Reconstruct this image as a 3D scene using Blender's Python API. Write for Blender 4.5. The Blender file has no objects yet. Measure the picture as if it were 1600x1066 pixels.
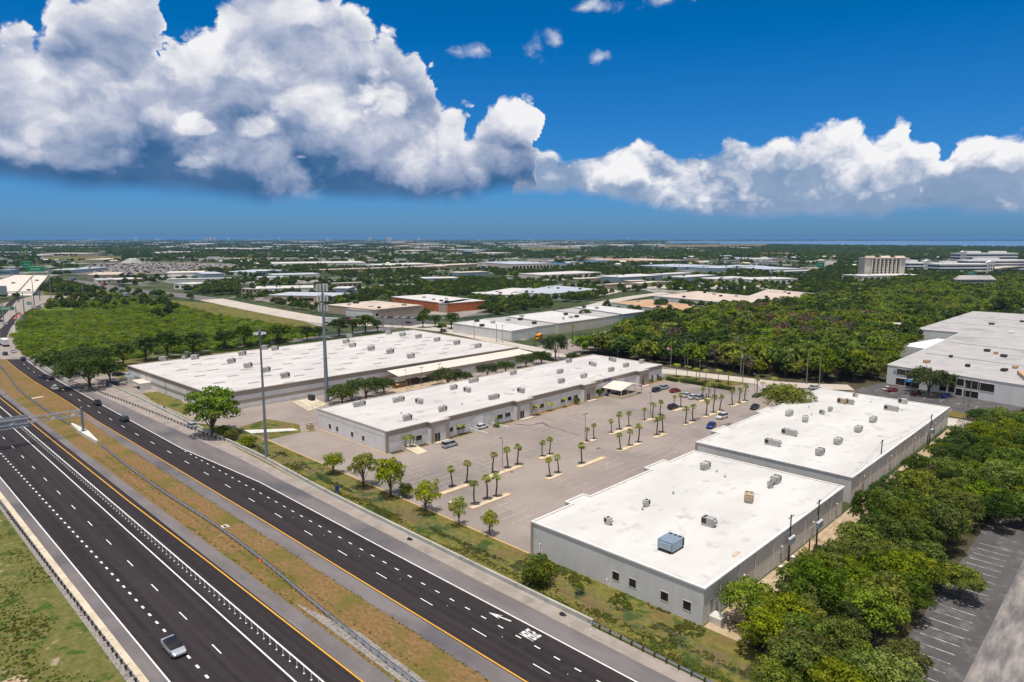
import bpy, bmesh, math, random
from mathutils import Vector, Matrix, noise as mnoise
R = math.radians
random.seed(7)
SC = bpy.context.scene
COL = SC.collection
# ------------------------------------------------------------------ camera
# world frame: X runs along the expressway, Y across it towards the business park, metres
CAMH = 57.0
FOC = 1067.0 / 1600.0 * 36.0
PITCH = math.atan(161 / 1067.0)
HEAD = R(44.2)
cam_d = bpy.data.cameras.new('camera'); cam = bpy.data.objects.new('camera', cam_d); COL.objects.link(cam)
cam_d.lens = FOC; cam_d.sensor_width = 36.0; cam_d.clip_start = 0.5; cam_d.clip_end = 120000
cam.location = (0, 0, CAMH); cam.rotation_euler = (R(90) - PITCH, 0, HEAD)
SC.camera = cam
RX, RY = math.cos(HEAD), math.sin(HEAD)          # right vector of the heading
FX, FY = -math.sin(HEAD), math.cos(HEAD)         # forward vector of the heading


def px(x, y, z=0.0):
    """a point of the survey picture (1600 wide) -> the world point at height z"""
    u = x - 800.0; v = y - 533.0
    d = 1067 * math.sin(PITCH) + v * math.cos(PITCH)
    f = 1067 * math.cos(PITCH) - v * math.sin(PITCH)
    t = (CAMH - z) / d
    r, g = u * t, f * t
    return Vector((r * RX + g * FX, r * RY + g * FY, z))


def azel(x, y):
    u = x - 800.0; v = y - 533.0
    d = 1067 * math.sin(PITCH) + v * math.cos(PITCH)
    f = 1067 * math.cos(PITCH) - v * math.sin(PITCH)
    return math.degrees(math.atan2(u, f)), math.degrees(math.atan2(-d, math.hypot(u, f)))


# ------------------------------------------------------------------ light
SUN_EL = 79.0
sx, sy = 0.46, -0.89                              # horizontal direction towards the sun
n_ = math.hypot(sx, sy); sx /= n_; sy /= n_
sun_d = bpy.data.lights.new('sun', 'SUN'); sun = bpy.data.objects.new('sun', sun_d); COL.objects.link(sun)
sun_d.energy = 4.5; sun_d.angle = R(0.5); sun_d.color = (1.0, 0.945, 0.86)
sdir = Vector((sx * math.cos(R(SUN_EL)), sy * math.cos(R(SUN_EL)), math.sin(R(SUN_EL))))
sun.rotation_euler = (-sdir).to_track_quat('-Z', 'Y').to_euler()
SC.view_settings.view_transform = 'Standard'; SC.view_settings.look = 'None'
SC.view_settings.exposure = 0.0; SC.view_settings.gamma = 1.0; SC.view_settings.use_curve_mapping = False


# ------------------------------------------------------------------ tiny node language
class S:
    def __init__(s, nt, sock): s.nt = nt; s.s = sock
    def _m(s, op, o=None, c=None, cl=False):
        n = s.nt.nodes.new('ShaderNodeMath'); n.operation = op; n.use_clamp = cl
        s.nt.links.new(s.s, n.inputs[0])
        for i, q in ((1, o), (2, c)):
            if q is None: continue
            if isinstance(q, S): s.nt.links.new(q.s, n.inputs[i])
            else: n.inputs[i].default_value = q
        return S(s.nt, n.outputs[0])
    def __add__(s, o): return s._m('ADD', o)
    def __radd__(s, o): return s._m('ADD', o)
    def __sub__(s, o): return s._m('SUBTRACT', o)
    def __rsub__(s, o): return (s * -1) + o
    def __mul__(s, o): return s._m('MULTIPLY', o)
    def __rmul__(s, o): return s._m('MULTIPLY', o)
    def __truediv__(s, o): return s._m('DIVIDE', o)
    def pow(s, o): return s._m('POWER', o)
    def max(s, o): return s._m('MAXIMUM', o)
    def min(s, o): return s._m('MINIMUM', o)
    def abs(s): return s._m('ABSOLUTE')
    def clamp(s): return s._m('ADD', 0.0, cl=True)
    def ss(s, a, b):
        n = s.nt.nodes.new('ShaderNodeMapRange'); n.interpolation_type = 'SMOOTHSTEP'
        s.nt.links.new(s.s, n.inputs[0]); n.inputs[1].default_value = a; n.inputs[2].default_value = b
        return S(s.nt, n.outputs[0])
    def lin(s, a, b, c=0.0, d=1.0):
        n = s.nt.nodes.new('ShaderNodeMapRange')
        s.nt.links.new(s.s, n.inputs[0])
        for i, q in enumerate((a, b, c, d)): n.inputs[1 + i].default_value = q
        return S(s.nt, n.outputs[0])


def setin(nt, sock, v):
    if isinstance(v, S): nt.links.new(v.s, sock)
    elif hasattr(v, 'is_output'): nt.links.new(v, sock)
    elif isinstance(v, (tuple, list)) and len(v) == 3 and sock.type == 'RGBA': sock.default_value = (*v, 1)
    else: sock.default_value = v


def noise(nt, vec, scale, detail=4, rough=0.55, out=0, dist=0.0):
    n = nt.nodes.new('ShaderNodeTexNoise'); n.inputs['Scale'].default_value = scale
    n.inputs['Detail'].default_value = detail; n.inputs['Roughness'].default_value = rough
    n.inputs['Distortion'].default_value = dist
    if vec is not None: setin(nt, n.inputs['Vector'], vec)
    return S(nt, n.outputs[out])


def voro(nt, vec, scale, detail=0, rough=0.5, feat='F1', out='Distance'):
    n = nt.nodes.new('ShaderNodeTexVoronoi'); n.feature = feat
    n.inputs['Scale'].default_value = scale
    n.inputs['Detail'].default_value = detail; n.inputs['Roughness'].default_value = rough
    if vec is not None: setin(nt, n.inputs['Vector'], vec)
    return S(nt, n.outputs[out])


def mix(nt, f, a, b, mode='MIX'):
    n = nt.nodes.new('ShaderNodeMix'); n.data_type = 'RGBA'; n.blend_type = mode
    setin(nt, n.inputs[0], f); setin(nt, n.inputs[6], a); setin(nt, n.inputs[7], b)
    return S(nt, n.outputs[2])


def vmath(nt, op, a, b=None, sc=None):
    n = nt.nodes.new('ShaderNodeVectorMath'); n.operation = op
    setin(nt, n.inputs[0], a)
    if b is not None: setin(nt, n.inputs[1], b)
    if sc is not None: setin(nt, n.inputs[3], sc)
    return S(nt, n.outputs[0])


def comb(nt, x, y, z):
    n = nt.nodes.new('ShaderNodeCombineXYZ')
    for i, q in enumerate((x, y, z)): setin(nt, n.inputs[i], q)
    return S(nt, n.outputs[0])


def fcurve(nt, f, pts):
    n = nt.nodes.new('ShaderNodeFloatCurve'); c = n.mapping.curves[0]
    n.mapping.use_clip = False; n.mapping.extend = 'HORIZONTAL'
    pts = sorted(pts)
    while len(c.points) < len(pts): c.points.new(0.5, 0.5)
    for p, (a, b) in zip(c.points, pts): p.location = (a, b); p.handle_type = 'AUTO_CLAMPED'
    n.mapping.update()
    setin(nt, n.inputs['Value'], f); n.inputs['Factor'].default_value = 1
    return S(nt, n.outputs[0])


# ------------------------------------------------------------------ sky
world = bpy.data.worlds.new('World'); SC.world = world; world.use_nodes = True
nt = world.node_tree; nt.nodes.clear()
wo = nt.nodes.new('ShaderNodeOutputWorld'); bg = nt.nodes.new('ShaderNodeBackground')
nt.links.new(bg.outputs[0], wo.inputs[0])
sky = nt.nodes.new('ShaderNodeTexSky'); sky.sky_type = 'NISHITA'; sky.sun_disc = False
sky.sun_elevation = R(SUN_EL); sky.sun_rotation = math.atan2(sx, sy)
sky.altitude = 60; sky.air_density = 1.0; sky.dust_density = 0.6; sky.ozone_density = 3.0
tc = nt.nodes.new('ShaderNodeTexCoord')
sep = nt.nodes.new('ShaderNodeSeparateXYZ'); nt.links.new(tc.outputs['Generated'], sep.inputs[0])
dx, dy, dz = (S(nt, sep.outputs[i]) for i in range(3))
rr = dx * RX + dy * RY; ff = dx * FX + dy * FY
az = rr._m('ARCTAN2', ff) * (180 / math.pi)
el = dz._m('ARCSINE') * (180 / math.pi)
A0, A1, E1 = -46.0, 46.0, 40.0


def cx(x, y):
    a, e = azel(x, y); return ((a - A0) / (A1 - A0), e / E1)


azn = az.lin(A0, A1); eln = el / E1
# puffy fields in direction space, a little flattened towards the horizon
base_v = comb(nt, az / 10.0, el / 8.0, 0.0)
warp = noise(nt, base_v, 1.3, 5, 0.6, out=1)
wv = vmath(nt, 'ADD', base_v, vmath(nt, 'SCALE', vmath(nt, 'SUBTRACT', warp, (0.5, 0.5, 0.5)), sc=0.55))
def puff(v):
    a = voro(nt, v, 1.9, 4.0, 0.52, 'F1')
    return 0.62 - a
def fb(v, s=1.0): return noise(nt, v, s, 9, 0.58)
P0 = puff(wv); Pu = puff(vmath(nt, 'ADD', wv, (0.02, 0.11, 0)))
F0 = fb(wv, 1.4); Fu = fb(vmath(nt, 'ADD', wv, (0.03, 0.16, 0)), 1.4)
Fb = noise(nt, wv, 0.55, 3, 0.5)
def puff2(v): return 0.62 - voro(nt, v, 1.1, 1.0, 0.5, 'F1')
def fb2(v, s=1.0): return noise(nt, v, s, 4, 0.5)
azd = azn + (F0 - 0.5) * 0.05 - P0 * 0.02
relief = (puff2(wv) - puff2(vmath(nt, 'ADD', wv, (0.03, 0.2, 0)))) * 0.75 + (fb2(wv, 1.2) - fb2(vmath(nt, 'ADD', wv, (0.04, 0.2, 0)), 1.2)) * 1.0 + (P0 - Pu) * 0.42 + (F0 - Fu) * 0.75
rag = P0 * 0.085 + (F0 - 0.5) * 0.10            # how far an outline is pushed, in el/E1


def cells(topl, basel):
    T = fcurve(nt, azn, [cx(*p) for p in topl]); B = fcurve(nt, azn, [cx(*p) for p in basel])
    T.n = None
    return T, B


def fix(pts, lo=None, hi=None):
    """pts: (x, y) pixels -> (azn, el/E1)"""
    return pts


bigT = [(-60, -60), (0, 8), (22, 2), (40, 14), (60, 30), (80, -10), (150, -80), (250, -80), (275, 0), (310, 28), (345, 0), (370, -60),
        (500, -60), (610, -20), (640, 0), (665, 22), (690, 60), (700, 110), (715, 128), (740, 128), (758, 160), (775, 140),
        (800, 126), (825, 122), (845, 155), (856, 215), (862, 320)]
bigB = [(-60, 285), (0, 285), (60, 296), (130, 303), (250, 305), (330, 312), (430, 318), (520, 314), (600, 316), (700, 318), (760, 312),
        (800, 306), (845, 300), (862, 320)]
rtT = [(770, 372), (785, 350), (815, 300), (835, 245), (870, 222), (905, 228), (950, 222), (985, 215), (1005, 198), (1030, 203), (1048, 226), (1075, 230),
       (1105, 218), (1135, 226), (1160, 214), (1185, 194), (1210, 204), (1240, 192), (1265, 200), (1300, 196), (1340, 190), (1368, 198),
       (1392, 196), (1402, 178), (1425, 166), (1440, 176), (1446, 204), (1475, 222), (1492, 246), (1503, 215), (1530, 198), (1560, 206),
       (1600, 200), (1660, 190)]
rtB = [(780, 330), (815, 304), (880, 303), (950, 306), (1010, 320), (1060, 328), (1120, 332), (1180, 337), (1250, 340), (1320, 339), (1382, 337),
       (1400, 326), (1450, 320), (1485, 328), (1530, 334), (1600, 332), (1660, 330)]


def gap(p): return [((-1.0) if i else 0, 0) for i in range(0)]


def band(Tl, Bl, endfall=-0.5):
    tp = [cx(*p) for p in Tl]; bp = [cx(*p) for p in Bl]
    T = fcurve(nt, azd, tp); B = fcurve(nt, azn, bp)
    return T, B


bT, bB = band(bigT, bigB); rT, rB = band(rtT, rtB)


def ell(x, y, rx_, ry_):
    a, e = azel(x, y); a2, e2 = azel(x + rx_, y); a3, e3 = azel(x, y - ry_)
    return ((az - a) / abs(a2 - a)), ((el - e) / abs(e3 - e))


def edge(d, soft): return d.ss(0.0, soft)


# signed height inside each mass (el/E1 units)
d_big = (bT - eln + rag).min((eln - bB + rag * 0.12 + (Fb - 0.5) * 0.03 + 0.004) * 0.55)
d_rt = (rT - eln + rag * 0.6 + 0.010).min((eln - rB + rag * 0.25 + 0.02) * 0.6)
big = d_big.ss(-0.003, 0.018) * az.ss(-60, -50); rt = d_rt.ss(-0.002, 0.015) * (1 - az.ss(44.5, 46))
pf = None
for (x, y, a_, b_) in [(750, 78, 74, 56), (828, 86, 44, 46), (870, 64, 34, 38), (943, 88, 66, 52), (1040, -2, 150, 66), (1150, -6, 120, 50), (912, 12, 50, 30)]:
    u_, v_ = ell(x, y, a_, b_)
    v_ = v_.max(v_ * -1.7) if b_ > 19 else v_.abs()
    q = 1 - (u_ * u_ + v_ * v_).pow(0.5) + rag * 12
    q = q
    pf = q if pf is None else pf.max(q)
puffs = pf.ss(0.05, 0.8)
# light foreground puffs in front of the big cloud
ff2 = None; fsh = None
for (x, y, a_, b_) in [(405, 205, 62, 52), (305, 200, 50, 40), (298, 254, 54, 36), (605, 160, 90, 110), (805, 305, 70, 40), (470, 246, 20, 9)]:
    u_, v_ = ell(x, y, a_, b_)
    vv = v_.max(v_ * -2.0)
    q = 1 - (u_ * u_ + vv * vv).pow(0.5) + rag * 8
    ff2 = q if ff2 is None else ff2.max(q)
fpuf = ff2.ss(0.1, 0.45) * big
# shading of the masses
tb = (eln - bB) / (bT.min(0.78) - bB)
tr = (eln - rB) / (rT - rB)
rim = 1 - d_big.ss(0.0, 0.14)
lum_b = (tb.lin(0.0, 0.9, 0.0, 1.0).pow(0.6) * 0.56 - 0.05) + relief * 1.0 + (Fb - 0.5) * 1.45 + az.ss(-9, 2) * 0.16 * tb.ss(0.0, 0.3) + rim * tb.ss(0.12, 0.4) * 0.34
lum_b = lum_b + fpuf * 0.36 + tb.ss(0.2, 0.6) * 0.07 - (1 - tb.ss(0.0, 0.28)) * 0.14
lum_r = tr.lin(0.0, 0.75, 0.20, 0.78) + relief * 1.6 + (P0 - Pu) * 0.5 + (Fb - 0.5) * 0.9
lum_p = 0.78 + relief * 0.7


def ramp(f, stops):
    n = nt.nodes.new('ShaderNodeValToRGB'); e = n.color_ramp.elements
    while len(e) < len(stops): e.new(0.5)
    for q, (p, c) in zip(e, stops): q.position = p; q.color = (*c, 1)
    setin(nt, n.inputs[0], f); return S(nt, n.outputs[0])


STB = [(0.0, (0.03, 0.12, 0.27)), (0.14, (0.075, 0.165, 0.34)), (0.34, (0.22, 0.30, 0.47)), (0.6, (0.44, 0.49, 0.63)), (0.82, (0.72, 0.735, 0.8)), (1.0, (0.9, 0.9, 0.92))]
lum_b = lum_b.max((F0 - 0.38) * 0.55); lum_r = lum_r.max((F0 - 0.30) * 0.9)
cb = ramp(lum_b.clamp(), STB)
cr = ramp(lum_r.clamp(), [(0.0, (0.16, 0.27, 0.45)), (0.25, (0.28, 0.38, 0.55)), (0.5, (0.48, 0.54, 0.67)), (0.75, (0.74, 0.76, 0.83)), (1.0, (0.92, 0.92, 0.93))])
cp = ramp(lum_p.clamp(), [(0.0, (0.25, 0.35, 0.53)), (0.6, (0.6, 0.66, 0.78)), (1.0, (0.85, 0.87, 0.9))])
SKYS = 0.10
# the sky itself: Nishita, deepened a little (polarised look of the photograph)
skc = S(nt, sky.outputs[0])
tint = ramp(el.lin(-5, 40), [(0.0, (0.30, 0.56, 1.12)), (0.12, (0.26, 0.55, 1.12)), (0.16, (0.22, 0.54, 1.10)), (0.25, (0.13, 0.53, 1.05)), (0.45, (0.0, 0.50, 0.96)), (1.0, (0.0, 0.46, 0.90))])
skc = mix(nt, 1.0, skc, tint, 'MULTIPLY')
# unseen neutral white added to the zenith, to take blue out of the ambient
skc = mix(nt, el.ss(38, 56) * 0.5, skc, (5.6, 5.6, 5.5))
# unseen white fill added behind the viewer, to light the walls facing it
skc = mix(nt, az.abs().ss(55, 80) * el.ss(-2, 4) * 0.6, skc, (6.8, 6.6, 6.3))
inv = 1.0 / SKYS
def up(c): return vmath(nt, 'SCALE', c, sc=inv)
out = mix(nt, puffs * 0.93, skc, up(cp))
out = mix(nt, rt, out, up(cr))
out = mix(nt, big * (1 - el.ss(36, 40)), out, up(cb))
# the cloud network is only evaluated where clouds stand (Mix Shader skips a branch of weight 0)
win = az.abs()._m('LESS_THAN', 48.0) * el._m('LESS_THAN', 40.5) * el._m('GREATER_THAN', 0.5)
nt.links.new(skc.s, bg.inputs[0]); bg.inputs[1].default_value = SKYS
bg2 = nt.nodes.new('ShaderNodeBackground'); nt.links.new(out.s, bg2.inputs[0]); bg2.inputs[1].default_value = SKYS
mx = nt.nodes.new('ShaderNodeMixShader'); nt.links.new(win.s, mx.inputs[0])
nt.links.new(bg.outputs[0], mx.inputs[1]); nt.links.new(bg2.outputs[0], mx.inputs[2]); nt.links.new(mx.outputs[0], wo.inputs[0])
world.cycles.sampling_method = 'MANUAL'; world.cycles.sample_map_resolution = 512
# ------------------------------------------------------------------ materials
def mat(name, c1, c2=None, scale=1.0, detail=5, rough=0.85, metal=0.0, bump=0.0, bscale=None, c3=None, s3=0.1, t3=(0.55, 0.65),
        a3=1.0, coords='pos', spec=0.25, lo=0.35, hi=0.65, stretch=None, c4=None, s4=1.0, t4=(0.6, 0.7), rnd=None, trans=0.0, seam=None):
    m = bpy.data.materials.new(name); m.use_nodes = True; t = m.node_tree
    p = t.nodes['Principled BSDF']; p.inputs['Roughness'].default_value = rough; p.inputs['Metallic'].default_value = metal
    p.inputs['Specular IOR Level'].default_value = spec
    if coords == 'pos': v = S(t, t.nodes.new('ShaderNodeNewGeometry').outputs['Position'])
    else: v = S(t, t.nodes.new('ShaderNodeTexCoord').outputs['Object'])
    vs = v if stretch is None else vmath(t, 'MULTIPLY', v, stretch)
    col = c1
    if c2 is not None: col = mix(t, noise(t, vs, scale, detail, 0.6).ss(lo, hi), c1, c2)
    if c3 is not None: col = mix(t, noise(t, v, s3, 5, 0.6).ss(*t3) * a3, col, c3)
    if c4 is not None: col = mix(t, noise(t, vmath(t, 'ADD', v, (31, 7, 3)), s4, 6, 0.65).ss(*t4), col, c4)
    if seam is not None:
        sp = t.nodes.new('ShaderNodeSeparateXYZ'); setin(t, sp.inputs[0], v); X_ = S(t, sp.outputs[0]); Y_ = S(t, sp.outputs[1]); wob = noise(t, v, 0.4, 2) * (0.3 if seam[0] < 4 else 0.0)
        l1 = ((X_ + wob) / seam[0])._m('FRACT').ss(1 - 0.09 / seam[0], 1); l2 = ((Y_ + wob) / seam[1])._m('FRACT').ss(1 - 0.09 / seam[1], 1)
        col = mix(t, l1.max(l2) * seam[2], col, seam[3])
    if rnd is not None:
        oi = t.nodes.new('ShaderNodeObjectInfo'); r_ = S(t, oi.outputs['Random'])
        h = t.nodes.new('ShaderNodeHueSaturation'); setin(t, h.inputs['Color'], col)
        setin(t, h.inputs['Hue'], r_.lin(0, 1, 0.5 - rnd[0] * 1.3, 0.5 + rnd[0] * 0.35)); setin(t, h.inputs['Value'], (r_ * 7.31)._m('FRACT').lin(0, 1, 1 - rnd[1], 1 + rnd[1]))
        setin(t, h.inputs['Saturation'], (r_ * 3.77)._m('FRACT').lin(0, 1, 0.8, 1.1))
        col = S(t, h.outputs[0])
    setin(t, p.inputs['Base Color'], col)
    if bump:
        b = t.nodes.new('ShaderNodeBump'); b.inputs['Strength'].default_value = bump; b.inputs['Distance'].default_value = 0.1
        setin(t, b.inputs['Height'], noise(t, vs, bscale or scale * 3, 5, 0.6)); t.links.new(b.outputs[0], p.inputs['Normal'])
    if trans:
        tr = t.nodes.new('ShaderNodeBsdfTranslucent'); setin(t, tr.inputs[0], mix(t, 0.5, col, (0.20, 0.32, 0.02)))
        ms = t.nodes.new('ShaderNodeMixShader'); ms.inputs[0].default_value = trans
        t.links.new(p.outputs[0], ms.inputs[1]); t.links.new(tr.outputs[0], ms.inputs[2])
        t.links.new(ms.outputs[0], t.nodes['Material Output'].inputs[0])
    return m


# ------------------------------------------------------------------ mesh helpers
class MB:
    def __init__(s): s.v = []; s.f = []; s.m = []
    def face(s, pts, mi=0):
        b = len(s.v); s.v += [tuple(p) for p in pts]; s.f.append(tuple(range(b, b + len(pts)))); s.m.append(mi); return s
    def box(s, x0, x1, y0, y1, z0, z1, mi=0, top=None, M=None):
        b = len(s.v)
        P = [(x0, y0, z0), (x1, y0, z0), (x1, y1, z0), (x0, y1, z0), (x0, y0, z1), (x1, y0, z1), (x1, y1, z1), (x0, y1, z1)]
        if M is not None: P = [tuple(M @ Vector(p)) for p in P]
        s.v += P
        for k, q in enumerate([(3, 2, 1, 0), (4, 5, 6, 7), (0, 1, 5, 4), (1, 2, 6, 5), (2, 3, 7, 6), (3, 0, 4, 7)]):
            s.f.append(tuple(b + i for i in q)); s.m.append(top if (top is not None and k == 1) else mi)
        return s
    def cbox(s, c, d, mi=0, rz=0, top=None):
        M = Matrix.Translation(Vector(c)) @ Matrix.Rotation(rz, 4, 'Z')
        return s.box(-d[0] / 2, d[0] / 2, -d[1] / 2, d[1] / 2, 0, d[2], mi, top, M)
    def prism(s, pts, z0, z1, mi=0, top=None, bottom=False):
        n = len(pts); b = len(s.v); z1s = z1 if isinstance(z1, (list, tuple)) else [z1] * n
        ar = sum(pts[i][0] * pts[(i + 1) % n][1] - pts[(i + 1) % n][0] * pts[i][1] for i in range(n))
        if ar < 0: pts = pts[::-1]; z1s = z1s[::-1]
        s.v += [(p[0], p[1], z0) for p in pts] + [(p[0], p[1], z) for p, z in zip(pts, z1s)]
        for i in range(n):
            j = (i + 1) % n; s.f.append((b + i, b + j, b + n + j, b + n + i)); s.m.append(mi)
        s.f.append(tuple(b + n + i for i in range(n))); s.m.append(mi if top is None else top)
        if bottom: s.f.append(tuple(b + i for i in reversed(range(n)))); s.m.append(mi)
        return s
    def tube(s, a, c, r0, r1=None, n=8, mi=0, cap=True):
        a = Vector(a); c = Vector(c); r1 = r0 if r1 is None else r1
        d = (c - a).normalized(); u = d.orthogonal().normalized(); w = d.cross(u); b = len(s.v)
        for q, r in ((a, r0), (c, r1)):
            for i in range(n):
                t = 2 * math.pi * i / n; s.v.append(tuple(q + u * math.cos(t) * r + w * math.sin(t) * r))
        for i in range(n):
            j = (i + 1) % n; s.f.append((b + i, b + j, b + n + j, b + n + i)); s.m.append(mi)
        if cap:
            s.f.append(tuple(b + n + i for i in range(n))); s.m.append(mi); s.f.append(tuple(b + i for i in reversed(range(n)))); s.m.append(mi)
        return s
    def path(s, pts, r, n=6, mi=0):
        for a, c in zip(pts, pts[1:]): s.tube(a, c, r, r, n, mi)
        return s
    def loft(s, secs, mi=0, cap=True, mis=None):
        """secs: list of rings (same length) of points"""
        n = len(secs[0]); b = len(s.v)
        for r_ in secs: s.v += [tuple(p) for p in r_]
        for k in range(len(secs) - 1):
            for i in range(n):
                j = (i + 1) % n; s.f.append((b + k * n + i, b + k * n + j, b + (k + 1) * n + j, b + (k + 1) * n + i)); s.m.append(mi if mis is None else mis(k, i))
        if cap:
            s.f.append(tuple(b + i for i in reversed(range(n)))); s.m.append(mi)
            s.f.append(tuple(b + (len(secs) - 1) * n + i for i in range(n))); s.m.append(mi)
        return s
    def mesh(s, name, mats, smooth=False):
        me = bpy.data.meshes.new(name); me.from_pydata(s.v, [], s.f)
        for m_ in (mats if isinstance(mats, (list, tuple)) else [mats]): me.materials.append(m_)
        me.polygons.foreach_set('material_index', s.m)
        if smooth: me.polygons.foreach_set('use_smooth', [True] * len(s.f))
        me.update(); return me


def tag(o, label=None, cat=None, group=None, kind=None):
    if label: o['label'] = label
    if cat: o['category'] = cat
    if group: o['group'] = group
    if kind: o['kind'] = kind
    return o


def obj(name, mb, mats, parent=None, loc=None, smooth=False, rz=0):
    me = mb if isinstance(mb, bpy.types.Mesh) else mb.mesh(name, mats, smooth)
    o = bpy.data.objects.new(name, me); COL.objects.link(o)
    if parent: o.parent = parent
    if loc is not None: o.location = loc
    if rz: o.rotation_euler.z = rz
    return o


def thing(name, loc, label, cat, group=None, rz=0):
    o = bpy.data.objects.new(name, None); COL.objects.link(o); o.location = loc; o.rotation_euler.z = rz
    o.empty_display_size = 0.5
    return tag(o, label, cat, group)


CH = {}
def dup(root, loc, rz=0.0, label=None, sc=None, group=None, cat=None, name=None):
    if root.name not in CH: CH[root.name] = [(c, list(c.children)) for c in root.children]
    r_ = root.copy(); COL.objects.link(r_); r_.location = loc; r_.rotation_euler.z = rz
    if name: r_.name = name
    if label: r_['label'] = label
    if group: r_['group'] = group
    if cat: r_['category'] = cat
    if sc is not None: r_.scale = sc if isinstance(sc, tuple) else (sc, sc, sc)
    for c, gs in CH[root.name]:
        k = c.copy(); COL.objects.link(k); k.parent = r_
        for g in gs: q = g.copy(); COL.objects.link(q); q.parent = k
    return r_


NSH = [0]
def sheet(name, pts, z, m, kind='structure', label=None, cat=None):
    NSH[0] += 1; z += 0.0003 * NSH[0]; mb = MB(); P = [(p[0], p[1], z) for p in pts]
    ar = sum(P[i][0] * P[(i + 1) % len(P)][1] - P[(i + 1) % len(P)][0] * P[i][1] for i in range(len(P)))
    if ar < 0: P = P[::-1]
    mb.face(P); o = obj(name, mb, m); tag(o, label, cat, kind=kind); return o


def rect(x0, x1, y0, y1): return [(x0, y0), (x1, y0), (x1, y1), (x0, y1)]


def ribbon(mb, pts, w, z, mi=0, zs=None):
    """flat strip of width w along pts"""
    L = []; Q = []
    for i, p in enumerate(pts):
        a = Vector(pts[max(i - 1, 0)][:2]); c = Vector(pts[min(i + 1, len(pts) - 1)][:2]); d = (c - a).normalized(); nrm = Vector((-d.y, d.x)) * w / 2
        zz = z if zs is None else zs[i] + z
        L.append((p[0] + nrm.x, p[1] + nrm.y, zz)); Q.append((p[0] - nrm.x, p[1] - nrm.y, zz))
    for i in range(len(pts) - 1): mb.face([Q[i], Q[i + 1], L[i + 1], L[i]], mi)
    return mb


def smooth_path(pts, n=8):
    P = [Vector(p[:2]) for p in pts]; P = [P[0] * 2 - P[1]] + P + [P[-1] * 2 - P[-2]]; out = []
    for i in range(1, len(P) - 2):
        p0, p1, p2, p3 = P[i - 1:i + 3]
        for k in range(n):
            t = k / n
            out.append(0.5 * ((2 * p1) + (p2 - p0) * t + (2 * p0 - 5 * p1 + 4 * p2 - p3) * t * t + (3 * p1 - p0 - 3 * p2 + p3) * t ** 3))
    out.append(P[-2]); return out


def inpoly(x, y, P):
    c = False; j = len(P) - 1
    for i in range(len(P)):
        if (P[i][1] > y) != (P[j][1] > y) and x < (P[j][0] - P[i][0]) * (y - P[i][1]) / (P[j][1] - P[i][1]) + P[i][0]: c = not c
        j = i
    return c


KEEPOUT = []      # footprints where nothing may grow
def keep(pts, pad=0.0):
    xs = [p[0] for p in pts]; ys = [p[1] for p in pts]
    KEEPOUT.append(([tuple(p[:2]) for p in pts], min(xs) - pad, max(xs) + pad, min(ys) - pad, max(ys) + pad, pad))
def blocked(x, y, r_=0.0):
    for P, a, b, c, d, pad in KEEPOUT:
        if a - r_ < x < b + r_ and c - r_ < y < d + r_:
            if inpoly(x, y, P): return True
            if r_ and any(inpoly(x + ox, y + oy, P) for ox, oy in ((r_, 0), (-r_, 0), (0, r_), (0, -r_))): return True
    return False


# ------------------------------------------------------------------ material library
M = {}
M['asphalt_new'] = mat('fresh_asphalt', (0.021, 0.0155, 0.0158), (0.036, 0.0275, 0.0275), 0.8, 6, 0.8, bump=0.1, bscale=30, stretch=(0.015, 1, 1), c3=(0.046, 0.037, 0.037), s3=0.5, t3=(0.5, 0.75), a3=0.5)
M['shoulder'] = mat('weathered_asphalt_shoulder', (0.14, 0.122, 0.122), (0.182, 0.16, 0.158), 0.25, 6, 0.9, c3=(0.10, 0.094, 0.10), s3=0.06, t3=(0.5, 0.7), stretch=(0.3, 1, 1))
M['old_concrete'] = mat('pinkish_old_concrete', (0.27, 0.225, 0.195), (0.33, 0.28, 0.25), 0.3, 6, 0.9, c3=(0.21, 0.18, 0.165), s3=0.12, c4=(0.42, 0.38, 0.34), s4=0.5, t4=(0.64, 0.72))
M['lot'] = mat('parking_lot_asphalt', (0.258, 0.212, 0.186), (0.31, 0.257, 0.226), 0.06, 7, 0.92, c3=(0.205, 0.178, 0.16), s3=0.035, t3=(0.48, 0.66), c4=(0.27, 0.24, 0.22), s4=0.35, t4=(0.56, 0.75), bump=0.05, bscale=20)
M['pale_road'] = mat('pale_concrete_road', (0.44, 0.38, 0.32), (0.52, 0.46, 0.40), 0.1, 6, 0.9, c3=(0.38, 0.33, 0.29), s3=0.05)
M['tan_conc'] = mat('tan_concrete', (0.52, 0.43, 0.31), (0.62, 0.53, 0.4), 0.5, 5, 0.9, c3=(0.40, 0.33, 0.25), s3=0.6)
M['white_conc'] = mat('white_concrete', (0.55, 0.53, 0.49), (0.64, 0.61, 0.57), 0.4, 5, 0.85, c3=(0.43, 0.41, 0.38), s3=0.7, t3=(0.55, 0.75))
M['barrier'] = mat('barrier_concrete', (0.36, 0.34, 0.30), (0.44, 0.42, 0.37), 0.3, 6, 0.9, c3=(0.22, 0.21, 0.19), s3=0.5, t3=(0.55, 0.8))
M['paint'] = mat('white_road_paint', (0.80, 0.79, 0.76), (0.66, 0.65, 0.62), 2.0, 4, 0.6)
M['paint_old'] = mat('worn_white_road_paint', (0.58, 0.55, 0.5), (0.34, 0.31, 0.28), 1.2, 6, 0.8)
M['paint_y'] = mat('yellow_road_paint', (0.72, 0.37, 0.045), (0.6, 0.3, 0.04), 2.0, 4, 0.6)
M['curb_y'] = mat('yellow_kerb', (0.62, 0.40, 0.16), (0.5, 0.36, 0.2), 0.8, 5, 0.8)
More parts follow.
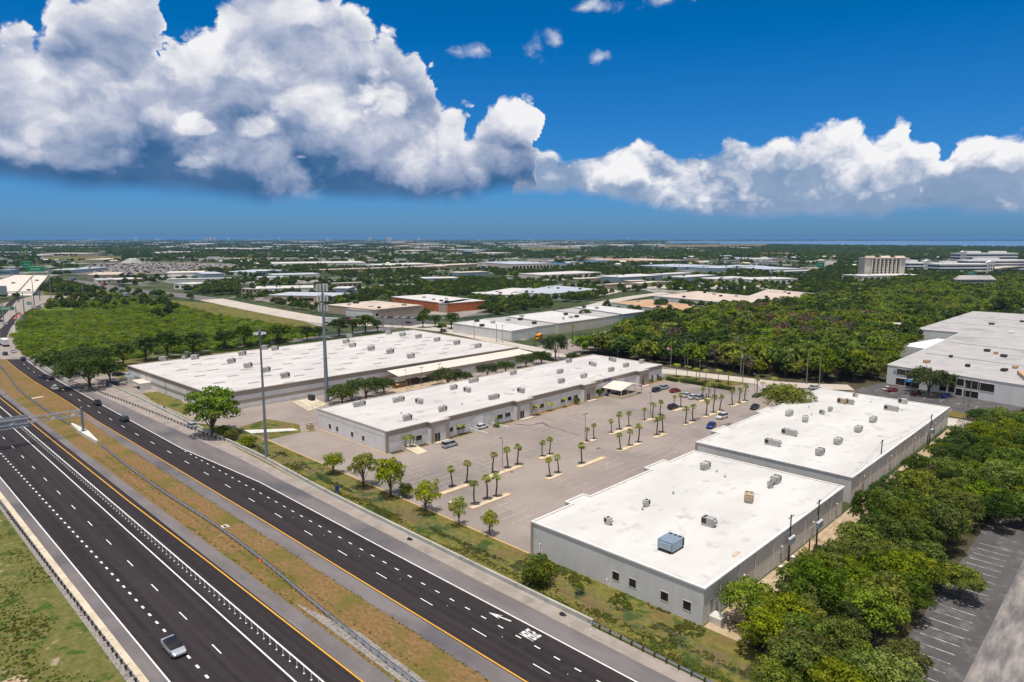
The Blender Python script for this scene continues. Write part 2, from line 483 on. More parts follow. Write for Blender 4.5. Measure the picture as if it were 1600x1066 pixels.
M['grass_med'] = mat('dry_median_grass', (0.155, 0.092, 0.032), (0.235, 0.143, 0.062), 2.0, 8, 1.0, bump=0.5, bscale=6, c3=(0.115, 0.108, 0.018), s3=0.13, t3=(0.45, 0.66), a3=0.85, c4=(0.33, 0.25, 0.14), s4=0.8, t4=(0.62, 0.74), stretch=(0.5, 1, 1))
M['grass_g'] = mat('green_verge_grass', (0.105, 0.105, 0.018), (0.18, 0.15, 0.04), 0.8, 8, 1.0, bump=0.6, bscale=5, c3=(0.16, 0.115, 0.045), s3=0.13, t3=(0.5, 0.62), c4=(0.045, 0.075, 0.012), s4=0.22, t4=(0.52, 0.62))
M['grass_left'] = mat('rough_green_grass', (0.095, 0.105, 0.02), (0.155, 0.135, 0.045), 0.9, 8, 1.0, bump=0.7, bscale=4, c3=(0.31, 0.25, 0.165), s3=0.35, t3=(0.60, 0.68), c4=(0.05, 0.085, 0.012), s4=0.35, t4=(0.54, 0.62))
M['gravel'] = mat('grey_gravel', (0.20, 0.18, 0.165), (0.32, 0.29, 0.26), 2.5, 6, 1.0, bump=0.6, bscale=8, c3=(0.13, 0.12, 0.11), s3=1.2)
M['sand'] = mat('sandy_soil', (0.37, 0.27, 0.17), (0.46, 0.36, 0.25), 0.5, 6, 1.0, bump=0.3, c3=(0.2, 0.16, 0.08), s3=0.3)
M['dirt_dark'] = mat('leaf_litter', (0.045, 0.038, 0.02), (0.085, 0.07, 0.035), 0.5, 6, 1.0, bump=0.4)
M['ground'] = mat('far_ground', (0.04, 0.058, 0.018), (0.075, 0.085, 0.035), 0.006, 8, 1.0, c3=(0.30, 0.28, 0.25), s3=0.010, t3=(0.53, 0.58), c4=(0.025, 0.042, 0.016), s4=0.02, t4=(0.5, 0.6))
M['dark_lot'] = mat('dark_car_park_asphalt', (0.072, 0.067, 0.068), (0.098, 0.091, 0.09), 0.15, 6, 0.9, c3=(0.30, 0.27, 0.24), s3=0.4, t3=(0.62, 0.8), c4=(0.15, 0.14, 0.135), s4=0.35, t4=(0.5, 0.7), stretch=(1, 0.3, 1))
M['worn_drive'] = mat('bleached_drive', (0.12, 0.112, 0.115), (0.32, 0.285, 0.26), 0.5, 12, 0.95, stretch=(1.6, 0.3, 1), lo=0.30, hi=0.74)
M['oil'] = mat('oil_stain', (0.10, 0.085, 0.075), (0.16, 0.14, 0.125), 1.0, 5, 0.9)
M['roof_w'] = mat('white_membrane_roof', (0.61, 0.585, 0.555), (0.535, 0.51, 0.485), 0.12, 9, 0.7, c3=(0.36, 0.345, 0.33), s3=0.3, t3=(0.55, 0.74), a3=0.75, stretch=(1, 0.35, 1), c4=(0.66, 0.6, 0.52), s4=0.5, t4=(0.68, 0.8), seam=(3.05, 14.0, 0.35, (0.40, 0.38, 0.36)))
M['roof_w2'] = mat('stained_white_roof', (0.58, 0.545, 0.52), (0.49, 0.46, 0.44), 0.16, 9, 0.75, c3=(0.30, 0.275, 0.255), s3=0.22, t3=(0.58, 0.74), a3=0.85, stretch=(1, 0.3, 1), c4=(0.50, 0.43, 0.35), s4=0.4, t4=(0.66, 0.78), seam=(3.05, 11.0, 0.4, (0.34, 0.32, 0.30)))
M['roof_g'] = mat('grey_gravel_roof', (0.37, 0.35, 0.34), (0.43, 0.41, 0.40), 0.15, 6, 0.9, c3=(0.30, 0.285, 0.275), s3=0.05)
M['roof_tan'] = mat('tan_gravel_roof', (0.50, 0.40, 0.33), (0.58, 0.48, 0.40), 0.08, 6, 0.9, c3=(0.40, 0.31, 0.25), s3=0.04)
M['roof_orange'] = mat('rusty_tan_roof', (0.42, 0.25, 0.14), (0.5, 0.33, 0.21), 0.06, 6, 0.9)
M['roof_met'] = mat('pale_metal_roof', (0.50, 0.52, 0.56), (0.58, 0.6, 0.62), 0.2, 3, 0.45, metal=0.2)
M['roof_cream'] = mat('cream_metal_roof', (0.62, 0.54, 0.46), (0.68, 0.6, 0.53), 0.3, 4, 0.7)
M['wall_w'] = mat('white_painted_concrete', (0.72, 0.70, 0.69), (0.66, 0.64, 0.63), 0.5, 6, 0.85, c3=(0.5, 0.48, 0.47), s3=0.25, t3=(0.6, 0.8), stretch=(1, 1, 0.25))
M['wall_g'] = mat('grey_painted_concrete', (0.64, 0.62, 0.60), (0.585, 0.565, 0.545), 0.5, 6, 0.85, c3=(0.40, 0.385, 0.37), s3=0.25, t3=(0.55, 0.8), stretch=(1, 1, 0.2), seam=(6.3, 6.3, 0.4, (0.3, 0.29, 0.28)))
M['wall_b'] = mat('taupe_painted_concrete', (0.37, 0.31, 0.26), (0.335, 0.28, 0.235), 0.6, 6, 0.85, stretch=(1, 1, 0.3))
M['wall_cream'] = mat('cream_wall', (0.62, 0.56, 0.48), (0.55, 0.5, 0.43), 0.2, 4, 0.85)
M['wall_tan'] = mat('tan_wall', (0.42, 0.33, 0.25), (0.36, 0.29, 0.22), 0.2, 4, 0.85)
M['brick'] = mat('orange_brick_wall', (0.46, 0.145, 0.055), (0.38, 0.115, 0.045), 0.3, 5, 0.85)
M['coping'] = mat('white_coping', (0.72, 0.69, 0.66), (0.62, 0.6, 0.57), 0.8, 4, 0.6)
M['coping_t'] = mat('tan_coping', (0.52, 0.45, 0.40), (0.46, 0.40, 0.35), 0.8, 4, 0.6)
M['glass'] = mat('dark_window_glass', (0.016, 0.014, 0.014), (0.03, 0.027, 0.026), 0.6, 3, 0.12, spec=0.5)
M['glass_b'] = mat('blue_window_glass', (0.03, 0.07, 0.12), (0.045, 0.09, 0.15), 0.1, 2, 0.15, spec=0.5)
M['frame'] = mat('window_frame', (0.55, 0.54, 0.53), rough=0.5)
M['steel'] = mat('galvanised_steel', (0.36, 0.38, 0.42), (0.44, 0.46, 0.5), 1.5, 4, 0.45, metal=0.55)
M['steel_d'] = mat('dull_grey_steel', (0.20, 0.22, 0.26), (0.26, 0.28, 0.32), 1.0, 4, 0.5, metal=0.4)
M['rtu'] = mat('pale_grey_enamel', (0.44, 0.43, 0.40), (0.36, 0.35, 0.33), 2.0, 5, 0.6, coords='obj', rnd=(0.02, 0.18))
M['rtu_b'] = mat('bluish_sheet_metal', (0.30, 0.38, 0.46), (0.26, 0.32, 0.38), 1.2, 4, 0.4, metal=0.3, coords='obj')
M['rtu_t'] = mat('tan_sheet_metal', (0.45, 0.34, 0.22), (0.36, 0.27, 0.18), 1.2, 4, 0.7, coords='obj')
M['coil'] = mat('dark_condenser_coil', (0.035, 0.033, 0.032), (0.06, 0.055, 0.05), 8, 3, 0.7, coords='obj')
M['black'] = mat('black_rubber', (0.012, 0.012, 0.013), (0.02, 0.02, 0.02), 5, 3, 0.8, coords='obj')
M['wood'] = mat('creosoted_timber', (0.045, 0.032, 0.02), (0.085, 0.06, 0.04), 1.5, 5, 0.9, stretch=(4, 4, 0.4))
M['wood_g'] = mat('weathered_grey_pole', (0.22, 0.20, 0.18), (0.3, 0.28, 0.26), 1.5, 5, 0.9, stretch=(4, 4, 0.4))
M['bark'] = mat('grey_brown_bark', (0.075, 0.055, 0.04), (0.13, 0.1, 0.075), 3, 5, 0.95, coords='obj', stretch=(2, 2, 0.5))
M['palmbark'] = mat('fibrous_palm_trunk', (0.055, 0.038, 0.028), (0.11, 0.08, 0.06), 4, 5, 0.95, coords='obj', stretch=(1, 1, 3))
M['leaf'] = mat('broadleaf_foliage', (0.054, 0.105, 0.002), (0.185, 0.25, 0.005), 0.5, 4, 0.7, coords='obj', rnd=(0.035, 0.38), trans=0.30, spec=0.3)
M['leaf_y'] = mat('bright_yellow_green_foliage', (0.15, 0.215, 0.005), (0.34, 0.38, 0.010), 0.6, 4, 0.7, coords='obj', rnd=(0.02, 0.2), trans=0.35, spec=0.3)
M['leaf_d'] = mat('dark_foliage', (0.024, 0.056, 0.002), (0.070, 0.118, 0.004), 0.6, 4, 0.7, coords='obj', rnd=(0.025, 0.3), trans=0.22, spec=0.3)
M['leaf_r'] = mat('russet_dry_foliage', (0.15, 0.075, 0.028), (0.20, 0.12, 0.045), 0.6, 4, 0.8, coords='obj', rnd=(0.03, 0.3))
M['leaf_dead'] = mat('bare_greybrown_twigs', (0.10, 0.075, 0.06), (0.15, 0.12, 0.09), 0.6, 4, 0.9, coords='obj', rnd=(0.02, 0.2))
M['palm'] = mat('palm_fronds', (0.15, 0.20, 0.014), (0.30, 0.33, 0.03), 1.0, 3, 0.6, coords='obj', rnd=(0.02, 0.2), trans=0.25)
M['water'] = mat('bay_water', (0.10, 0.20, 0.33), (0.13, 0.23, 0.36), 0.002, 4, 0.35, spec=0.4)
M['sign_g'] = mat('green_sign_face', (0.0, 0.20, 0.09), rough=0.5)
M['sign_b'] = mat('blue_sign_face', (0.01, 0.06, 0.32), rough=0.5)
M['orange'] = mat('orange_plastic', (0.75, 0.10, 0.02), rough=0.6)

# ------------------------------------------------------------------ ground and roads
G = MB()
gx = [-60000, -4000, 4000, 60000]
G.face([(-60000, -60000, 0), (60000, -60000, 0), (60000, 60000, 0), (-60000, 60000, 0)])
tag(obj('ground', G, M['ground']), kind='structure')


def pp(L, z=0): return [px(x, y, z) for x, y in L]


XE, XW = 40.0, -262.0       # straight stretch of the expressway
Z1, Z2, Z3, Z4 = 0.02, 0.04, 0.06, 0.08
# near land: verges
sheet('verge_west', rect(-420, 60, -60, 24), Z1, M['grass_left'])
sheet('verge_east', [(XE, 75.9), (XE, 92), (-79, 92), (-300, 92), (-330, 80), (-300, 70), (-250, 70.5), (-170, 76)], Z1, M['grass_g'])
med = [(XE, 47.6), (XE, 56.3)] + [(-60, 56.4), (-130, 56.2), (-200, 56.0), (-262, 58.4)] + [tuple(px(*p)[:2]) for p in [(120, 640), (50, 585), (0, 552)]] + [tuple(px(*p)[:2]) for p in [(0, 575 + 31)]] + [(-255, 46.4), (-60, 47.6)]
sheet('median', med, Z2, M['grass_med'])
# left carriageway
left_sh = rect(-420, XE, 25.2, 47.6)
sheet('road_shoulder', left_sh, Z1 + 0.01, M['shoulder'])
sheet('expressway_southbound', rect(-420, XE, 27.1, 44.75), Z2 + 0.005, M['asphalt_new'])
# right carriageway
yR = [(XE, 59.1), (-60, 59.1), (-130, 59.1), (-184, 58.7), (-240, 58.3), (-280, 58.7)] + [tuple(px(*p)[:2]) for p in [(50, 595), (25, 577), (7, 562)]]
wR = [(XE, 69.4), (-60, 69.4), (-100, 69.2), (-150, 69.2), (-170, 67.9), (-190, 66.4), (-235, 66.2)] + [tuple(px(*p)[:2]) for p in [(100, 600), (70, 583), (40, 562)]]
sh_in = [(XE, 56.3), (-130, 56.2), (-200, 56.0), (-262, 58.0 - 0.6)] + [tuple(px(*p)[:2]) for p in [(120, 640), (50, 585), (0, 552)]]
bar = [(XE, 75.5), (-35, 75.5), (-110, 75.5), (-160, 76.5)] + [tuple(px(*p)[:2]) for p in [(325, 677), (250, 640), (145, 592), (110, 597)]]
sheet('road_shoulder', sh_in + bar[::-1][0:0] + [tuple(px(*p)[:2]) for p in [(0, 520), (38, 548)]] + [tuple(px(*p)[:2]) for p in [(62, 570), (110, 597)]] + [(-250, 71.0), (-170, 73.6), (-110, 73.2), (XE, 72.8)], Z2 + 0.02, M['shoulder'])
sheet('concrete_apron', [(XE, 72.8), (-110, 73.2), (-170, 73.6), (-250, 71.0)] + [tuple(px(*p)[:2]) for p in [(108, 596), (145, 592), (250, 640), (325, 677)]] + [(-160, 76.5), (-110, 75.5), (XE, 75.5)], Z2 + 0.02, M['old_concrete'])
sheet('expressway_northbound', yR + wR[::-1], Z3 + 0.01, M['asphalt_new'])
# concrete interchange deck in the west
deck = pp([(50, 560), (0, 562), (0, 475), (30, 468), (55, 462), (110, 462), (188, 462), (188, 466), (110, 466.5), (75, 471), (48, 482), (30, 499), (24, 518), (37, 545), (62, 566)])
sheet('interchange_pavement', deck, Z3 + 0.02, M['old_concrete'])
sheet('expressway_northbound', pp([(0, 540), (10, 528), (17, 512), (28, 500), (36, 492), (30, 488), (20, 494), (10, 505), (0, 515)]), Z4 + 0.02, M['asphalt_new'])
sheet('expressway_northbound', pp([(0, 500), (14, 485), (22, 474), (36, 465), (28, 463), (14, 472), (0, 486)]), Z4 + 0.02, M['asphalt_new'])

# far roads
def road(name, pts, w, z, m): 
    mb = MB(); P = smooth_path(pts, 6); ribbon(mb, P, w, z); tag(obj(name, mb, m), kind='structure')
    for a, b in zip(P, P[1:]):
        d = (b - a).normalized() if (b - a).length else Vector((1, 0)); q = Vector((-d.y, d.x)) * (w / 2 + 2)
        keep([a + q, b + q, b - q, a - q])
road('far_road', pp([(330, 468), (420, 486), (520, 503), (600, 507), (680, 511), (760, 516)]), 22, 0.1, M['pale_road'])
road('far_road', pp([(70, 437), (120, 440), (190, 452), (260, 459), (330, 468)]), 22, 0.13, M['shoulder'])
road('far_road', pp([(70, 448), (110, 446), (190, 456), (258, 461)]), 9, 0.12, M['shoulder'])
road('street', pp([(180, 556), (250, 552), (330, 545), (420, 536), (500, 528), (560, 521), (608, 513), (640, 508), (700, 497), (760, 490)]), 11, 0.09, M['shoulder'])
road('street', pp([(610, 508), (700, 518), (800, 539), (850, 549), (905, 566), (1033, 580), (1120, 589), (1225, 601), (1330, 606)]), 10, 0.11, M['pale_road'])
road('far_road', pp([(900, 486), (930, 478), (960, 470), (1000, 463), (1040, 458)]), 16, 0.1, M['pale_road'])
road('far_road', pp([(1255, 426), (1275, 420), (1290, 415), (1300, 408)]), 24, 0.1, M['old_concrete'])
sheet('grass_slope', pp([(220, 466), (330, 474), (440, 492), (505, 512), (505, 520), (420, 520), (330, 497), (280, 480)]), 0.07, M['grass_g'])
sheet('grass_slope', pp([(70, 440), (120, 445), (190, 459), (180, 461), (70, 462), (60, 455)]), 0.07, M['grass_g'])
sheet('verge', pp([(160, 585), (260, 575), (430, 549), (640, 520), (600, 524), (430, 545), (330, 551), (200, 562), (150, 575)]), 0.07, M['grass_g'])
sheet('yard', pp([(582, 499), (662, 490), (700, 500), (640, 510), (600, 508)]), 0.14, M['dark_lot'])
sheet('yard', pp([(838, 542), (1015, 503), (1024, 490), (1040, 500), (900, 556), (870, 552)]), 0.14, M['lot'])
sheet('yard', pp([(700, 492), (760, 478), (775, 480), (720, 497)]), 0.14, M['lot'])
sheet('yard', pp([(800, 464), (945, 462), (975, 455), (950, 452), (860, 462), (800, 460)]), 0.14, M['pale_road'])
sheet('yard', pp([(395, 462), (500, 461), (520, 476), (470, 478), (400, 470)]), 0.14, M['lot'])
sheet('yard', pp([(960, 446), (1190, 446), (1250, 448), (1240, 452), (1100, 452), (980, 450)]), 0.14, M['pale_road'])
sheet('yard', pp([(420, 420), (600, 418), (610, 422), (420, 424)]), 0.16, M['lot'])
sheet('yard', pp([(150, 600), (205, 580), (200, 560), (150, 572), (110, 590), (140, 605)]), 0.06, M['lot'])
# business park asphalt
sheet('parking_lot', [(-300, 79.5), (-190, 79.5), (-181, 86.4), (-79.5, 86.4), (-79.5, 150), (-83.5, 152), (-83.5, 240), (-100, 243), (-100, 258), (-129, 258), (-133, 236), (-146, 238), (-182, 240), (-182, 238), (-219, 238), (-222, 84), (-300, 84)], Z2, M['lot'])
sheet('service_lane', [(-181, 86), (-222, 79.6), (-300, 79.6), (-318, 76), (-318, 84), (-222, 90)], Z1 + 0.005, M['old_concrete'])
sheet('lane', [(-100, 239), (-46, 239), (-20, 243), (-20, 250), (-105, 251), (-112, 262), (-120, 262)], Z2 + 0.01, M['pale_road'])
sheet('grass_strip', [(-146, 239.5), (-129.5, 239.5), (-121, 243), (-117, 256), (-150, 250)], Z3, M['grass_g'])
sheet('grass_strip', [(-181, 79.8), (-150, 79.8), (-79, 79.8), (XE, 79.8), (XE, 77), (-181, 77)], Z2 + 0.03, M['grass_g'])
sheet('grass_patch', [(-200, 86.4), (-181.5, 86.4), (-181.5, 97), (-190, 101), (-203, 97)], Z3, M['grass_g'])
sheet('grass_patch', [(-216, 78.5), (-200, 78.5), (-183, 83), (-183, 86), (-200, 86)], Z3, M['grass_g'])
sheet('grass_strip', pp([(222, 615), (262, 610), (300, 640), (292, 650), (240, 628)]), Z3, M['grass_g'])
sheet('footpath', [(-196, 86.2), (-191, 86.2), (-184, 97.5), (-187, 97.5)], Z4, M['white_conc'])
sheet('sandy_strip', rect(-45.0, -38.5, 86, 240), Z2, M['sand'])
sheet('sandy_strip', rect(-45, -36, 79, 87), Z2 + 0.005, M['grass_g'])
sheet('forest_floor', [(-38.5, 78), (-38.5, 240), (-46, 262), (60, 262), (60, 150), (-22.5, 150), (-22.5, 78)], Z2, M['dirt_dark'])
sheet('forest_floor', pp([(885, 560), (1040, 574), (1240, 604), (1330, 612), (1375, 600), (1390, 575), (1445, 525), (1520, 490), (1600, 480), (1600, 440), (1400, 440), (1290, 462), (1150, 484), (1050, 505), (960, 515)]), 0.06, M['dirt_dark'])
sheet('car_park', [(-22.5, 60), (-22.5, 168), (30, 168), (30, 60)], Z3, M['dark_lot'])
sheet('drive', [(-14.5, 60), (-14.5, 168), (-3, 168), (-3, 60)], Z3 + 0.02, M['worn_drive'])
sheet('car_park', [(-84, 268), (-43, 258), (-30, 284), (-80, 294)], Z3, M['dark_lot'])
sheet('grass_strip', [(-80, 254), (-40, 252), (-40, 259), (-84, 268), (-84, 258)], Z4, M['grass_med'])
sheet('gravel_strip', [(-20, 48.0), (-95, 48.0), (-80, 50.6), (-20, 49.6)], Z3 + 0.03, M['gravel'])
sheet('gravel_strip', rect(-420, XE, 23.2, 24.2), Z3, M['gravel'])
sheet('dirt_track', [(-104, 14), (-85, 18), (-60, 14), (-60, 9), (-86, 12), (-104, 8)], Z2 + 0.01, M['sand'])
# far open land
sheet('airfield', pp([(815, 387), (905, 387), (905, 392), (815, 393)]), 0.2, M['grass_g'])
sheet('airfield', pp([(1030, 383.5), (1210, 382.2), (1190, 385), (1030, 386.5)]), 0.2, M['grass_med'])
sheet('open_field', pp([(60, 402), (190, 401), (185, 408), (75, 409)]), 0.2, M['grass_g'])
sheet('open_field', pp([(330, 398), (400, 396), (400, 412), (345, 410)]), 0.2, M['grass_g'])
sheet('scrapyard_ground', pp([(100, 428), (150, 411), (240, 410), (350, 412), (380, 420), (300, 426), (180, 431)]), 0.2, mat('scrapyard_dirt', (0.24, 0.20, 0.165), (0.16, 0.135, 0.11), 0.02))
sheet('water', pp([(1046, 377.5), (1150, 377.3), (1250, 376.6), (1600, 376.6), (1900, 376.8), (1900, 388), (1600, 387), (1450, 386.2), (1300, 384.3), (1240, 381.5), (1130, 381.2), (1046, 380.2)]), 0.3, M['water'])
keep(pp([(1040, 377), (1900, 376.5), (1900, 387.5), (1600, 386.6), (1240, 383), (1040, 381)]))
keep(rect(-420, 60, -60, 79.5)); keep(rect(-320, -80, 79, 262)); keep(rect(-46, -39, 79, 243)); keep(rect(-84, -40, 80, 243)); keep([(-22.5, 60), (-22.5, 158), (60, 158), (60, 60)])
keep([(-86, 257), (-40, 250), (-36, 284), (-80, 296), (-86, 292)]); keep(deck); keep(pp([(-80, 427), (82, 427), (62, 466), (-80, 466)])); keep(rect(-60, -18, 240.5, 252))
for L in ([(815, 387), (905, 387), (905, 392), (815, 393)], [(1030, 382.5), (1210, 381.5), (1190, 386), (1030, 388)], [(60, 402), (190, 401), (185, 408), (75, 409)], [(100, 428), (150, 411), (240, 410), (350, 412), (380, 420), (300, 426), (180, 431)], [(220, 466), (330, 474), (440, 492), (505, 512), (505, 520), (420, 520), (330, 497), (280, 480)]): keep(pp(L))

# ------------------------------------------------------------------ road markings
W = MB(); Y = MB()
def dashes(mb, o, s0, s1, L, gap, w, z, first=None):
    s = s0
    while s < s1: mb.box(s, min(s + L, s1), o - w / 2, o + w / 2, z, z + 0.004); s += L + gap
def dpath(mb, pts, L, gap, w, z):
    P = smooth_path(pts, 10); acc = [0]
    for a, b in zip(P, P[1:]): acc.append(acc[-1] + (b - a).length)
    def at(t):
        for i in range(len(P) - 1):
            if acc[i + 1] >= t: return P[i].lerp(P[i + 1], (t - acc[i]) / max(acc[i + 1] - acc[i], 1e-6))
        return P[-1]
    t = 0
    while t + L < acc[-1]: ribbon(mb, [at(t), at(t + L)], w, z); t += L + gap
LW = 0.2
W.box(-420, XE, 27.1 - LW / 2, 27.1 + LW / 2, Z4, Z4 + 0.004)
dashes(W, 30.9, -330.4, XE, 0.95, 2.1, 0.32, Z4)
# broken lane line, anchored on the dashes of the photograph
s0 = -153.0
while s0 > -300: s0 -= 12.19
dashes(W, 34.35, s0 - 0.6, XE, 3.05, 9.14, 0.17, Z4)
W.box(-420, XE, 38.5 - 0.11, 38.5 + 0.11, Z4, Z4 + 0.004)
W.box(-300, XE, 41.0 - 0.11, 41.0 + 0.11, Z4, Z4 + 0.004)
ribbon(Y, [(XE, 44.65), (-60, 44.65), (-120, 44.2), (-160, 43.7), (-210, 43.6), (-300, 43.6), (-420, 43.6)], LW + 0.04, Z4)
ribbon(Y, [(p[0], p[1] + 0.25) for p in yR], LW + 0.04, Z4 + 0.01)
ribbon(W, [(p[0], p[1] - 0.1) for p in wR], LW + 0.02, Z4 + 0.012)
s0 = -118.0
while s0 > -186: s0 -= 12.19
dashes(W, 62.75, s0, XE, 3.05, 9.14, 0.16, Z4 + 0.01)
dpath(W, [(s0 - 9.14, 62.6), (-215, 62.3), (-260, 62.3), (-300, 63.0)] + [tuple(px(*p)[:2]) for p in [(52, 581), (33, 566)]], 3.05, 9.14, 0.17, Z4 + 0.01)
dashes(W, 65.95, -187.5, XE, 1.1, 2.55, 0.2, Z4 + 0.01)
for s in range(0, 16): W.box(-186.4 + 12.19 * s, -186.3 + 12.19 * s, 64.2, 64.35, Z4 + 0.01, Z4 + 0.03)
obj_w = tag(obj('lane_markings', W, M['paint']), kind='structure')
tag(obj('edge_markings', Y, M['paint_y']), kind='structure')
# rumble strips: faint pale combs on the shoulders
RS = MB()
s = -110.0
while s < 30:
    for k in range(8): RS.box(s + k * 0.32, s + k * 0.32 + 0.12, 45.6, 46.4, Z3 + 0.02, Z3 + 0.025); RS.box(s + 60 + k * 0.32, s + 60 + k * 0.32 + 0.12, 57.9, 58.5, Z3 + 0.02, Z3 + 0.03) if s < -30 else None
    s += 7.0
tag(obj('rumble_strip', RS, mat('pale_rumble_grooves', (0.24, 0.22, 0.215), rough=0.9)), kind='structure')
# MERGE and arrow on the on-ramp lane
tag_txt = bpy.data.curves.new('merge_lettering', 'FONT'); tag_txt.body = 'MERGE'; tag_txt.size = 1.0; tag_txt.align_x = 'CENTER'; tag_txt.align_y = 'CENTER'
tag_txt.extrude = 0.002; tag_txt.offset = 0.02
to = bpy.data.objects.new('merge_lettering', tag_txt); COL.objects.link(to)
c_ = px(831, 993); to.location = (c_.x, 67.5, Z4 + 0.02); to.rotation_euler.z = R(90); to.scale = (0.62, 3.9, 1); tag_txt.materials.append(M['paint']); tag(to, kind='structure')
AR = MB(); c_ = px(781, 964)
Ma = Matrix.Translation((c_.x, 67.75, Z4 + 0.02)) @ Matrix.Rotation(R(180 + 9), 4, 'Z')
AR.face([Ma @ Vector(p) for p in [(-2.2, -0.12, 0), (0.4, -0.12, 0), (0.4, 0.12, 0), (-2.2, 0.12, 0)]])
AR.face([Ma @ Vector(p) for p in [(0.4, -0.12, 0), (-0.4, -0.55, 0), (2.0, 0, 0), (-0.4, 0.55, 0), (0.4, 0.12, 0)]])
tag(obj('arrow_marking', AR, M['paint']), kind='structure')

# car park bays
PL = MB(); zz = Z3 + 0.02; pw = 0.13
def bays(oc, s0, s1, n_, both=True, lo=5.6, hi=5.6, cen=True):
    step = (s1 - s0) / n_
    if cen: PL.box(s0, s1, oc - pw / 2, oc + pw / 2, zz, zz + 0.004)
    for k in range(n_ + 1):
        a = s0 + k * step
        if lo: PL.box(a - pw / 2, a + pw / 2, oc - lo, oc - pw, zz, zz + 0.004)
        if hi: PL.box(a - pw / 2, a + pw / 2, oc + pw, oc + hi, zz, zz + 0.004)
bays(98.8, -102.2, -88.2, 5); bays(117.4, -102.3, -86.5, 6, lo=0); bays(135.8, -102.3, -86.5, 6); bays(153.2, -103, -86.5, 6)
bays(164.8, -102.8, -86.6, 6, lo=0); bays(182.8, -103.6, -87.2, 6, lo=0); bays(201.4, -103.6, -86, 6); bays(220.4, -104, -86, 6)
for oc, n_ in ((98.2, 0), (114.4, 0), (133.2, 1), (152.4, 1), (164.4, 0), (181.6, 0), (198.5, 1), (221.3, 1)):
    bays(oc, -137.5, -116.2, 8, lo=5.5 if not n_ else 5.2, hi=5.5 if not n_ else 0.0)
bays(103.0, -180, -148, 12, lo=4.9, hi=0, cen=False); bays(86.8, -180, -151, 11, lo=0, hi=4.6, cen=False)
tag(obj('parking_bay_markings', PL, M['paint_old']), kind='structure')
PL = MB()
for k in range(0, 26):
    o = 80 + k * 2.75
    PL.box(-21.6, -16.6, o - 0.07, o + 0.07, Z4, Z4 + 0.004)
    if k % 2 == 0: PL.box(-1.0, 4.2, o - 0.07, o + 0.07, Z4, Z4 + 0.004)
for k in range(4, 12):
    o = 0; p = Vector((-104 + k * 5.4, 283.5 - k * 0.75, 0)); PL.box(p.x, p.x + 0.14, p.y - 5, p.y, Z4 + 0.02, Z4 + 0.026)
    PL.box(p.x, p.x + 0.14, p.y - 17, p.y - 12, Z4 + 0.02, Z4 + 0.026)
tag(obj('parking_bay_markings', PL, mat('faded_white_paint', (0.62, 0.61, 0.59), (0.2, 0.19, 0.19), 0.9, 6)), kind='structure')
# the dark run of seepage across the lot
ST = MB()
P = smooth_path(pp([(805, 663), (830, 665), (846, 661), (858, 667), (872, 671), (890, 676), (905, 680)]), 6)
for i in range(len(P) - 1): ribbon(ST, [P[i], P[i + 1]], 0.5 + 0.5 * abs(math.sin(i * 0.9)), Z4)
for (x, y, a, b) in [(1089, 655, 2.0, 1.1), (1133, 665, 4.2, 0.9), (1150, 667, 2, 0.8), (935, 701, 0.9, 0.5), (800, 738, 0.5, 0.4), (1017, 590 + 40, 2.4, 0.5)]:
    c = px(x, y); ST.face([(c.x + math.cos(t * 0.524) * b * random.uniform(0.8, 1.2), c.y + math.sin(t * 0.524) * a * random.uniform(0.8, 1.2), Z4 + 0.01) for t in range(12)])
tag(obj('oil_stains', ST, M['oil']), kind='structure')
# ------------------------------------------------------------------ business park buildings
def ring(mb, pts, z0, z1, t_in, t_out, mi=0, touts=None):
    """a band following a closed outline (counter-clockwise), offset inwards and outwards"""
    n = len(pts); P = [Vector(p[:2]) for p in pts]
    if sum(P[i].x * P[(i + 1) % n].y - P[(i + 1) % n].x * P[i].y for i in range(n)) < 0: P = P[::-1]; touts = touts[::-1] if touts else None
    touts = touts or [t_out] * n
    def off(d):
        out = []
        for i in range(n):
            a, b, c = P[i - 1], P[i], P[(i + 1) % n]
            d1 = (b - a).normalized(); d2 = (c - b).normalized(); n1 = Vector((d1.y, -d1.x)); n2 = Vector((d2.y, -d2.x))
            k1 = d[i - 1]; k2 = d[i]
            den = n1.x * n2.y - n1.y * n2.x
            if abs(den) < 1e-4: out.append(b + n1 * k1); continue
            A = n1.dot(b) + k1; B_ = n2.dot(b) + k2
            out.append(Vector(((A * n2.y - B_ * n1.y) / den, (n1.x * B_ - n2.x * A) / den)))
        return out
    O_ = off(touts); I_ = off([-t_in] * n); b = len(mb.v)
    for L, z in ((O_, z0), (O_, z1), (I_, z1), (I_, z0)): mb.v += [(p.x, p.y, z) for p in L]
    for i in range(n):
        j = (i + 1) % n
        for k in range(4):
            l = (k + 1) % 4; mb.f.append((b + k * n + i, b + k * n + j, b + l * n + j, b + l * n + i)); mb.m.append(mi)


def walls(mb, pts, zs, mis):
    n = len(pts)
    if sum(pts[i][0] * pts[(i + 1) % n][1] - pts[(i + 1) % n][0] * pts[i][1] for i in range(n)) < 0: pts = pts[::-1]
    for i in range(n):
        a, c = pts[i], pts[(i + 1) % n]
        for z0, z1, mi in zip(zs, zs[1:], mis): mb.face([(a[0], a[1], z0), (c[0], c[1], z0), (c[0], c[1], z1), (a[0], a[1], z1)], mi)


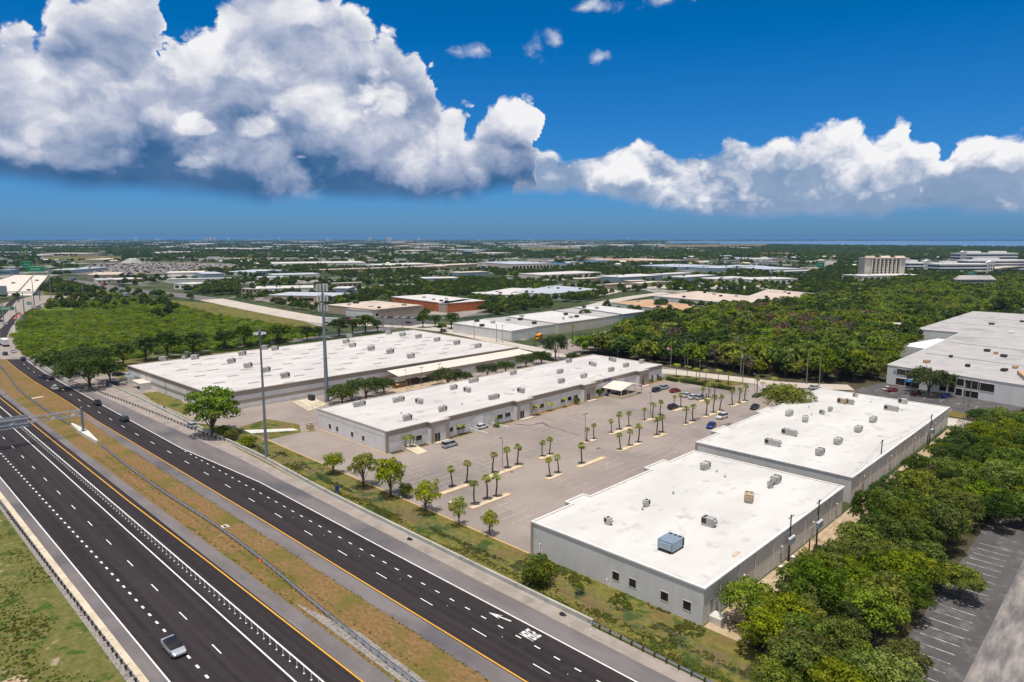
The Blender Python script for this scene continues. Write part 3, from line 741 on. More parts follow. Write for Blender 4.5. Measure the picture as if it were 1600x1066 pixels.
def warehouse(label, pts, h, wallm, zs, mis, roofm, copm, touts=None, cat='warehouse', name='warehouse', t_out=0.14):
    cxx = sum(p[0] for p in pts) / len(pts); cyy = sum(p[1] for p in pts) / len(pts)
    L = [(p[0] - cxx, p[1] - cyy) for p in pts]
    t = thing(name, (cxx, cyy, 0), label, cat)
    w = MB(); walls(w, L, zs, mis); obj('wall', w, wallm, t)
    r = MB(); LL = L if sum(L[i][0] * L[(i + 1) % len(L)][1] - L[(i + 1) % len(L)][0] * L[i][1] for i in range(len(L))) > 0 else L[::-1]
    r.face([(p[0], p[1], h - 0.12) for p in LL]); obj('roof', r, roofm, t)
    c = MB(); ring(c, L, h - 0.14, h + 0.12, 0.28, t_out, 0, touts); obj('coping', c, copm, t)
    keep(pts); t['_c'] = 0; del t['_c']
    return t, cxx, cyy


def window(parent, c, x0, x1, y0, y1, z0, z1, ax, gm='glass', fm='frame', nm='window', mull=0, d=0.05):
    """window on an axis aligned wall; ax: '+x','-x','+y','-y' is the way it looks. coordinates are world; c the parent's centre"""
    g = MB(); f = MB(); s = 1 if ax[0] == '+' else -1; e = 0.08
    if ax[1] == 'x':
        X = x0 - c[0]; a, b = y0 - c[1], y1 - c[1]
        g.box(min(X, X + s * 0.02), max(X, X + s * 0.02), a, b, z0, z1)
        xa, xb = min(X, X + s * d), max(X, X + s * d)
        f.box(xa, xb, a - e, a, z0 - e, z1 + e).box(xa, xb, b, b + e, z0 - e, z1 + e).box(xa, xb, a, b, z0 - e, z0).box(xa, xb, a, b, z1, z1 + e)
        for k in range(mull): q = a + (b - a) * (k + 1) / (mull + 1); f.box(xa, xb - s * 0.01 if s > 0 else xb, q - 0.03, q + 0.03, z0, z1)
    else:
        Yy = y0 - c[1]; a, b = x0 - c[0], x1 - c[0]
        g.box(a, b, min(Yy, Yy + s * 0.02), max(Yy, Yy + s * 0.02), z0, z1)
        ya, yb = min(Yy, Yy + s * d), max(Yy, Yy + s * d)
        f.box(a - e, a, ya, yb, z0 - e, z1 + e).box(b, b + e, ya, yb, z0 - e, z1 + e).box(a, b, ya, yb, z0 - e, z0).box(a, b, ya, yb, z1, z1 + e)
        for k in range(mull): q = a + (b - a) * (k + 1) / (mull + 1); f.box(q - 0.03, q + 0.03, ya, yb, z0, z1)
    w = obj(nm, g, M[gm], parent); obj('frame', f, M[fm], w); return w


def wpx(parent, c, pl, y0x, x1x, z0, z1, ax, **k): pass


# --- B1: nearest warehouse
B1 = [(-79.6, 87.0), (-45.2, 87.0), (-45.2, 145.2), (-79.6, 145.2), (-79.6, 134.0), (-81.3, 134.0), (-81.3, 126.3), (-79.6, 126.3), (-79.6, 104.2), (-81.3, 104.2), (-81.3, 98.6), (-79.6, 98.6)]
t1, c1x, c1y = warehouse('nearest warehouse, grey concrete walls and bright white flat roof beside the expressway', B1, 6.0, [M['wall_g'], M['wall_b']],
                         [0, 6.0 - 0.1], [0], M['roof_w'], M['coping'], touts=[0.14, 0.26, 0.14, 0.14] + [0.14] * 8)
cc = (c1x, c1y)
for (x_, y_) in ((963, 903), (989, 914), (1040, 934), (1076, 948)):
    p = px(x_, y_, 1.9); q = p; window(t1, cc, p.x - 0.65, p.x + 0.65, 87.0, 0, 1.55, 2.95, '-y', fm='wall_g')
pl = MB()
for k, s in enumerate([92, 98, 104, 111, 118, 125, 131, 138]): pl.tube((-45.2 + 0.14 - c1x, s - c1y, 0.2), (-45.2 + 0.14 - c1x, s - c1y, 5.8), 0.07, n=6)
for k, s in enumerate([92, 98, 104, 111, 118, 125, 131, 138]):
    g = MB(); g.tube((0.12, s - c1y, 0.2), (0.12, s - c1y, 5.85), 0.075, n=6); o = obj('downpipe', g, M['wall_w'], t1); o.location.x = -45.2 - c1x
g = MB(); g.box(-79.75 - c1x, -79.2 - c1x, 86.86 - c1y, 87.2 - c1y, 0, 5.84); obj('corner_pilaster', g, M['wall_b'], t1)
g = MB(); g.box(-0.0, 2.0, 88.7 - c1y, 90.6 - c1y, 0, 1.1); o = obj('loading_step', g, M['white_conc'], t1); o.location.x = -45.1 - c1x
window(t1, cc, -45.2, 0, 89.0, 90.1, 1.15, 3.3, '+x', gm='wall_b', nm='door')
for k, s in enumerate([99.5, 114, 128.5, 141]):
    window(t1, cc, -45.2, 0, s, s + 1.1, 0.1, 2.2, '+x', gm='steel', nm='door'); g = MB(); g.box(0, 0.35, s + 0.3 - c1y, s + 0.7 - c1y, 3.1, 3.4); o = obj('wall_lamp', g, M['white_conc'], t1); o.location.x = -45.2 - c1x

# --- B2: second warehouse
B2 = [(-83.2, 152.6), (-46.0, 152.6), (-46.0, 239.0), (-84.2, 239.0), (-84.2, 200.4), (-85.8, 200.4), (-85.8, 192.4), (-84.2, 192.4), (-84.0, 171.6), (-85.4, 171.6), (-85.4, 164.4), (-83.2, 164.4)]
t2, c2x, c2y = warehouse('second white roofed warehouse with pale grey walls behind the nearest one', B2, 5.8, [M['wall_g'], M['wall_b']], [0, 5.7], [0], M['roof_w'], M['coping'], touts=[0.12, 0.26] + [0.12] * 10)
for k, s in enumerate([158, 165, 171, 178, 185, 192, 199, 206, 213, 220, 227, 233]):
    g = MB(); g.tube((0.12, s - c2y, 0.2), (0.12, s - c2y, 5.6), 0.075, n=6); o = obj('downpipe', g, M['wall_w'], t2); o.location.x = -46.0 - c2x
    if k % 3 == 0:
        window(t2, (c2x, c2y), -46.0, 0, s + 2, s + 3.1, 0.1, 2.2, '+x', gm='wall_b', nm='door')
        g = MB(); g.box(0, 0.35, s + 2.3 - c2y, s + 2.7 - c2y, 4.0, 4.3); o = obj('wall_lamp', g, M['white_conc'], t2); o.location.x = -46.0 - c2x
for k, s in enumerate([214.6, 221.6, 229]): window(t2, (c2x, c2y), -46.0, 0, s, s + 1.3, 1.0, 2.4, '+x', fm='wall_g')
g = MB(); g.box(-83.4 - c2x, -82.8 - c2x, 152.45 - c2y, 152.8 - c2y, 0, 5.64); obj('corner_pilaster', g, M['wall_b'], t2)
for q in (-68.5, -60.2): g = MB(); g.tube((q - c2x, 152.5 - c2y, 0.1), (q - c2x, 152.5 - c2y, 5.6), 0.08, n=6); obj('downpipe', g, M['wall_g'], t2)

# --- B3: long warehouse with the entrance front
F = -146.6
B3 = [(-181.6, 102.8), (F, 102.8), (F, 116.7), (F + 1.7, 116.7), (F + 1.7, 123.2), (F, 123.2), (F, 151.4), (F + 1.7, 151.4), (F + 1.7, 158.4), (F, 158.4), (F, 185.4), (F + 1.7, 185.4), (F + 1.7, 191.8), (F, 191.8), (F, 219.6), (F + 1.7, 219.6), (F + 1.7, 225.8), (F, 225.8), (F, 238.2), (-181.6, 238.2)]
n3 = len(B3)
t3, c3x, c3y = warehouse('long white warehouse with taupe bands, dark windows and recessed entrances facing the car park', B3, 6.1, [M['wall_w'], M['wall_b']], [0, 4.55, 6.0], [0, 1], M['roof_w2'], M['coping_t'], touts=[0.12] + [0.3] * (n3 - 3) + [0.12, 0.12, 0.12][:2])
cc = (c3x, c3y)
# the end wall towards the expressway is white to the top: a white facing stands proud of the band
g = MB(); g.box(-181.7 - c3x, F - 0.45 - c3x, 102.76 - c3y, 102.8 - c3y, 4.55, 5.95); obj('end_wall_panel', g, M['wall_w'], t3)
g = MB(); g.box(F - 0.5 - c3x, F + 0.06 - c3x, 102.7 - c3y, 103.5 - c3y, 0, 5.96); obj('corner_pilaster', g, M['wall_b'], t3)
for (a, b) in ((116.7, 123.2), (151.4, 158.4), (185.4, 191.8), (219.6, 225.8)):
    # entrance bays: taupe piers, pale recessed panel and a glazed door
    g = MB(); x0, x1 = F + 1.7 - c3x, F + 1.95 - c3x
    for (q0, q1) in ((a - 0.02, a + 1.15), (b - 1.15, b + 0.02)): g.box(x0, x1, q0 - c3y, q1 - c3y, 0, 4.62)
    g.box(x0, x1, a - c3y, b - c3y, 4.62, 5.95); obj('entrance_surround', g, M['wall_b'], t3)
    g = MB(); g.box(x0, x0 + 0.05, a + 1.15 - c3y, b - 1.15 - c3y, 0.3, 4.6); obj('entrance_panel', g, M['wall_b'] if a > 180 else M['wall_g'], t3)
    g = MB(); g.box(x0 + 0.05, x0 + 0.1, a + 1.3 - c3y, a + 3.1 - c3y, 0.3, 2.7); o = obj('glass_door', g, M['glass'], t3)
    g = MB(); g.box(-0.02, 0.03, -0.03, 0.03, 0, 2.4); fo = obj('frame', g, M['frame'], o); fo.location = (x0 + 0.11, a + 2.2 - c3y, 0.3)
    g = MB(); g.box(x1, x1 + 1.3, a + 0.6 - c3y, b - 0.6 - c3y, 0, 0.32); obj('entrance_step', g, M['tan_conc'], t3)
for (o_, w_) in ((112.6, 2.0), (124.3, 1.9), (127.6, 3.2), (144.0, 2.6), (147.6, 2.4), (160.0, 2.3), (163.6, 2.3), (174.6, 2.3), (178.2, 2.2), (181.6, 2.2), (194.0, 2.4), (196.9, 2.4), (213.0, 1.0), (227.6, 1.2), (230.6, 1.2), (234.6, 1.2)):
    window(t3, cc, F, 0, o_, o_ + w_, 1.35, 2.75, '+x', fm='wall_w')
for (x_, y_) in ((512.5, 667), (524, 671), (549, 679), (567, 685)):
    p = px(x_, y_, 2.0); window(t3, cc, p.x - 0.6, p.x + 0.6, 102.8, 0, 1.3, 2.7, '-y', fm='wall_w')
g = MB(); g.box(F - c3x, F + 0.05 - c3x, 108.2 - c3y, 111.5 - c3y, 0.9, 3.4); obj('roller_door', g, M['wall_g'], t3)
g = MB(); g.box(F + 0.02 - c3x, F + 0.08 - c3x, 133.2 - c3y, 141.6 - c3y, 0.0, 4.6); dr = obj('loading_bay', g, M['wall_g'], t3)
g = MB(); g.box(F + 0.08 - c3x, F + 0.14 - c3x, 134.6 - c3y, 138.2 - c3y, 0.1, 3.9); obj('roller_door', g, M['wall_w'], dr)
for q in (132.9, 141.8): g = MB(); g.box(F - c3x, F + 7.5 - c3x, q - 0.12 - c3y, q + 0.12 - c3y, 0, 1.0); obj('retaining_wall', g, M['wall_w'], t3)
g = MB(); v = [(F + 0.1 - c3x, 108 - c3y), (F + 0.1 - c3x, 111.6 - c3y), (F + 6.5 - c3x, 111.6 - c3y), (F + 6.5 - c3x, 108 - c3y)]
g.prism(v, 0, [0.95, 0.95, 0.1, 0.1]); obj('ramp', g, M['tan_conc'], t3)
# blue painted name board and gabled entrance canopy
g = MB(); g.box(F + 0.02 - c3x, F + 0.10 - c3x, 198.6 - c3y, 203.6 - c3y, 4.75, 5.75); nb = obj('name_board', g, mat('deep_blue_lettering_board', (0.16, 0.15, 0.22), (0.02, 0.02, 0.16), 1.4, 2, 0.6), t3)
cn = thing('entrance_canopy', (F + 0.3, 204.5, 0), 'cream gabled porte cochere on slim posts at the long warehouse entrance', 'canopy')
g = MB(); ym = 0.0
g.loft([[(0, -7, 3.2), (0, 0, 4.7), (0, 7, 3.2), (0, 7, 3.0), (0, 0, 4.45), (0, -7, 3.0)], [(8.4, -7, 3.2), (8.4, 0, 4.7), (8.4, 7, 3.2), (8.4, 7, 3.0), (8.4, 0, 4.45), (8.4, -7, 3.0)]]); obj('roof', g, M['roof_cream'], cn)
for y_ in (-6.4, 6.4, -2.2, 2.2):
    g = MB(); g.box(8.0, 8.2, y_ - 0.1, y_ + 0.1, 0, 3.1 if abs(y_) > 5 else 4.0); obj('post', g, M['wall_w'], cn)
g = MB(); g.box(8.3, 8.6, -6.8, 3.2, 0, 1.15); g.box(3.0, 8.3, -6.9, -6.6, 0, 1.15); obj('low_wall', g, M['tan_conc'], cn)
# planting bed and yellow kerb along the front
KB = MB()
def kerb_line(pts, w=0.22, h=0.15, mb=None):
    mb = mb or KB
    for a, b in zip(pts, pts[1:]):
        a = Vector(a[:2]); b = Vector(b[:2]); d = (b - a); L = d.length; ang = math.atan2(d.y, d.x)
        mb.cbox(((a.x + b.x) / 2, (a.y + b.y) / 2, 0.02), (L + w, w, h), rz=ang)
for (a, b) in ((103.5, 107.6), (112, 116), (123.8, 132.5), (142.5, 150.8), (159, 184.8), (192.4, 197), (226.2, 238)):
    kerb_line([(F + 2.3, a), (F + 2.3, b)]); sheet('planting_bed', rect(F + 0.05, F + 2.2, a, b), Z4, M['dirt_dark'] if a < 150 else M['grass_med'])
kerb_line([(F + 0.4, 102.3), (-181, 102.3)], 0.3)
kerb_line([(-181, 86.3), (-150.5, 86.3), (-79.8, 86.3)], 0.3, mb=KB)
kerb_line([(-131, 238.8), (-121, 242.2), (-117.5, 250)]); kerb_line([(-146, 238.8), (-131, 238.8)])
tag(obj('kerb', KB, M['curb_y']), kind='structure')

# --- B4: large low warehouse on the left
B4 = [(-299.5, 86.0), (-222.2, 88.6), (-219.6, 230.2), (-303.5, 233.0)]
n4 = 4
t4, c4x, c4y = warehouse('largest warehouse with huge stained white roof and taupe striped walls, left of the cell tower', B4, 6.2, [M['wall_w'], M['wall_b']], [0, 1.7, 2.9, 4.5, 6.1], [0, 1, 0, 1], M['roof_w2'], M['coping_t'], touts=[0.2, 0.3, 0.1, 0.1])
k = 0
for s in range(9):
    for o in range(8):
        if k >= 62: break
        X = -292 + s * 8.6 + (o % 2) * 0; Yo = 98 + o * 17.5 + (s % 2) * 8.7
        if Yo > 228: continue
        g = MB(); g.box(-0.62, 0.62, -2.0, 2.0, 0, 0.12); obj('skylight', g, mat('skylight_plastic', (0.34, 0.32, 0.30), rough=0.5) if k == 0 else sk, t4, loc=(X - c4x, Yo - c4y, 6.09)); k += 1
        if k == 1: sk = bpy.data.materials['skylight_plastic']
for s in (-280, -262, -243):
    g = MB(); g.tube((0, 0, 0.2), (0, 0, 5.9), 0.08, n=6); obj('downpipe', g, M['wall_b'], t4, loc=(s - c4x, 86.0 + (s + 299.5) * 0.0336 - 0.12 - c4y, 0))
cw = thing('loading_canopy', (-219.3, 192, 0), 'long cream sloping loading canopy along the large warehouse', 'canopy')
g = MB(); g.loft([[(0, -37, 5.35), (9.5, -38.5, 4.6), (9.5, -38.5, 4.45), (0, -37, 5.2)], [(0, 38, 5.35), (9.5, 38, 4.6), (9.5, 38, 4.45), (0, 38, 5.2)]]); obj('roof', g, M['roof_cream'], cw)
g = MB(); g.box(9.5, 9.65, -38.5, 38, 3.3, 4.62); obj('fascia', g, M['wall_b'], cw)
g = MB(); g.box(0.3, 9.4, -18, 37.5, 0.0, 3.2); obj('enclosed_dock', g, M['wall_w'], cw)
for y_ in range(-38, -17, 5):
    g = MB(); g.box(9.2, 9.4, y_, y_ + 0.2, 0, 4.4); obj('post', g, M['steel_d'], cw)

# --- outdoor canopies by the large warehouse end
for (x_, y_, w_, d_, m_, lb) in ((226, 606, 9.5, 6.0, 'roof_cream', 'grey carport shelter with open front beside the large warehouse end wall'), (206, 598, 5.0, 4.5, 'rtu_b', 'small blue topped shelter next to the carport by the large warehouse')):
    c = px(x_, y_, 0); sh = thing('open_shelter', (c.x, c.y, 0), lb, 'shelter')
    g = MB(); g.box(-w_ / 2, w_ / 2, -d_ / 2, d_ / 2, 2.6, 2.75); obj('roof', g, M[m_], sh)
    g = MB(); g.box(w_ / 2 - 0.15, w_ / 2, -d_ / 2 + 0.1, d_ / 2, 0, 2.6).box(-w_ / 2, w_ / 2 - 0.15, d_ / 2 - 0.15, d_ / 2, 0, 2.6); obj('side_wall', g, M['wall_g'], sh)
    for q in (-w_ / 2 + 0.1, 0, w_ / 2 - 0.5):
        g = MB(); g.box(q, q + 0.12, -d_ / 2 + 0.05, -d_ / 2 + 0.17, 0, 2.6); obj('post', g, M['wall_w'], sh)

# --- rooftop units
def make_rtu(kind):
    t = thing('rooftop_unit', (0, 0, 0), '', 'air conditioner')
    W_, D_, H_ = {'m': (1.5, 2.2, 1.15), 's': (1.0, 1.2, 0.9), 'l': (2.9, 3.6, 1.5), 'w': (1.5, 3.6, 1.1), 't': (1.7, 2.3, 1.2)}[kind]
    bm_ = {'l': 'rtu_b', 't': 'rtu_t'}.get(kind, 'rtu')
    g = MB(); g.box(-W_ / 2 + 0.1, W_ / 2 - 0.1, -D_ / 2 + 0.1, D_ / 2 - 0.1, 0, 0.4); obj('curb', g, M['coil'] if kind == 'l' else M['wall_g'], t)
    g = MB(); g.box(-W_ / 2, W_ / 2, -D_ / 2, D_ / 2, 0.4, H_ + 0.4)
    for q in (-0.25, 0.2): g.box(W_ / 2, W_ / 2 + 0.03, D_ * q - 0.25, D_ * q + 0.25, 0.55, H_ + 0.2)
    obj('casing', g, M[bm_], t)
    nf = 3 if kind == 'l' else (1 if kind == 's' else 2)
    for i in range(nf):
        g = MB(); y_ = D_ / 2 - 0.45 if nf > 1 and kind != 'w' else 0
        x_ = (i - (nf - 1) / 2) * (W_ * 0.9 / nf)
        if kind == 'w': x_ = 0; y_ = D_ / 2 - 0.5 - i * 0.95
        g.tube((x_, y_, H_ + 0.4), (x_, y_, H_ + 0.47), 0.27 if kind != 's' else 0.3, n=12); obj('fan', g, M['coil'], t)
    g = MB(); g.box(-W_ / 2 + 0.08, W_ / 2 - 0.08, D_ / 2, D_ / 2 + 0.03, 0.5, H_ + 0.3); g.box(-W_ / 2 - 0.03, -W_ / 2, D_ / 2 - (1.0 if kind != 's' else 0.6), D_ / 2 - 0.08, 0.5, H_ + 0.3)
    g.box(W_ / 2, W_ / 2 + 0.035, D_ / 2 - 0.6, D_ / 2 - 0.08, 0.5, H_ + 0.3)
    obj('coil', g, M['coil'], t)
    g = MB(); g.box(-W_ / 2 + 0.2, W_ / 2 - 0.2, -D_ / 2 - 0.35, -D_ / 2, 0.6, H_ + 0.1); obj('intake_hood', g, M[bm_], t)
    return t
PROT = {k: make_rtu(k) for k in 'mslwt'}; USED = set()
RTU = [
 (1, 950, 818, 's', 'small beige rooftop unit nearest the left edge of the nearest warehouse roof', 1.5), (1, 1010, 790, 's', 'small grey rooftop unit on the car park side of the nearest warehouse roof', 0),
 (1, 1048, 856, 'l', 'large bluish rooftop unit with three fans nearest the camera on the nearest warehouse roof', 0), (1, 1107, 820, 'm', 'grey rooftop unit just behind the large bluish unit', 1.57),
 (1, 1102, 732, 'm', 'grey twin rooftop unit near the far left corner of the nearest warehouse roof', 0), (1, 1170, 782, 't', 'tan rooftop unit in the middle of the nearest warehouse roof', 0.4),
 (1, 1212, 754, 'm', 'grey rooftop unit near the far edge of the nearest roof', 0), (1, 1204, 761, 's', 'small dark rooftop unit tucked against a larger one near the far roof edge', 0),
 (2, 1336, 620, 's', 'low grey rooftop unit farthest back on the second warehouse roof', 1.57), (2, 1327, 631, 'm', 'grey half of the orange and grey pair at the back of the second warehouse roof', 1.57), (2, 1315, 630, 't', 'small orange tan rooftop box at the back of the second warehouse roof', 1.57),
 (2, 1410, 630, 'm', 'pale square rooftop unit near the far right edge of the second warehouse roof', 1.57), (2, 1392, 641, 'w', 'long rooftop unit with dark end near the right side of the second warehouse roof', 1.57),
 (2, 1233, 649, 'm', 'pale rooftop unit at the back left edge of the second warehouse roof', 0), (2, 1297, 642, 's', 'small grey rooftop unit, upper of two near the centre of the second roof', 0), (2, 1284, 647, 's', 'flat small rooftop unit, lower of two near the centre of the second roof', 1.57),
 (2, 1258, 658, 'm', 'grey rooftop unit between the left edge and centre of the second warehouse roof', 0.3), (2, 1364, 659, 'm', 'grey rooftop unit alone on the right half of the second warehouse roof', 0), (2, 1341, 674, 'm', 'grey rooftop unit at the middle right of the second warehouse roof', 0),
 (2, 1233, 679, 'w', 'long grey rooftop unit with dark fan end, left side of the second warehouse roof', 1.57), (2, 1207, 695, 'w', 'long rooftop unit nearest the left front corner of the second warehouse roof', 1.57), (2, 1309, 693, 'm', 'dark grey rooftop unit, upper of two at the front of the second warehouse roof', 0), (2, 1281, 710, 'm', 'dark grey rooftop unit nearest the front edge of the second warehouse roof', 0),
 (3, 562, 634, 'w', 'pale green rooftop unit nearest the left end of the long warehouse roof', 0), (3, 623, 627, 'w', 'wide pale rooftop unit, second from the left end of the long warehouse roof', 0), (3, 655, 630, 'm', 'grey rooftop unit, third from the left end of the long warehouse roof', 1.57), (3, 637, 656, 'm', 'dark fronted rooftop unit nearest the entrance front of the long warehouse, left end', 0),
 (3, 692, 642, 'm', 'grey rooftop unit above the loading bay of the long warehouse', 0), (3, 709, 608, 'm', 'light rooftop unit left of a bluish one on the long warehouse roof', 0), (3, 730, 612, 'm', 'bluish rooftop unit on the left half of the long warehouse roof', 1.57), (3, 772, 623, 'w', 'pale rooftop unit near the front edge left of the centre of the long roof', 0),
 (3, 740, 597, 'w', 'pale rooftop unit at the back edge left of the centre of the long roof', 0), (3, 802, 585, 'm', 'small rooftop unit at the back edge in the centre of the long warehouse roof', 0), (3, 814, 613, 'm', 'bluish grey rooftop unit near the front edge in the centre of the long roof', 1.57), (3, 875, 583, 'm', 'dark fronted rooftop unit in the middle of the right half of the long roof', 0),
 (3, 889, 566, 'm', 'grey rooftop unit at the back edge on the right half of the long roof', 0), (3, 926, 571, 'w', 'dark wide rooftop unit near the back right of the long warehouse roof', 1.2), (3, 957, 564, 'w', 'dark rooftop unit at the back edge near the right end of the long roof', 1.2), (3, 978, 573, 'm', 'grey rooftop unit near the right end of the long warehouse roof', 0), (3, 955, 580, 'm', 'grey rooftop unit above the entrance canopy of the long warehouse', 0),
 (3, 1003, 567, 'm', 'rooftop unit nearest the far right corner of the long warehouse roof', 0), (3, 912, 590, 'm', 'grey rooftop unit near the front edge of the right half of the long roof', 0), (3, 877, 598, 'm', 'grey rooftop unit near the front edge just right of the centre of the long roof', 0)]
for (b, x_, y_) in [(4, 547, 528), (4, 541, 536), (4, 551, 542), (4, 580, 547), (4, 610, 552), (4, 642, 559), (4, 416, 581), (4, 446, 590), (4, 608, 522), (4, 629, 525), (4, 654, 528), (4, 683, 533), (4, 714, 538), (4, 747, 543), (4, 379, 555), (4, 362, 567), (4, 388, 574), (4, 414, 546), (4, 430, 547), (4, 305, 561), (4, 289, 561), (4, 256, 564)]:
    RTU.append((b, x_, y_, 's' if x_ in (289,) else 'm', None, 0))
fourth = ['in the far group behind the cell tower, topmost', 'in the left of the far group behind the cell tower', 'in the far group right of the cell tower', 'first of the row of four running towards the loading canopy', 'second of the row of four running towards the loading canopy', 'nearest the loading canopy roof', 'left of the thin light mast foot, nearer the front', 'nearest the front edge of the huge roof', 'farthest at the back edge of the huge roof', 'first of the five along the far right edge', 'second of the five along the far right edge', 'third of the five along the far right edge', 'fourth of the five along the far right edge', 'nearest the far right corner of the huge roof', 'at the back edge left of the thin mast, upper of three', 'left of the thin mast, middle of three', 'left of the thin mast, lowest of three', 'just right of the thin mast at the back edge', 'at the back edge between the thin mast and cell tower', 'near the back edge in the left quarter', 'smallest, left of another near the back edge', 'bluish, nearest the far left corner of the huge roof']
HB = {1: 6.0, 2: 5.8, 3: 6.1, 4: 6.2}; k4 = 0
for (b, x_, y_, kd, lb, rz) in RTU:
    if lb is None: lb = 'grey rooftop unit ' + fourth[k4]; k4 += 1
    c = px(x_, y_, HB[b]); loc = (c.x, c.y, HB[b] - 0.12); sc = 1.0 if b != 4 else 1.25
    if kd in USED: r_ = dup(PROT[kd], loc, rz, lb, sc=sc)
    else: r_ = PROT[kd]; r_.location = loc; r_.rotation_euler.z = rz; r_['label'] = lb; r_.scale = (sc,) * 3; USED.add(kd)
    r_['group'] = 'rooftop air conditioning units'
# little vents
vp = None
for i, (x_, y_) in enumerate([(1120, 737), (1133, 745), (1052, 771), (1004, 796), (1264, 636), (1268, 648), (1361, 628), (1409, 641), (722, 632), (802, 610), (627, 646), (970, 579)]):
    b = 1 if y_ > 730 else (2 if x_ > 1200 else 3); c = px(x_, y_, HB[b])
    if vp is None:
        vp = thing('roof_vent', (c.x, c.y, HB[b] - 0.12), '', 'vent', 'small roof vents'); g = MB(); g.tube((0, 0, 0), (0, 0, 0.4), 0.14, n=8); obj('pipe', g, M['steel_d'], vp); g = MB(); g.tube((0, 0, 0.4), (0, 0, 0.6), 0.27, 0.1, n=8); obj('cowl', g, M['steel'], vp); q = vp
    else: q = dup(vp, (c.x, c.y, HB[b] - 0.12))
    q['label'] = {1: 'small round metal vent on the nearest warehouse roof', 2: 'small round metal vent on the second warehouse roof', 3: 'small round metal vent on the long warehouse roof'}[b]; q['group'] = 'small roof vents %d' % b
# rust stains on roofs belong to the membrane
for (b, x_, y_, a_) in ((1, 1147, 762, 0.7), (3, 595, 638, 1.3), (1, 1150, 865, 1.4), (2, 1345, 722, 1.2), (2, 1408, 722 - 40, 1.0), (3, 828, 577, 3.2), (3, 925, 590, 2.0)):
    c = px(x_, y_, HB[b]); g = MB(); tt = {1: t1, 2: t2, 3: t3}[b]
    g.face([(c.x + math.cos(t * 0.524) * 0.35 * a_ * random.uniform(0.5, 1.3) - tt.location.x, c.y + math.sin(t * 0.524) * a_ * random.uniform(0.6, 1.2) - tt.location.y, HB[b] - 0.11) for t in range(12)])
    obj('roof_patch', g, mat('rusty_roof_patch', (0.42, 0.28, 0.17), (0.6, 0.5, 0.42), 1.5) if 'rusty_roof_patch' not in bpy.data.materials else bpy.data.materials['rusty_roof_patch'], tt)

# --- B6: big pale office warehouse on the right
pA = px(1387, 570, 7.6); pB = px(1547, 594, 7.6); d_ = (pB - pA).normalized(); nn = Vector((-d_.y, d_.x, 0))
if nn.y < 0: nn = -nn
L6 = 95.0; W6 = 132.0; nn = Vector((0, 1, 0)); pB = pA + d_ * L6
B6 = [tuple(pA[:2]), tuple(pB[:2]), (pB.x, 424.0), (-79.4, 424.0), (-78.0, 336.0)]
t6, x6, y6 = warehouse('large pale office warehouse with grey roof and tall dark windows at the right edge', B6, 7.6, [M['wall_w'], M['wall_b']], [0, 7.5], [0], M['roof_g'], M['coping'])
t6b, x6b, y6b = warehouse('farther grey roofed wing stepped behind the pale office warehouse', [(-100.3, 424.4), (60, 424.4), (60, 562), (-98, 556)], 7.2, [M['wall_w']], [0, 7.1], [0], M['roof_g'], M['coping'])
for v in (470, 512):
    g = MB(); g.box(-99.5 - x6b, 59.5 - x6b, v - y6b, v + 0.6 - y6b, 7.05, 7.16); obj('roof_seam', g, M['steel_d'], t6b)
for i, (u, v) in enumerate([(-60, 440), (-75, 478), (-40, 486), (-82, 520), (-55, 530), (-20, 500), (-30, 455), (-64, 505)]):
    g = MB(); g.cbox((u - x6b, v - y6b, 7.1), (2.6, 2.6, 1.0)); obj('roof_equipment', g, M['coil'] if i % 3 else M['coping'], t6b)
a6 = math.atan2(d_.y, d_.x)
def w6(u0, u1, z0, z1, nm='window', mt='glass'):
    g = MB(); f = MB(); w_ = u1 - u0; g.box(0, w_, -0.05, 0.0, z0, z1); f.box(-0.12, 0, -0.1, 0, z0 - 0.1, z1 + 0.1).box(w_, w_ + 0.12, -0.1, 0, z0 - 0.1, z1 + 0.1).box(0, w_, -0.1, 0, z0 - 0.12, z0).box(0, w_, -0.1, 0, z1, z1 + 0.12)
    p = pA + d_ * u0
    o = obj(nm, g, M[mt], t6, loc=(p.x - x6, p.y - y6, 0), rz=a6); obj('frame', f, M['wall_w'], o)
for (x_, wd, z0, z1) in ((1402, 5.6, 4.4, 6.6), (1416.5, 5.2, 4.4, 6.6), (1402, 5.6, 0.4, 3.0), (1416.5, 5.2, 0.3, 2.4), (1484, 2.4, 1.0, 6.4), (1496, 2.4, 3.9, 6.4), (1494.5, 2.4, 0.2, 2.8), (1509, 4.8, 3.4, 6.4), (1508, 4.8, 0.2, 2.6), (1470, 2.4, 1.0, 6.4), (1530, 5, 3.4, 6.2)):
    p = px(x_, 590, 0); # intersect the wall plane by pixel column
    u = (x_ - 1387) / (1547 - 1387.0); 
    # perspective-correct along the wall using roof corners
    q0 = px(1387, 570, 7.6); q1 = px(1547, 594, 7.6); y_ = 570 + (594 - 570) * u; q = px(x_, y_, 7.6); uu = (q - pA).dot(d_)
    w6(uu, uu + wd, z0, z1)
g = MB(); p = pA + d_ * 8.0; g.box(0, 4.2, -2.0, 0, 2.5, 2.7); obj('awning', g, mat('bright_blue_awning', (0.02, 0.16, 0.60)), t6, loc=(p.x - x6, p.y - y6, 0), rz=a6)
g = MB(); p = pA + d_ * 3.1; g.tube((0, -0.06, 5.3), (0, -0.01, 5.3), 0.75, n=20); obj('round_emblem', g, mat('faded_blue_emblem', (0.12, 0.30, 0.42), (0.3, 0.45, 0.5), 3), t6, loc=(p.x - x6, p.y - y6, 0), rz=a6)
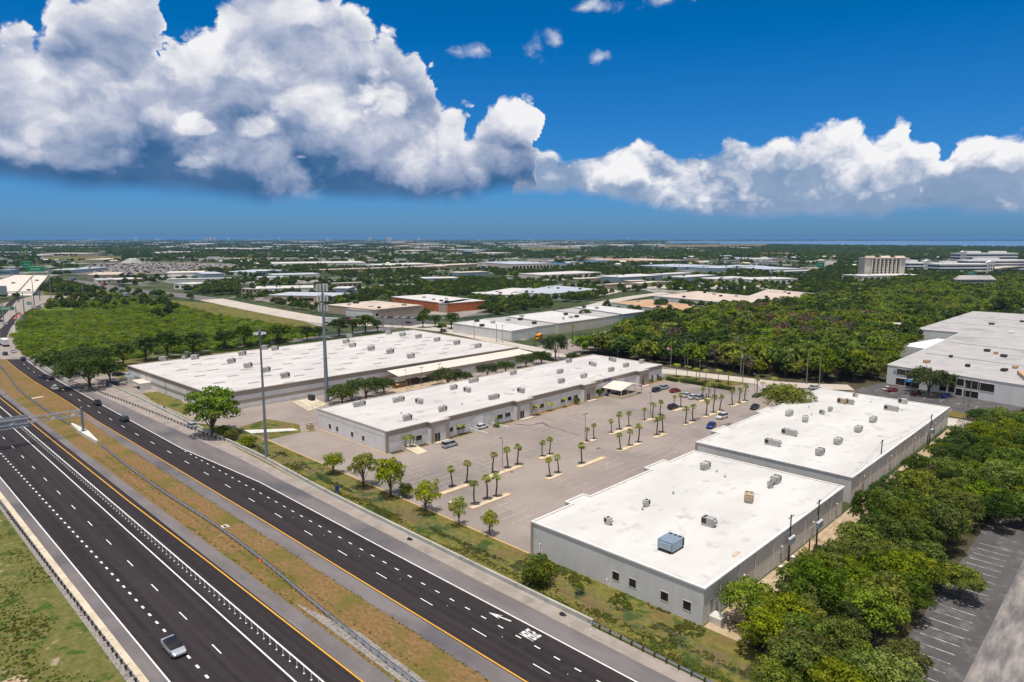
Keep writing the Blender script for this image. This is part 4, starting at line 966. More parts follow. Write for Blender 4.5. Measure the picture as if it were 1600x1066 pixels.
for i, (u, v, w_, l_, h_) in enumerate([(10, 18, 1.6, 3, 1.0), (24, 22, 1.4, 1.4, 0.9), (14, 40, 1.2, 1.2, .8), (44, 16, 3, 14, 1.2), (48, 12, 4, 3, 1.6), (53, 20, 1.5, 5, 1.0), (38, 34, 1.5, 2, .8), (30, 60, 2, 2, .9), (22, 70, 2, 2, .9), (26, 66, 1.4, 1.4, .8), (55, 74, 3.4, 3, 1.2), (36, 24, 1.5, 3, .8)]):
    p = pA + d_ * u + nn * v; g = MB(); g.box(-w_ / 2, w_ / 2, -l_ / 2, l_ / 2, 0.2, h_ + 0.2); g.box(-w_ / 2 + .1, w_ / 2 - .1, -l_ / 2 + .1, l_ / 2 - .1, 0, 0.2)
    o = obj('roof_equipment', g, M['coil'] if i % 3 else M['roof_orange'], t6, loc=(p.x - x6, p.y - y6, 7.5), rz=a6 + (0.5 if i == 3 else 0))
for v in (42, 86):
    g = MB(); g.box(3.3, L6 - 3, 0, 0.5, 7.49, 7.6); p = pA + nn * v; obj('roof_seam', g, M['steel_d'], t6, loc=(p.x - x6, p.y - y6, 0), rz=a6)
g = MB(); p = pA + nn * 70; g.box(-16, 0.0, 0, 40, 0, 5.4); obj('side_wing', g, M['wall_w'], t6, loc=(p.x - x6, p.y - y6, 0), rz=a6)
import numpy as np
# ------------------------------------------------------------------ expressway furniture
def guardrail(label, pts, both=True, spacing=1.905, h=0.78, posts=True, offset_block=0.0):
    P = smooth_path(pts, 8); o0 = Vector((P[0].x, P[0].y, 0))
    t = thing('guardrail', o0, label, 'guardrail')
    g = MB(); sides = (-1, 1) if both else (1,)
    for s_ in sides:
        prof = [(0.10, 0.48), (0.17, 0.54), (0.10, 0.63), (0.17, 0.72), (0.10, 0.80)]
        rings = []
        for i, p in enumerate(P):
            a = P[max(i - 1, 0)]; c = P[min(i + 1, len(P) - 1)]; d = (c - a).normalized(); n = Vector((-d.y, d.x)) * s_
            rings.append([(p.x - o0.x + n.x * q, p.y - o0.y + n.y * q, z) for q, z in prof])
        for A, B in zip(rings, rings[1:]):
            for k in range(4): g.face([A[k], B[k], B[k + 1], A[k + 1]]); g.face([(A[k + 1][0], A[k + 1][1], A[k + 1][2] + .001), (B[k + 1][0], B[k + 1][1], B[k + 1][2] + .001), (B[k][0], B[k][1], B[k][2] + .001), (A[k][0], A[k][1], A[k][2] + .001)])
    obj('rail', g, M['steel'], t)
    if both and spacing < 3:
        g = MB(); acc = 0
    pos = []; acc = 0.0; nxt = 0.0
    for a, b in zip(P, P[1:]):
        L = (b - a).length
        while nxt <= acc + L: pos.append(a.lerp(b, (nxt - acc) / L)); nxt += spacing
        acc += L
    pos.sort(key=lambda p: p.length); me = None; rest = MB()
    for i, p in enumerate(pos):
        if i < 100:
            if me is None: q = MB(); q.box(-0.075, 0.075, -0.09, 0.09, 0, h).box(-0.06, 0.06, -0.2, 0.2, 0.5, 0.78); me = q.mesh('guardrail_post', M['wood'] if not both else M['steel_d'])
            obj('post', me, None, t, loc=(p.x - o0.x, p.y - o0.y, 0))
        else: rest.box(p.x - o0.x - 0.075, p.x - o0.x + 0.075, p.y - o0.y - 0.09, p.y - o0.y + 0.09, 0, h)
    if rest.f: tag(obj('post_row', rest, M['steel_d'], t), kind='stuff')
    return t


gm1 = [tuple(px(*p)[:2]) for p in [(0, 573), (14, 590), (28, 609), (60, 634), (100, 660)]]
GX = -231.0
guardrail('double sided steel guardrail winding down the grassy median, nearer stretch', [(-208.5, 51.6), (-185, 50.9), (-160, 50.7), (-134, 51.3), (-113, 51.0), (-89, 49.7), (-66, 48.9), (-30, 48.6), (20, 48.4)])
guardrail('double sided steel guardrail in the median beyond the sign gantry pedestal', gm1 + [(-240, 51.4)])
guardrail('steel guardrail along the outer edge of the near carriageway, bottom left', [(-215, 23.6), (-120, 23.9), (-60, 24.0), (20, 24.0)], both=False)
guardrail('steel guardrail between the shoulder and triangular concrete apron across the road', [tuple(px(*p)[:2]) for p in [(107, 596), (140, 608), (170, 620), (200, 631), (250, 651), (300, 672), (350, 690), (398, 708)]], both=False, spacing=2.4)
guardrail('dark blue grey guardrail running on from the barrier end, bottom centre', [(-57.5, 75.7), (-45, 75.4), (-30, 75.2), (20, 75.0)], both=False)
# white concrete edging along the near guardrail
g = MB()
s = -420.0
while s < 36: g.box(s, s + 5.96, 24.3, 25.25, 0.02, 0.14); s += 6
tag(obj('concrete_edging', g, M['tan_conc']), 'long pale concrete edging strip beside the near guardrail', 'kerb')
# barrier wall on the park side
def barrier(label, pts, h=0.95, w=0.32, m='barrier'):
    P = smooth_path(pts, 5) if len(pts) > 2 else [Vector(p[:2]) for p in pts]; o0 = Vector((P[0].x, P[0].y, 0)); t = thing('barrier_wall', o0, label, 'barrier')
    g = MB(); rings = []
    for i, p in enumerate(P):
        a = P[max(i - 1, 0)]; c = P[min(i + 1, len(P) - 1)]; d = (c - a).normalized(); n = Vector((-d.y, d.x))
        rings.append([(p.x - o0.x + n.x * q, p.y - o0.y + n.y * q, z) for q, z in [(-w * 0.85, 0), (-w * 0.5, 0.3), (-w * 0.42, h), (w * 0.42, h), (w * 0.5, 0.3), (w * 0.85, 0)]])
    g.loft(rings); obj('wall', g, M[m], t); return t
barrier('long weathered concrete barrier wall between expressway shoulder and the green verge', [(-57, 75.8), (-90, 75.8), (-130, 76.2), (-150, 77.0)] + [tuple(px(*p)[:2]) for p in [(398, 711), (325, 677), (250, 640), (200, 616), (145, 592)]], h=1.0, w=0.5)
barrier('short concrete barrier wall closing the top of the concrete apron', pp([(145, 592), (120, 594), (109, 597)]), h=1.0, w=0.5)
barrier('curving concrete barrier round the outside of the interchange ramp', pp([(108, 597), (84, 584), (62, 569), (42, 550), (28, 530), (22, 516), (28, 500), (48, 484), (78, 472), (110, 467.5), (150, 466), (186, 466)]), h=0.9, w=0.6)
# light painted ribs on barrier joints
# gantry pedestal and sign truss
ped = thing('gantry_pedestal', (GX + 5, 51.5, 0), 'white flared concrete pedestal in the median under the gantry post', 'pedestal')
g = MB(); L = [(-12, -0.25), (-1.6, -0.75), (1.6, -0.75), (14, -0.25), (14, 0.25), (1.8, 1.15), (-1.8, 1.15), (-12, 0.25)]
g.prism(L, 0, 1.0); obj('block', g, M['white_conc'], ped)
ga = thing('sign_gantry', (GX + 5.2, 51.6, 0), 'grey steel cantilever gantry with lattice truss and sign backs over the near carriageway', 'gantry')
g = MB(); g.tube((0, 0, 1.0), (0, 0, 8.1), 0.36, 0.33, 16); g.tube((0, 0, 8.1), (0, 0, 8.2), 0.37, 0.2, 16); g.box(-0.6, 0.6, -0.6, 0.6, 1.0, 1.08); obj('post', g, M['steel_d'], ga)
g = MB(); x0, x1 = 0.1, 1.3
for (xx, z_) in ((-0.2, 5.9), (-0.2, 7.3), (1.1, 5.9), (1.1, 7.3)):
    g.tube((xx, -0.4, z_), (xx, -34, z_ + 0.6), 0.09, n=6)
for k in range(14):
    y0 = -0.6 - k * 2.4; y1 = y0 - 2.4; dz = 0.6 * k * 2.4 / 33; ez = 0.6 * (k + 1) * 2.4 / 33
    for xx in (-0.2, 1.1):
        g.tube((xx, y0, 5.9 + dz), (xx, y0, 7.3 + dz), 0.045, n=5); a, b = (5.9, 7.3) if k % 2 else (7.3, 5.9); g.tube((xx, y0, a + dz), (xx, y1, b + ez), 0.045, n=5)
    for z_ in (5.9, 7.3):
        g.tube((-0.2, y0, z_ + dz), (1.1, y0, z_ + dz), 0.04, n=5); g.tube((-0.2, y0, z_ + dz), (1.1, y1, z_ + ez), 0.035, n=5)
obj('truss', g, M['steel'], ga)
g = MB()
for k in range(9): g.box(-0.62, -0.5, -13.0 - k * 0.0, -31, 5.3 + k * 0.34, 5.3 + k * 0.34 + 0.09)
for k in range(8): g.box(-0.5, -0.4, -14.2 - k * 2.2, -14.05 - k * 2.2, 5.2, 8.2)
g.box(-0.72, -0.66, -31, -13, 5.2, 8.3); obj('sign_back', g, M['steel'], ga)
g = MB(); g.box(1.3, 2.1, -30, -13.2, 5.5, 5.56)
for k in range(30): g.box(1.3, 2.1, -30 + k * 0.57, -29.95 + k * 0.57, 5.56, 5.62)
for k in range(8): g.tube((2.1, -30 + k * 2.4, 5.5), (2.1, -30 + k * 2.4, 6.5), 0.03, n=5)
g.tube((2.1, -30, 6.5), (2.1, -13.2, 6.5), 0.03, n=5); obj('catwalk', g, M['steel_d'], ga)

# lane posts between the double white lines
g = MB(); g.tube((0, 0, 0), (0, 0, 0.05), 0.16, 0.14, 8); g.tube((0, 0, 0.05), (0, 0, 0.95), 0.05, 0.045, 6)
me = g.mesh('lane_post', M['paint']); s = -66.0; k = 0
while s > -252: 
    p = obj('lane_post', me, None, loc=(s, 40.15, Z2 + 0.005)); tag(p, 'slim white flexible post in the long row between the double white lines', 'post', 'lane posts between the white lines'); s -= 1.9 if s > -200 else 1.9; k += 1

# chain link fence along the verge
def chainlink(label, pts, h=1.8, step=3.0, wires=0.34):
    P = [Vector(p[:2]) for p in pts]; o0 = Vector((P[0].x, P[0].y, 0)); t = thing('chain_link_fence', o0, label, 'fence'); w = MB(); pm = MB(); n = 0; posts = MB()
    q = MB(); q.tube((0, 0, 0), (0, 0, h + 0.05), 0.04, n=6); me = q.mesh('fence_post', M['steel'])
    for a, b in zip(P, P[1:]):
        L = (b - a).length; d = (b - a) / L
        for z_ in (0.1, h): w.tube((a.x - o0.x, a.y - o0.y, z_), (b.x - o0.x, b.y - o0.y, z_), 0.022, n=4)
        k = 0.0
        while k < L:
            for sg in (0, 1):
                u0, u1 = (k, min(k + 0.9, L)) if sg == 0 else (min(k + 0.9, L), k)
                A = a + d * u0; B = a + d * u1; w.face([(A.x - o0.x, A.y - o0.y, 0.08), (A.x - o0.x + d.x * .014, A.y - o0.y + d.y * .014, 0.08), (B.x - o0.x + d.x * .014, B.y - o0.y + d.y * .014, h), (B.x - o0.x, B.y - o0.y, h)])
            k += wires
        k = 0.0
        while k < L:
            A = a + d * k
            if n < 100: obj('post', me, None, t, loc=(A.x - o0.x, A.y - o0.y, 0))
            n += 1; k += step
    obj('wire_mesh', w, M['steel_d'], t); return t
chainlink('chain link fence along the verge between barrier wall and the warehouses', [(-181, 80.2), (-150, 80.4), (-110, 80.6), (-75, 80.2), (-30, 79.9)])
chainlink('chain link compound fence round the cell tower base', pp([(455, 628), (482, 643), (500, 635), (512, 632)]), step=2.4)

# ------------------------------------------------------------------ poles
def mast(loc, h, label, name, r0, r1, ring=True):
    t = thing(name, loc, label, 'light mast'); g = MB(); n = 6
    for k in range(n): g.tube((0, 0, h * k / n), (0, 0, h * (k + 1) / n), r0 + (r1 - r0) * k / n, r0 + (r1 - r0) * (k + 1) / n, 12)
    obj('shaft', g, M['steel_d'], t)
    if ring:
        g = MB(); g.tube((0, 0, h), (0, 0, h + 0.5), 0.35, 0.35, 10); g.tube((0, 0, h - 0.35), (0, 0, h - 0.2), 0.75, 0.75, 14); obj('ring', g, M['steel_d'], t)
        for k in range(6):
            a = k * math.pi / 3; g = MB(); g.tube((math.cos(a) * 0.7, math.sin(a) * 0.7, h - 0.3), (math.cos(a) * 1.2, math.sin(a) * 1.2, h - 0.35), 0.06, n=6)
            g.tube((math.cos(a) * 1.25, math.sin(a) * 1.25, h - 0.75), (math.cos(a) * 1.25, math.sin(a) * 1.25, h - 0.2), 0.34, 0.16, 10); obj('lamp_head', g, M['frame'], t)
    return t
hm = mast(px(417, 720), 33.8, 'tall slender high mast light pole standing in the verge left of centre', 'high_mast_light', 0.42, 0.2)
for (x_, y_, h_, lb) in ((40, 507, 22, 'grey high mast light pole inside the curve of the interchange ramp'), (54, 479, 24, 'tall light pole at the foot of the bridge ramp'), (80, 465, 24, 'tall light pole behind the ramp among green bushes'), (130, 464, 18, 'light pole behind the ramp, right of the bushes')):
    mast(px(x_, y_), h_, lb, 'high_mast_light', 0.4, 0.2, ring=False)
# cell tower
tw = thing('cell_tower', px(511, 628), 'very tall grey cell tower monopole with antenna platforms between two warehouses', 'cell tower')
g = MB(); H_ = 41.0
for k in range(8): g.tube((0, 0, H_ * k / 8), (0, 0, H_ * (k + 1) / 8), 0.78 - 0.055 * k, 0.78 - 0.055 * (k + 1) + 0.01, 16)
obj('shaft', g, M['steel_d'], tw)
g = MB(); g.tube((0.6, -0.3, 0), (0.35, -0.25, H_), 0.09, n=6); g.tube((0.5, -0.5, 0), (0.3, -0.35, H_), 0.07, n=6); obj('cable_run', g, M['rtu_b'], tw)
for (zc, rad, hh) in ((40.2, 2.1, 2.4), (36.6, 2.0, 2.2), (33.2, 1.7, 2.0)):
    g = MB()
    for k in range(3):
        a = k * 2.094 + 0.4; b = a + 2.094
        for zz_ in (zc - 0.5, zc + 0.4): g.tube((math.cos(a) * rad, math.sin(a) * rad, zz_), (math.cos(b) * rad, math.sin(b) * rad, zz_), 0.06, n=5)
        g.tube((0, 0, zc), (math.cos(a) * rad, math.sin(a) * rad, zc), 0.07, n=5); g.tube((0, 0, zc - 0.8), (math.cos((a + b) / 2) * rad * 0.5, math.sin((a + b) / 2) * rad * 0.5, zc - 0.5), 0.06, n=5)
    obj('platform', g, M['steel_d'], tw)
    for k in range(3):
        a = k * 2.094 + 0.4; b = a + 2.094
        for u in (0.08, 0.36, 0.64, 0.92):
            xx = (math.cos(a) * (1 - u) + math.cos(b) * u) * rad; yy = (math.sin(a) * (1 - u) + math.sin(b) * u) * rad; an = math.atan2(yy, xx)
            g = MB(); g.box(0.1, 0.28, -0.17, 0.17, -hh / 2, hh / 2); g.box(0.02, 0.1, -0.04, 0.04, -hh / 2 - 0.2, hh / 2 + 0.2)
            o = obj('antenna_panel', g, M['coping'] if (k + int(u * 10)) % 3 else M['wall_g'], tw, loc=(xx, yy, zc), rz=an)
g = MB(); g.tube((0, 0, H_), (0, 0, H_ + 2.5), 0.05, 0.02, 6); obj('whip_aerial', g, M['steel_d'], tw)
c = px(487, 626); gs = thing('generator', (c.x, c.y, 0), 'dark generator cabinet on a pale pad at the foot of the cell tower', 'generator')
g = MB(); g.cbox((0, 0, 0), (4.5, 3, 0.15)); obj('pad', g, M['white_conc'], gs); g = MB(); g.cbox((0, 0, 0.15), (2.6, 1.4, 1.9)); obj('casing', g, M['coil'], gs); g = MB(); g.tube((0.8, 0, 2.05), (0.8, 0, 2.6), 0.1, n=8); obj('exhaust', g, M['steel'], gs)
sheet('compound_pad', [tuple(px(*p)[:2]) for p in [(455, 628), (482, 643), (512, 632), (490, 622)]], Z4, M['tan_conc'])
c = px(485, 673); eq = thing('pump_unit', (c.x, c.y, 0), 'tan pump cabinet on stepped pad at the left end of the long warehouse', 'cabinet')
g = MB(); g.cbox((0, 0, 0), (2.9, 2.0, 0.3)); g.cbox((-0.6, -0.5, 0), (2.5, 1.6, 0.2)); obj('pad', g, M['sand'], eq); g = MB(); g.cbox((0, 0, 0.3), (2.2, 1.4, 1.7)); obj('casing', g, M['rtu_t'], eq); g = MB(); g.cbox((0.3, 0, 2.0), (1.1, 0.8, 0.5)); obj('hood', g, M['rtu_t'], eq)


def lot_lamp(x, y, h, label, arm=1):
    c = px(x, y); t = thing('lamp_post', (c.x, c.y, 0), label, 'lamp post'); g = MB(); g.tube((0, 0, 0), (0, 0, 0.5), 0.25, 0.25, 10); obj('base', g, M['white_conc'], t)
    g = MB(); g.tube((0, 0, 0.5), (0, 0, h), 0.09, 0.06, 8); obj('pole', g, M['steel_d'], t)
    for s_ in ((-1, 1) if arm == 2 else (-1,)):
        g = MB(); g.box(-0.2, 0.2, s_ * 0.15, s_ * 1.0, h - 0.05, h + 0.12); obj('lamp_head', g, M['steel_d'], t)
lot_lamp(785, 735, 8.4, 'lamp post on the three palm island nearest the left of the car park'); lot_lamp(914, 690, 8.0, 'lamp post beside two palms in the middle of the car park', 2)
lot_lamp(1016, 653, 8.3, 'lamp post between palms on the far middle island of the car park'); lot_lamp(627, 779, 8.5, 'lamp post behind the yellow green tree at the near kerb of the car park')
lot_lamp(1178, 620, 8.5, 'lamp post beside the palm at the car park entrance island'); lot_lamp(1110, 626, 8.0, 'lamp post among palms at the top end of the car park')
lot_lamp(635, 608, 7.5, 'lamp post in the yard behind the long warehouse, left one'); lot_lamp(659, 604, 7.5, 'lamp post in the yard behind the long warehouse, right one', 2); lot_lamp(687, 598, 7.5, 'lamp post half hidden by trees behind the long warehouse', 2)
lot_lamp(253, 574, 8, 'lamp post between street trees behind the huge roof'); lot_lamp(578, 519, 8, 'lamp post between two street trees beyond the huge roof')


def util_pole(x, y, h, label, tr=0, wood='wood', arms=1, lean=0.0, base=None):
    c = base if base else px(x, y); t = thing('utility_pole', (c.x, c.y, 0), label, 'utility pole', rz=0.0); g = MB(); g.tube((0, 0, 0), (lean, 0, h), 0.17, 0.11, 8); obj('pole', g, M[wood], t)
    for k in range(arms):
        g = MB(); z_ = h - 0.5 - k * 1.1; g.box(lean - 0.05, lean + 0.05, -1.1, 1.1, z_, z_ + 0.1)
        for q in (-1.0, -0.4, 0.4, 1.0): g.tube((lean, q, z_ + 0.1), (lean, q, z_ + 0.32), 0.05, n=6)
        obj('crossarm', g, M['wood_g'], t)
    if tr:
        g = MB(); g.box(-0.05, 0.05, -1.2, 1.2, h - 3.3, h - 3.2); obj('bracket', g, M['steel'], t)
        for q in range(tr):
            a = (q - (tr - 1) / 2) * 0.85; g = MB(); g.tube((0.34, a, h - 5.2), (0.34, a, h - 4.1), 0.33, n=10); o = obj('transformer', g, M['rtu_b'], t); g = MB(); g.tube((0.32, a, h - 4.1), (0.32, a, h - 4.0), 0.29, 0.22, 10); g.tube((0.32, a, h - 4.0), (0.32, a, h - 3.7), 0.04, n=5); obj('lid', g, M['coping'], o)
    return t
up1 = Vector((-39.4, 105.5, 0)); up2 = Vector((-38.9, 113.4, 0))
util_pole(0, 0, 8.6, 'timber utility pole with three transformers nearest the camera beside the nearest warehouse', 3, base=px(1232, 876)); util_pole(0, 0, 9.6, 'timber utility pole with blue transformers, second along the nearest warehouse wall', 3, base=px(1275, 858))
util_pole(1263, 878, 4.4, 'short bare timber pole between the transformer poles', 0, arms=0); util_pole(1374, 745, 9.2, 'timber utility pole with one bent arm at the near corner of the second warehouse', 0)
util_pole(1451, 701, 9.6, 'timber utility pole with transformers near the far end of the second warehouse wall', 2); util_pole(1448, 703, 5.0, 'stub pole right beside the pole near the far warehouse wall end', 0, arms=0)
for i, (x_, y_, h_, lb) in enumerate([(1260, 601, 14, 'tall grey concrete utility pole, left of three in front of the woods'), (1280, 603, 13.5, 'tall grey utility pole, right of three in front of the woods'), (1157, 588, 13, 'tall grey utility pole with transformer beside the palm lined street'), (1070, 575, 13, 'grey utility pole in front of the woods at the street bend'), (1074, 577, 9, 'shorter pole right next to the grey pole at the street bend'), (1093, 590, 8, 'slim pole rising from the palm lined verge'),
                            (965, 562, 11, 'grey pole rising in front of the woods beyond the long warehouse'), (1160, 602, 9, 'slim lamp pole at the street end of the hedge'), (1505, 640, 9, 'utility pole in front of the office warehouse, right one'), (1514, 637, 10, 'utility pole right of the office warehouse parking'), (741, 529, 11, 'utility pole in front of the pale end wall of the street corner warehouse'), (776, 535, 10, 'utility pole near the corner of the street corner warehouse'), (785, 536, 10, 'second utility pole near the corner of the street corner warehouse'),
                            (600, 520, 12, 'grey utility pole at the street corner beyond the huge roof'), (611, 517, 13, 'utility pole with sign near the street corner, left of a pair'), (614, 517, 13, 'utility pole near the street corner, right of a pair'), (629, 517, 13, 'utility pole right of the pair at the street corner'), (867, 570, 11, 'utility pole in front of dark trees beyond the long warehouse'), (873, 571, 10, 'second utility pole in front of dark trees beyond the long warehouse'), (208, 566, 13, 'utility pole among street trees left of the huge roof'), (314, 540, 12, 'utility pole behind the street trees at the field edge')]):
    util_pole(x_, y_, h_, lb, 1 if i in (2,) else 0, 'wood_g', arms=1 if h_ > 9 else 0)
# wires
def wire(pts, label, sag=0.8):
    w = MB()
    for a, b in zip(pts, pts[1:]):
        a = Vector(a); b = Vector(b); prev = a
        for k in range(1, 9):
            t = k / 8; q = a.lerp(b, t); q.z -= sag * 4 * t * (1 - t); w.tube(prev, q, 0.02, n=4, cap=False); prev = q
    tag(obj('overhead_wire', w, M['coil']), label, 'wire')
pa, pb, pc, pd = px(1232, 876), px(1275, 858), px(1374, 745), px(1451, 701)
for dz, q in ((8.2, 0.9), (7.1, -0.9)): wire([(pa.x, pa.y + q, dz), (pb.x, pb.y + q, dz + 1), (pc.x, pc.y + q, dz + 0.8), (pd.x, pd.y + q, dz + 1)], ['upper', 'lower'][q < 0] + ' overhead wire strung along the poles behind the near warehouses')
w1 = [px(965, 562), px(1070, 575), px(1157, 588), px(1260, 601), px(1280, 603)]
wire([(p.x, p.y, h) for p, h in zip(w1, (10.6, 12.5, 12.5, 13.4, 13))], 'overhead wire crossing in front of the woods beyond the street', 1.2)

# flag
c = px(1048, 573); fl = thing('flagpole', (c.x, c.y, 0), 'white flagpole with red and white striped flag beyond the long warehouse', 'flagpole')
g = MB(); g.tube((0, 0, 0), (0, 0, 9), 0.07, 0.04, 8); obj('pole', g, M['coping'], fl)
g = MB()
for k in range(7): g.box(-1.9, 0, -0.02, 0.02, 7.6 + k * 0.16, 7.6 + k * 0.16 + 0.155, mi=k % 2)
g.box(-0.85, 0, -0.03, 0.03, 8.1, 8.73, 2); obj('flag', g, [mat('flag_red', (0.5, 0.03, 0.04)), M['paint'], mat('flag_blue', (0.02, 0.03, 0.2))], fl, rz=0.5)

# signs and small verge items
c = px(527, 776); sg = thing('blue_sign', (c.x, c.y, 0), 'small blue guide sign on a post in the verge', 'sign'); g = MB(); g.tube((0, 0, 0), (0, 0, 1.9), 0.05, n=6); obj('post', g, M['steel'], sg); g = MB(); g.box(-0.03, 0.03, -0.42, 0.42, 1.0, 2.3); g.box(-0.05, 0.05, -0.5, 0.3, 1.9, 2.4); obj('panel', g, M['sign_b'], sg)
c = px(344, 684); sg = thing('green_marker_sign', (c.x, c.y, 0), 'small green marker sign beside the big tree at the barrier', 'sign'); g = MB(); g.box(-0.03, 0.03, -0.4, 0.4, 0.6, 2.2); obj('panel', g, M['sign_g'], sg); g = MB(); g.tube((0, 0, 0), (0, 0, 0.7), 0.05, n=6); obj('post', g, M['steel'], sg)
c = px(409, 876); sg = thing('orange_sandbag_marker', (c.x, c.y, 0), 'bright orange fallen marker lying against the median guardrail', 'marker'); g = MB(); g.loft([[(-0.9, -0.2, 0.1), (-0.9, 0.3, 0.1), (-0.8, 0.2, 0.5)], [(0, -0.5, 0.1), (0, 0.5, 0.1), (0, 0.1, 0.75)], [(1.0, -0.2, 0.05), (1.0, 0.3, 0.05), (0.9, 0.0, 0.3)]]); tag(obj('sheeting', g, M['orange'], sg))
c = px(352, 824); sg = thing('drain_inlet', (c.x, c.y, 0), 'small concrete drain inlet with dark opening in the median grass', 'drain'); g = MB(); g.cbox((0, 0, 0), (1.6, 1.3, 0.22)); obj('slab', g, M['tan_conc'], sg); g = MB(); g.cbox((0.1, -0.1, 0.22), (1.0, 0.5, 0.02)); obj('opening', g, M['coil'], sg)
c = px(58, 622); sg = thing('drain_inlet', (c.x, c.y, 0), 'pale concrete drain inlet in the median grass beyond the gantry', 'drain'); g = MB(); g.cbox((0, 0, 0), (1.6, 4.2, 0.18), rz=0.3); obj('slab', g, M['tan_conc'], sg)
c = px(879, 961); sg = thing('tyre_debris', (c.x, c.y, 0.05), 'torn black debris with orange scrap at the foot of the barrier wall', 'debris'); g = MB(); g.loft([[(-0.5, -0.3, 0), (-0.5, 0.3, 0), (-0.4, 0, 0.3)], [(0.1, -0.5, 0), (0, 0.5, 0), (0, 0, 0.45)], [(0.7, -0.2, 0), (0.6, 0.3, 0), (0.6, 0, 0.15)]]); obj('tyre', g, M['black'], sg); g = MB(); g.cbox((-1.2, 0, 0), (0.9, 0.4, 0.06), rz=0.4); obj('scrap', g, M['rtu_t'], sg)
c = px(640, 843); sg = obj('tyre_debris', MB().loft([[(-0.5, -0.3, 0), (-0.5, 0.3, 0), (-0.4, 0, 0.3)], [(0.1, -0.6, 0), (0, 0.5, 0), (0, 0, 0.35)], [(0.9, -0.2, 0), (0.6, 0.4, 0), (0.6, 0, 0.12)]]), M['black'], loc=(c.x, c.y, 0.06)); tag(sg, 'shredded black tyre pieces on the far shoulder below the parking lot trees', 'debris')
c = px(708, 797); bx = thing('utility_cabinet', (c.x, c.y, 0), 'tan metal cabinet at the lot kerb between two small trees', 'cabinet'); g = MB(); g.cbox((0, 0, 0), (1.5, 1.4, 1.7)); obj('casing', g, M['rtu_t'], bx); g = MB(); g.cbox((0, 0, 1.7), (1.6, 1.5, 0.08)); obj('lid', g, M['tan_conc'], bx)
for (x_, y_, lb) in ((843, 871, 'white vent pipes against the left corner of the nearest warehouse'), (950, 915, 'short white pipe on the nearest warehouse wall below the roof')):
    c = px(x_, y_); g = MB(); g.tube((0, 0, 0), (0, 0, 2.6 if x_ < 900 else 1.3), 0.12, n=8); g.tube((0.5, 0, 0), (0.5, 0, 1.5 if x_ < 900 else .6), 0.1, n=8); tag(obj('vent_pipe', g, M['paint'], loc=(c.x, 86.7, 0)), lb, 'pipe')
# compost of small equipment along the transformer strip
for i, (x_, y_, lb) in enumerate([(1195, 888, 'cream electrical cabinet beside the nearest warehouse right wall'), (1311, 795, 'white topped cabinet in the sandy gap between the two near warehouses'), (1222, 875, 'pale meter cabinet just behind the first transformer pole')]):
    c = px(x_, y_); bx = thing('electrical_cabinet', (-43.6, c.y, 0), lb, 'cabinet'); g = MB(); g.cbox((0, 0, 0), (0.6, 0.8, 1.3)); obj('casing', g, M['wall_b'], bx); g = MB(); g.cbox((0, 0, 1.3), (0.7, 0.9, 0.06)); obj('lid', g, M['coping'], bx)

# ------------------------------------------------------------------ palm islands
def island(x0, x1, y0, y1, label):
    n = 8; r_ = (x1 - x0) / 2; cxm = (x0 + x1) / 2; L = []
    for k in range(n + 1): a = math.pi + math.pi * k / n; L.append((cxm + math.cos(a) * r_, y0 + r_ + math.sin(a) * r_))
    for k in range(n + 1): a = math.pi * k / n; L.append((cxm + math.cos(a) * r_, y1 - r_ + math.sin(a) * r_))
    cy = (y0 + y1) / 2; L = [(a - cxm, b - cy) for a, b in L]; t = thing('kerbed_island', (cxm, cy, 0), label, 'island')
    g = MB(); ring(g, L, 0.02, 0.19, 0.22, 0.0); obj('kerb', g, M['curb_y'], t); g = MB(); g.face([(a * 0.82, b * 0.96, 0.14) for a, b in L]); obj('mulch_bed', g, M['tan_conc'], t)
ISL = {'i1': (-114.6, 93.6, 102.6), 'i2': (-103.7, 93.0, 105.1), 'i3': (-114.9, 108.3, 120.7), 'i4': (-115.2, 127.7, 133.2), 'i5': (-103.8, 117.4, 123.4), 'i6': (-103.9, 129.5, 141.0), 'i7': (-115.5, 146.9, 152.4), 'i8': (-115.4, 158.7, 169.9), 'i9': (-104.3, 147.3, 159.0), 'i10': (-116.2, 177.4, 186.4), 'i11': (-104.3, 164.9, 171.3), 'i12': (-116.4, 195.8, 201.1), 'i13': (-105.0, 182.8, 188.6), 'i14': (-105.3, 195.7, 206.9), 'i15': (-105.6, 215.0, 225.8), 'i16': (-116.9, 213.5, 221.3)}
NM = {'i1': 'left side, nearest the expressway', 'i2': 'right side, nearest the expressway', 'i3': 'left side, second from the expressway, with a lamp post', 'i4': 'left side, short, third from the expressway', 'i5': 'right side, short, second from the expressway', 'i6': 'right side, third from the expressway, mostly bare', 'i7': 'middle of the car park, beside a double lamp post', 'i8': 'left side, long, just beyond the middle lamp post', 'i9': 'right side, long, fourth from the expressway',
      'i10': 'left side, under the far middle lamp post', 'i11': 'right side, short, fifth from the expressway', 'i12': 'left side, beside the black parked car', 'i13': 'right side, left of the blue car', 'i14': 'right side, just above the white moving car', 'i15': 'right side, nearest the far exit', 'i16': 'left side, farthest, beside the row of white cars'}
for k, (s_, a, b) in ISL.items(): island(s_, s_ + 1.7, a, b, 'yellow kerbed palm island, ' + NM[k])

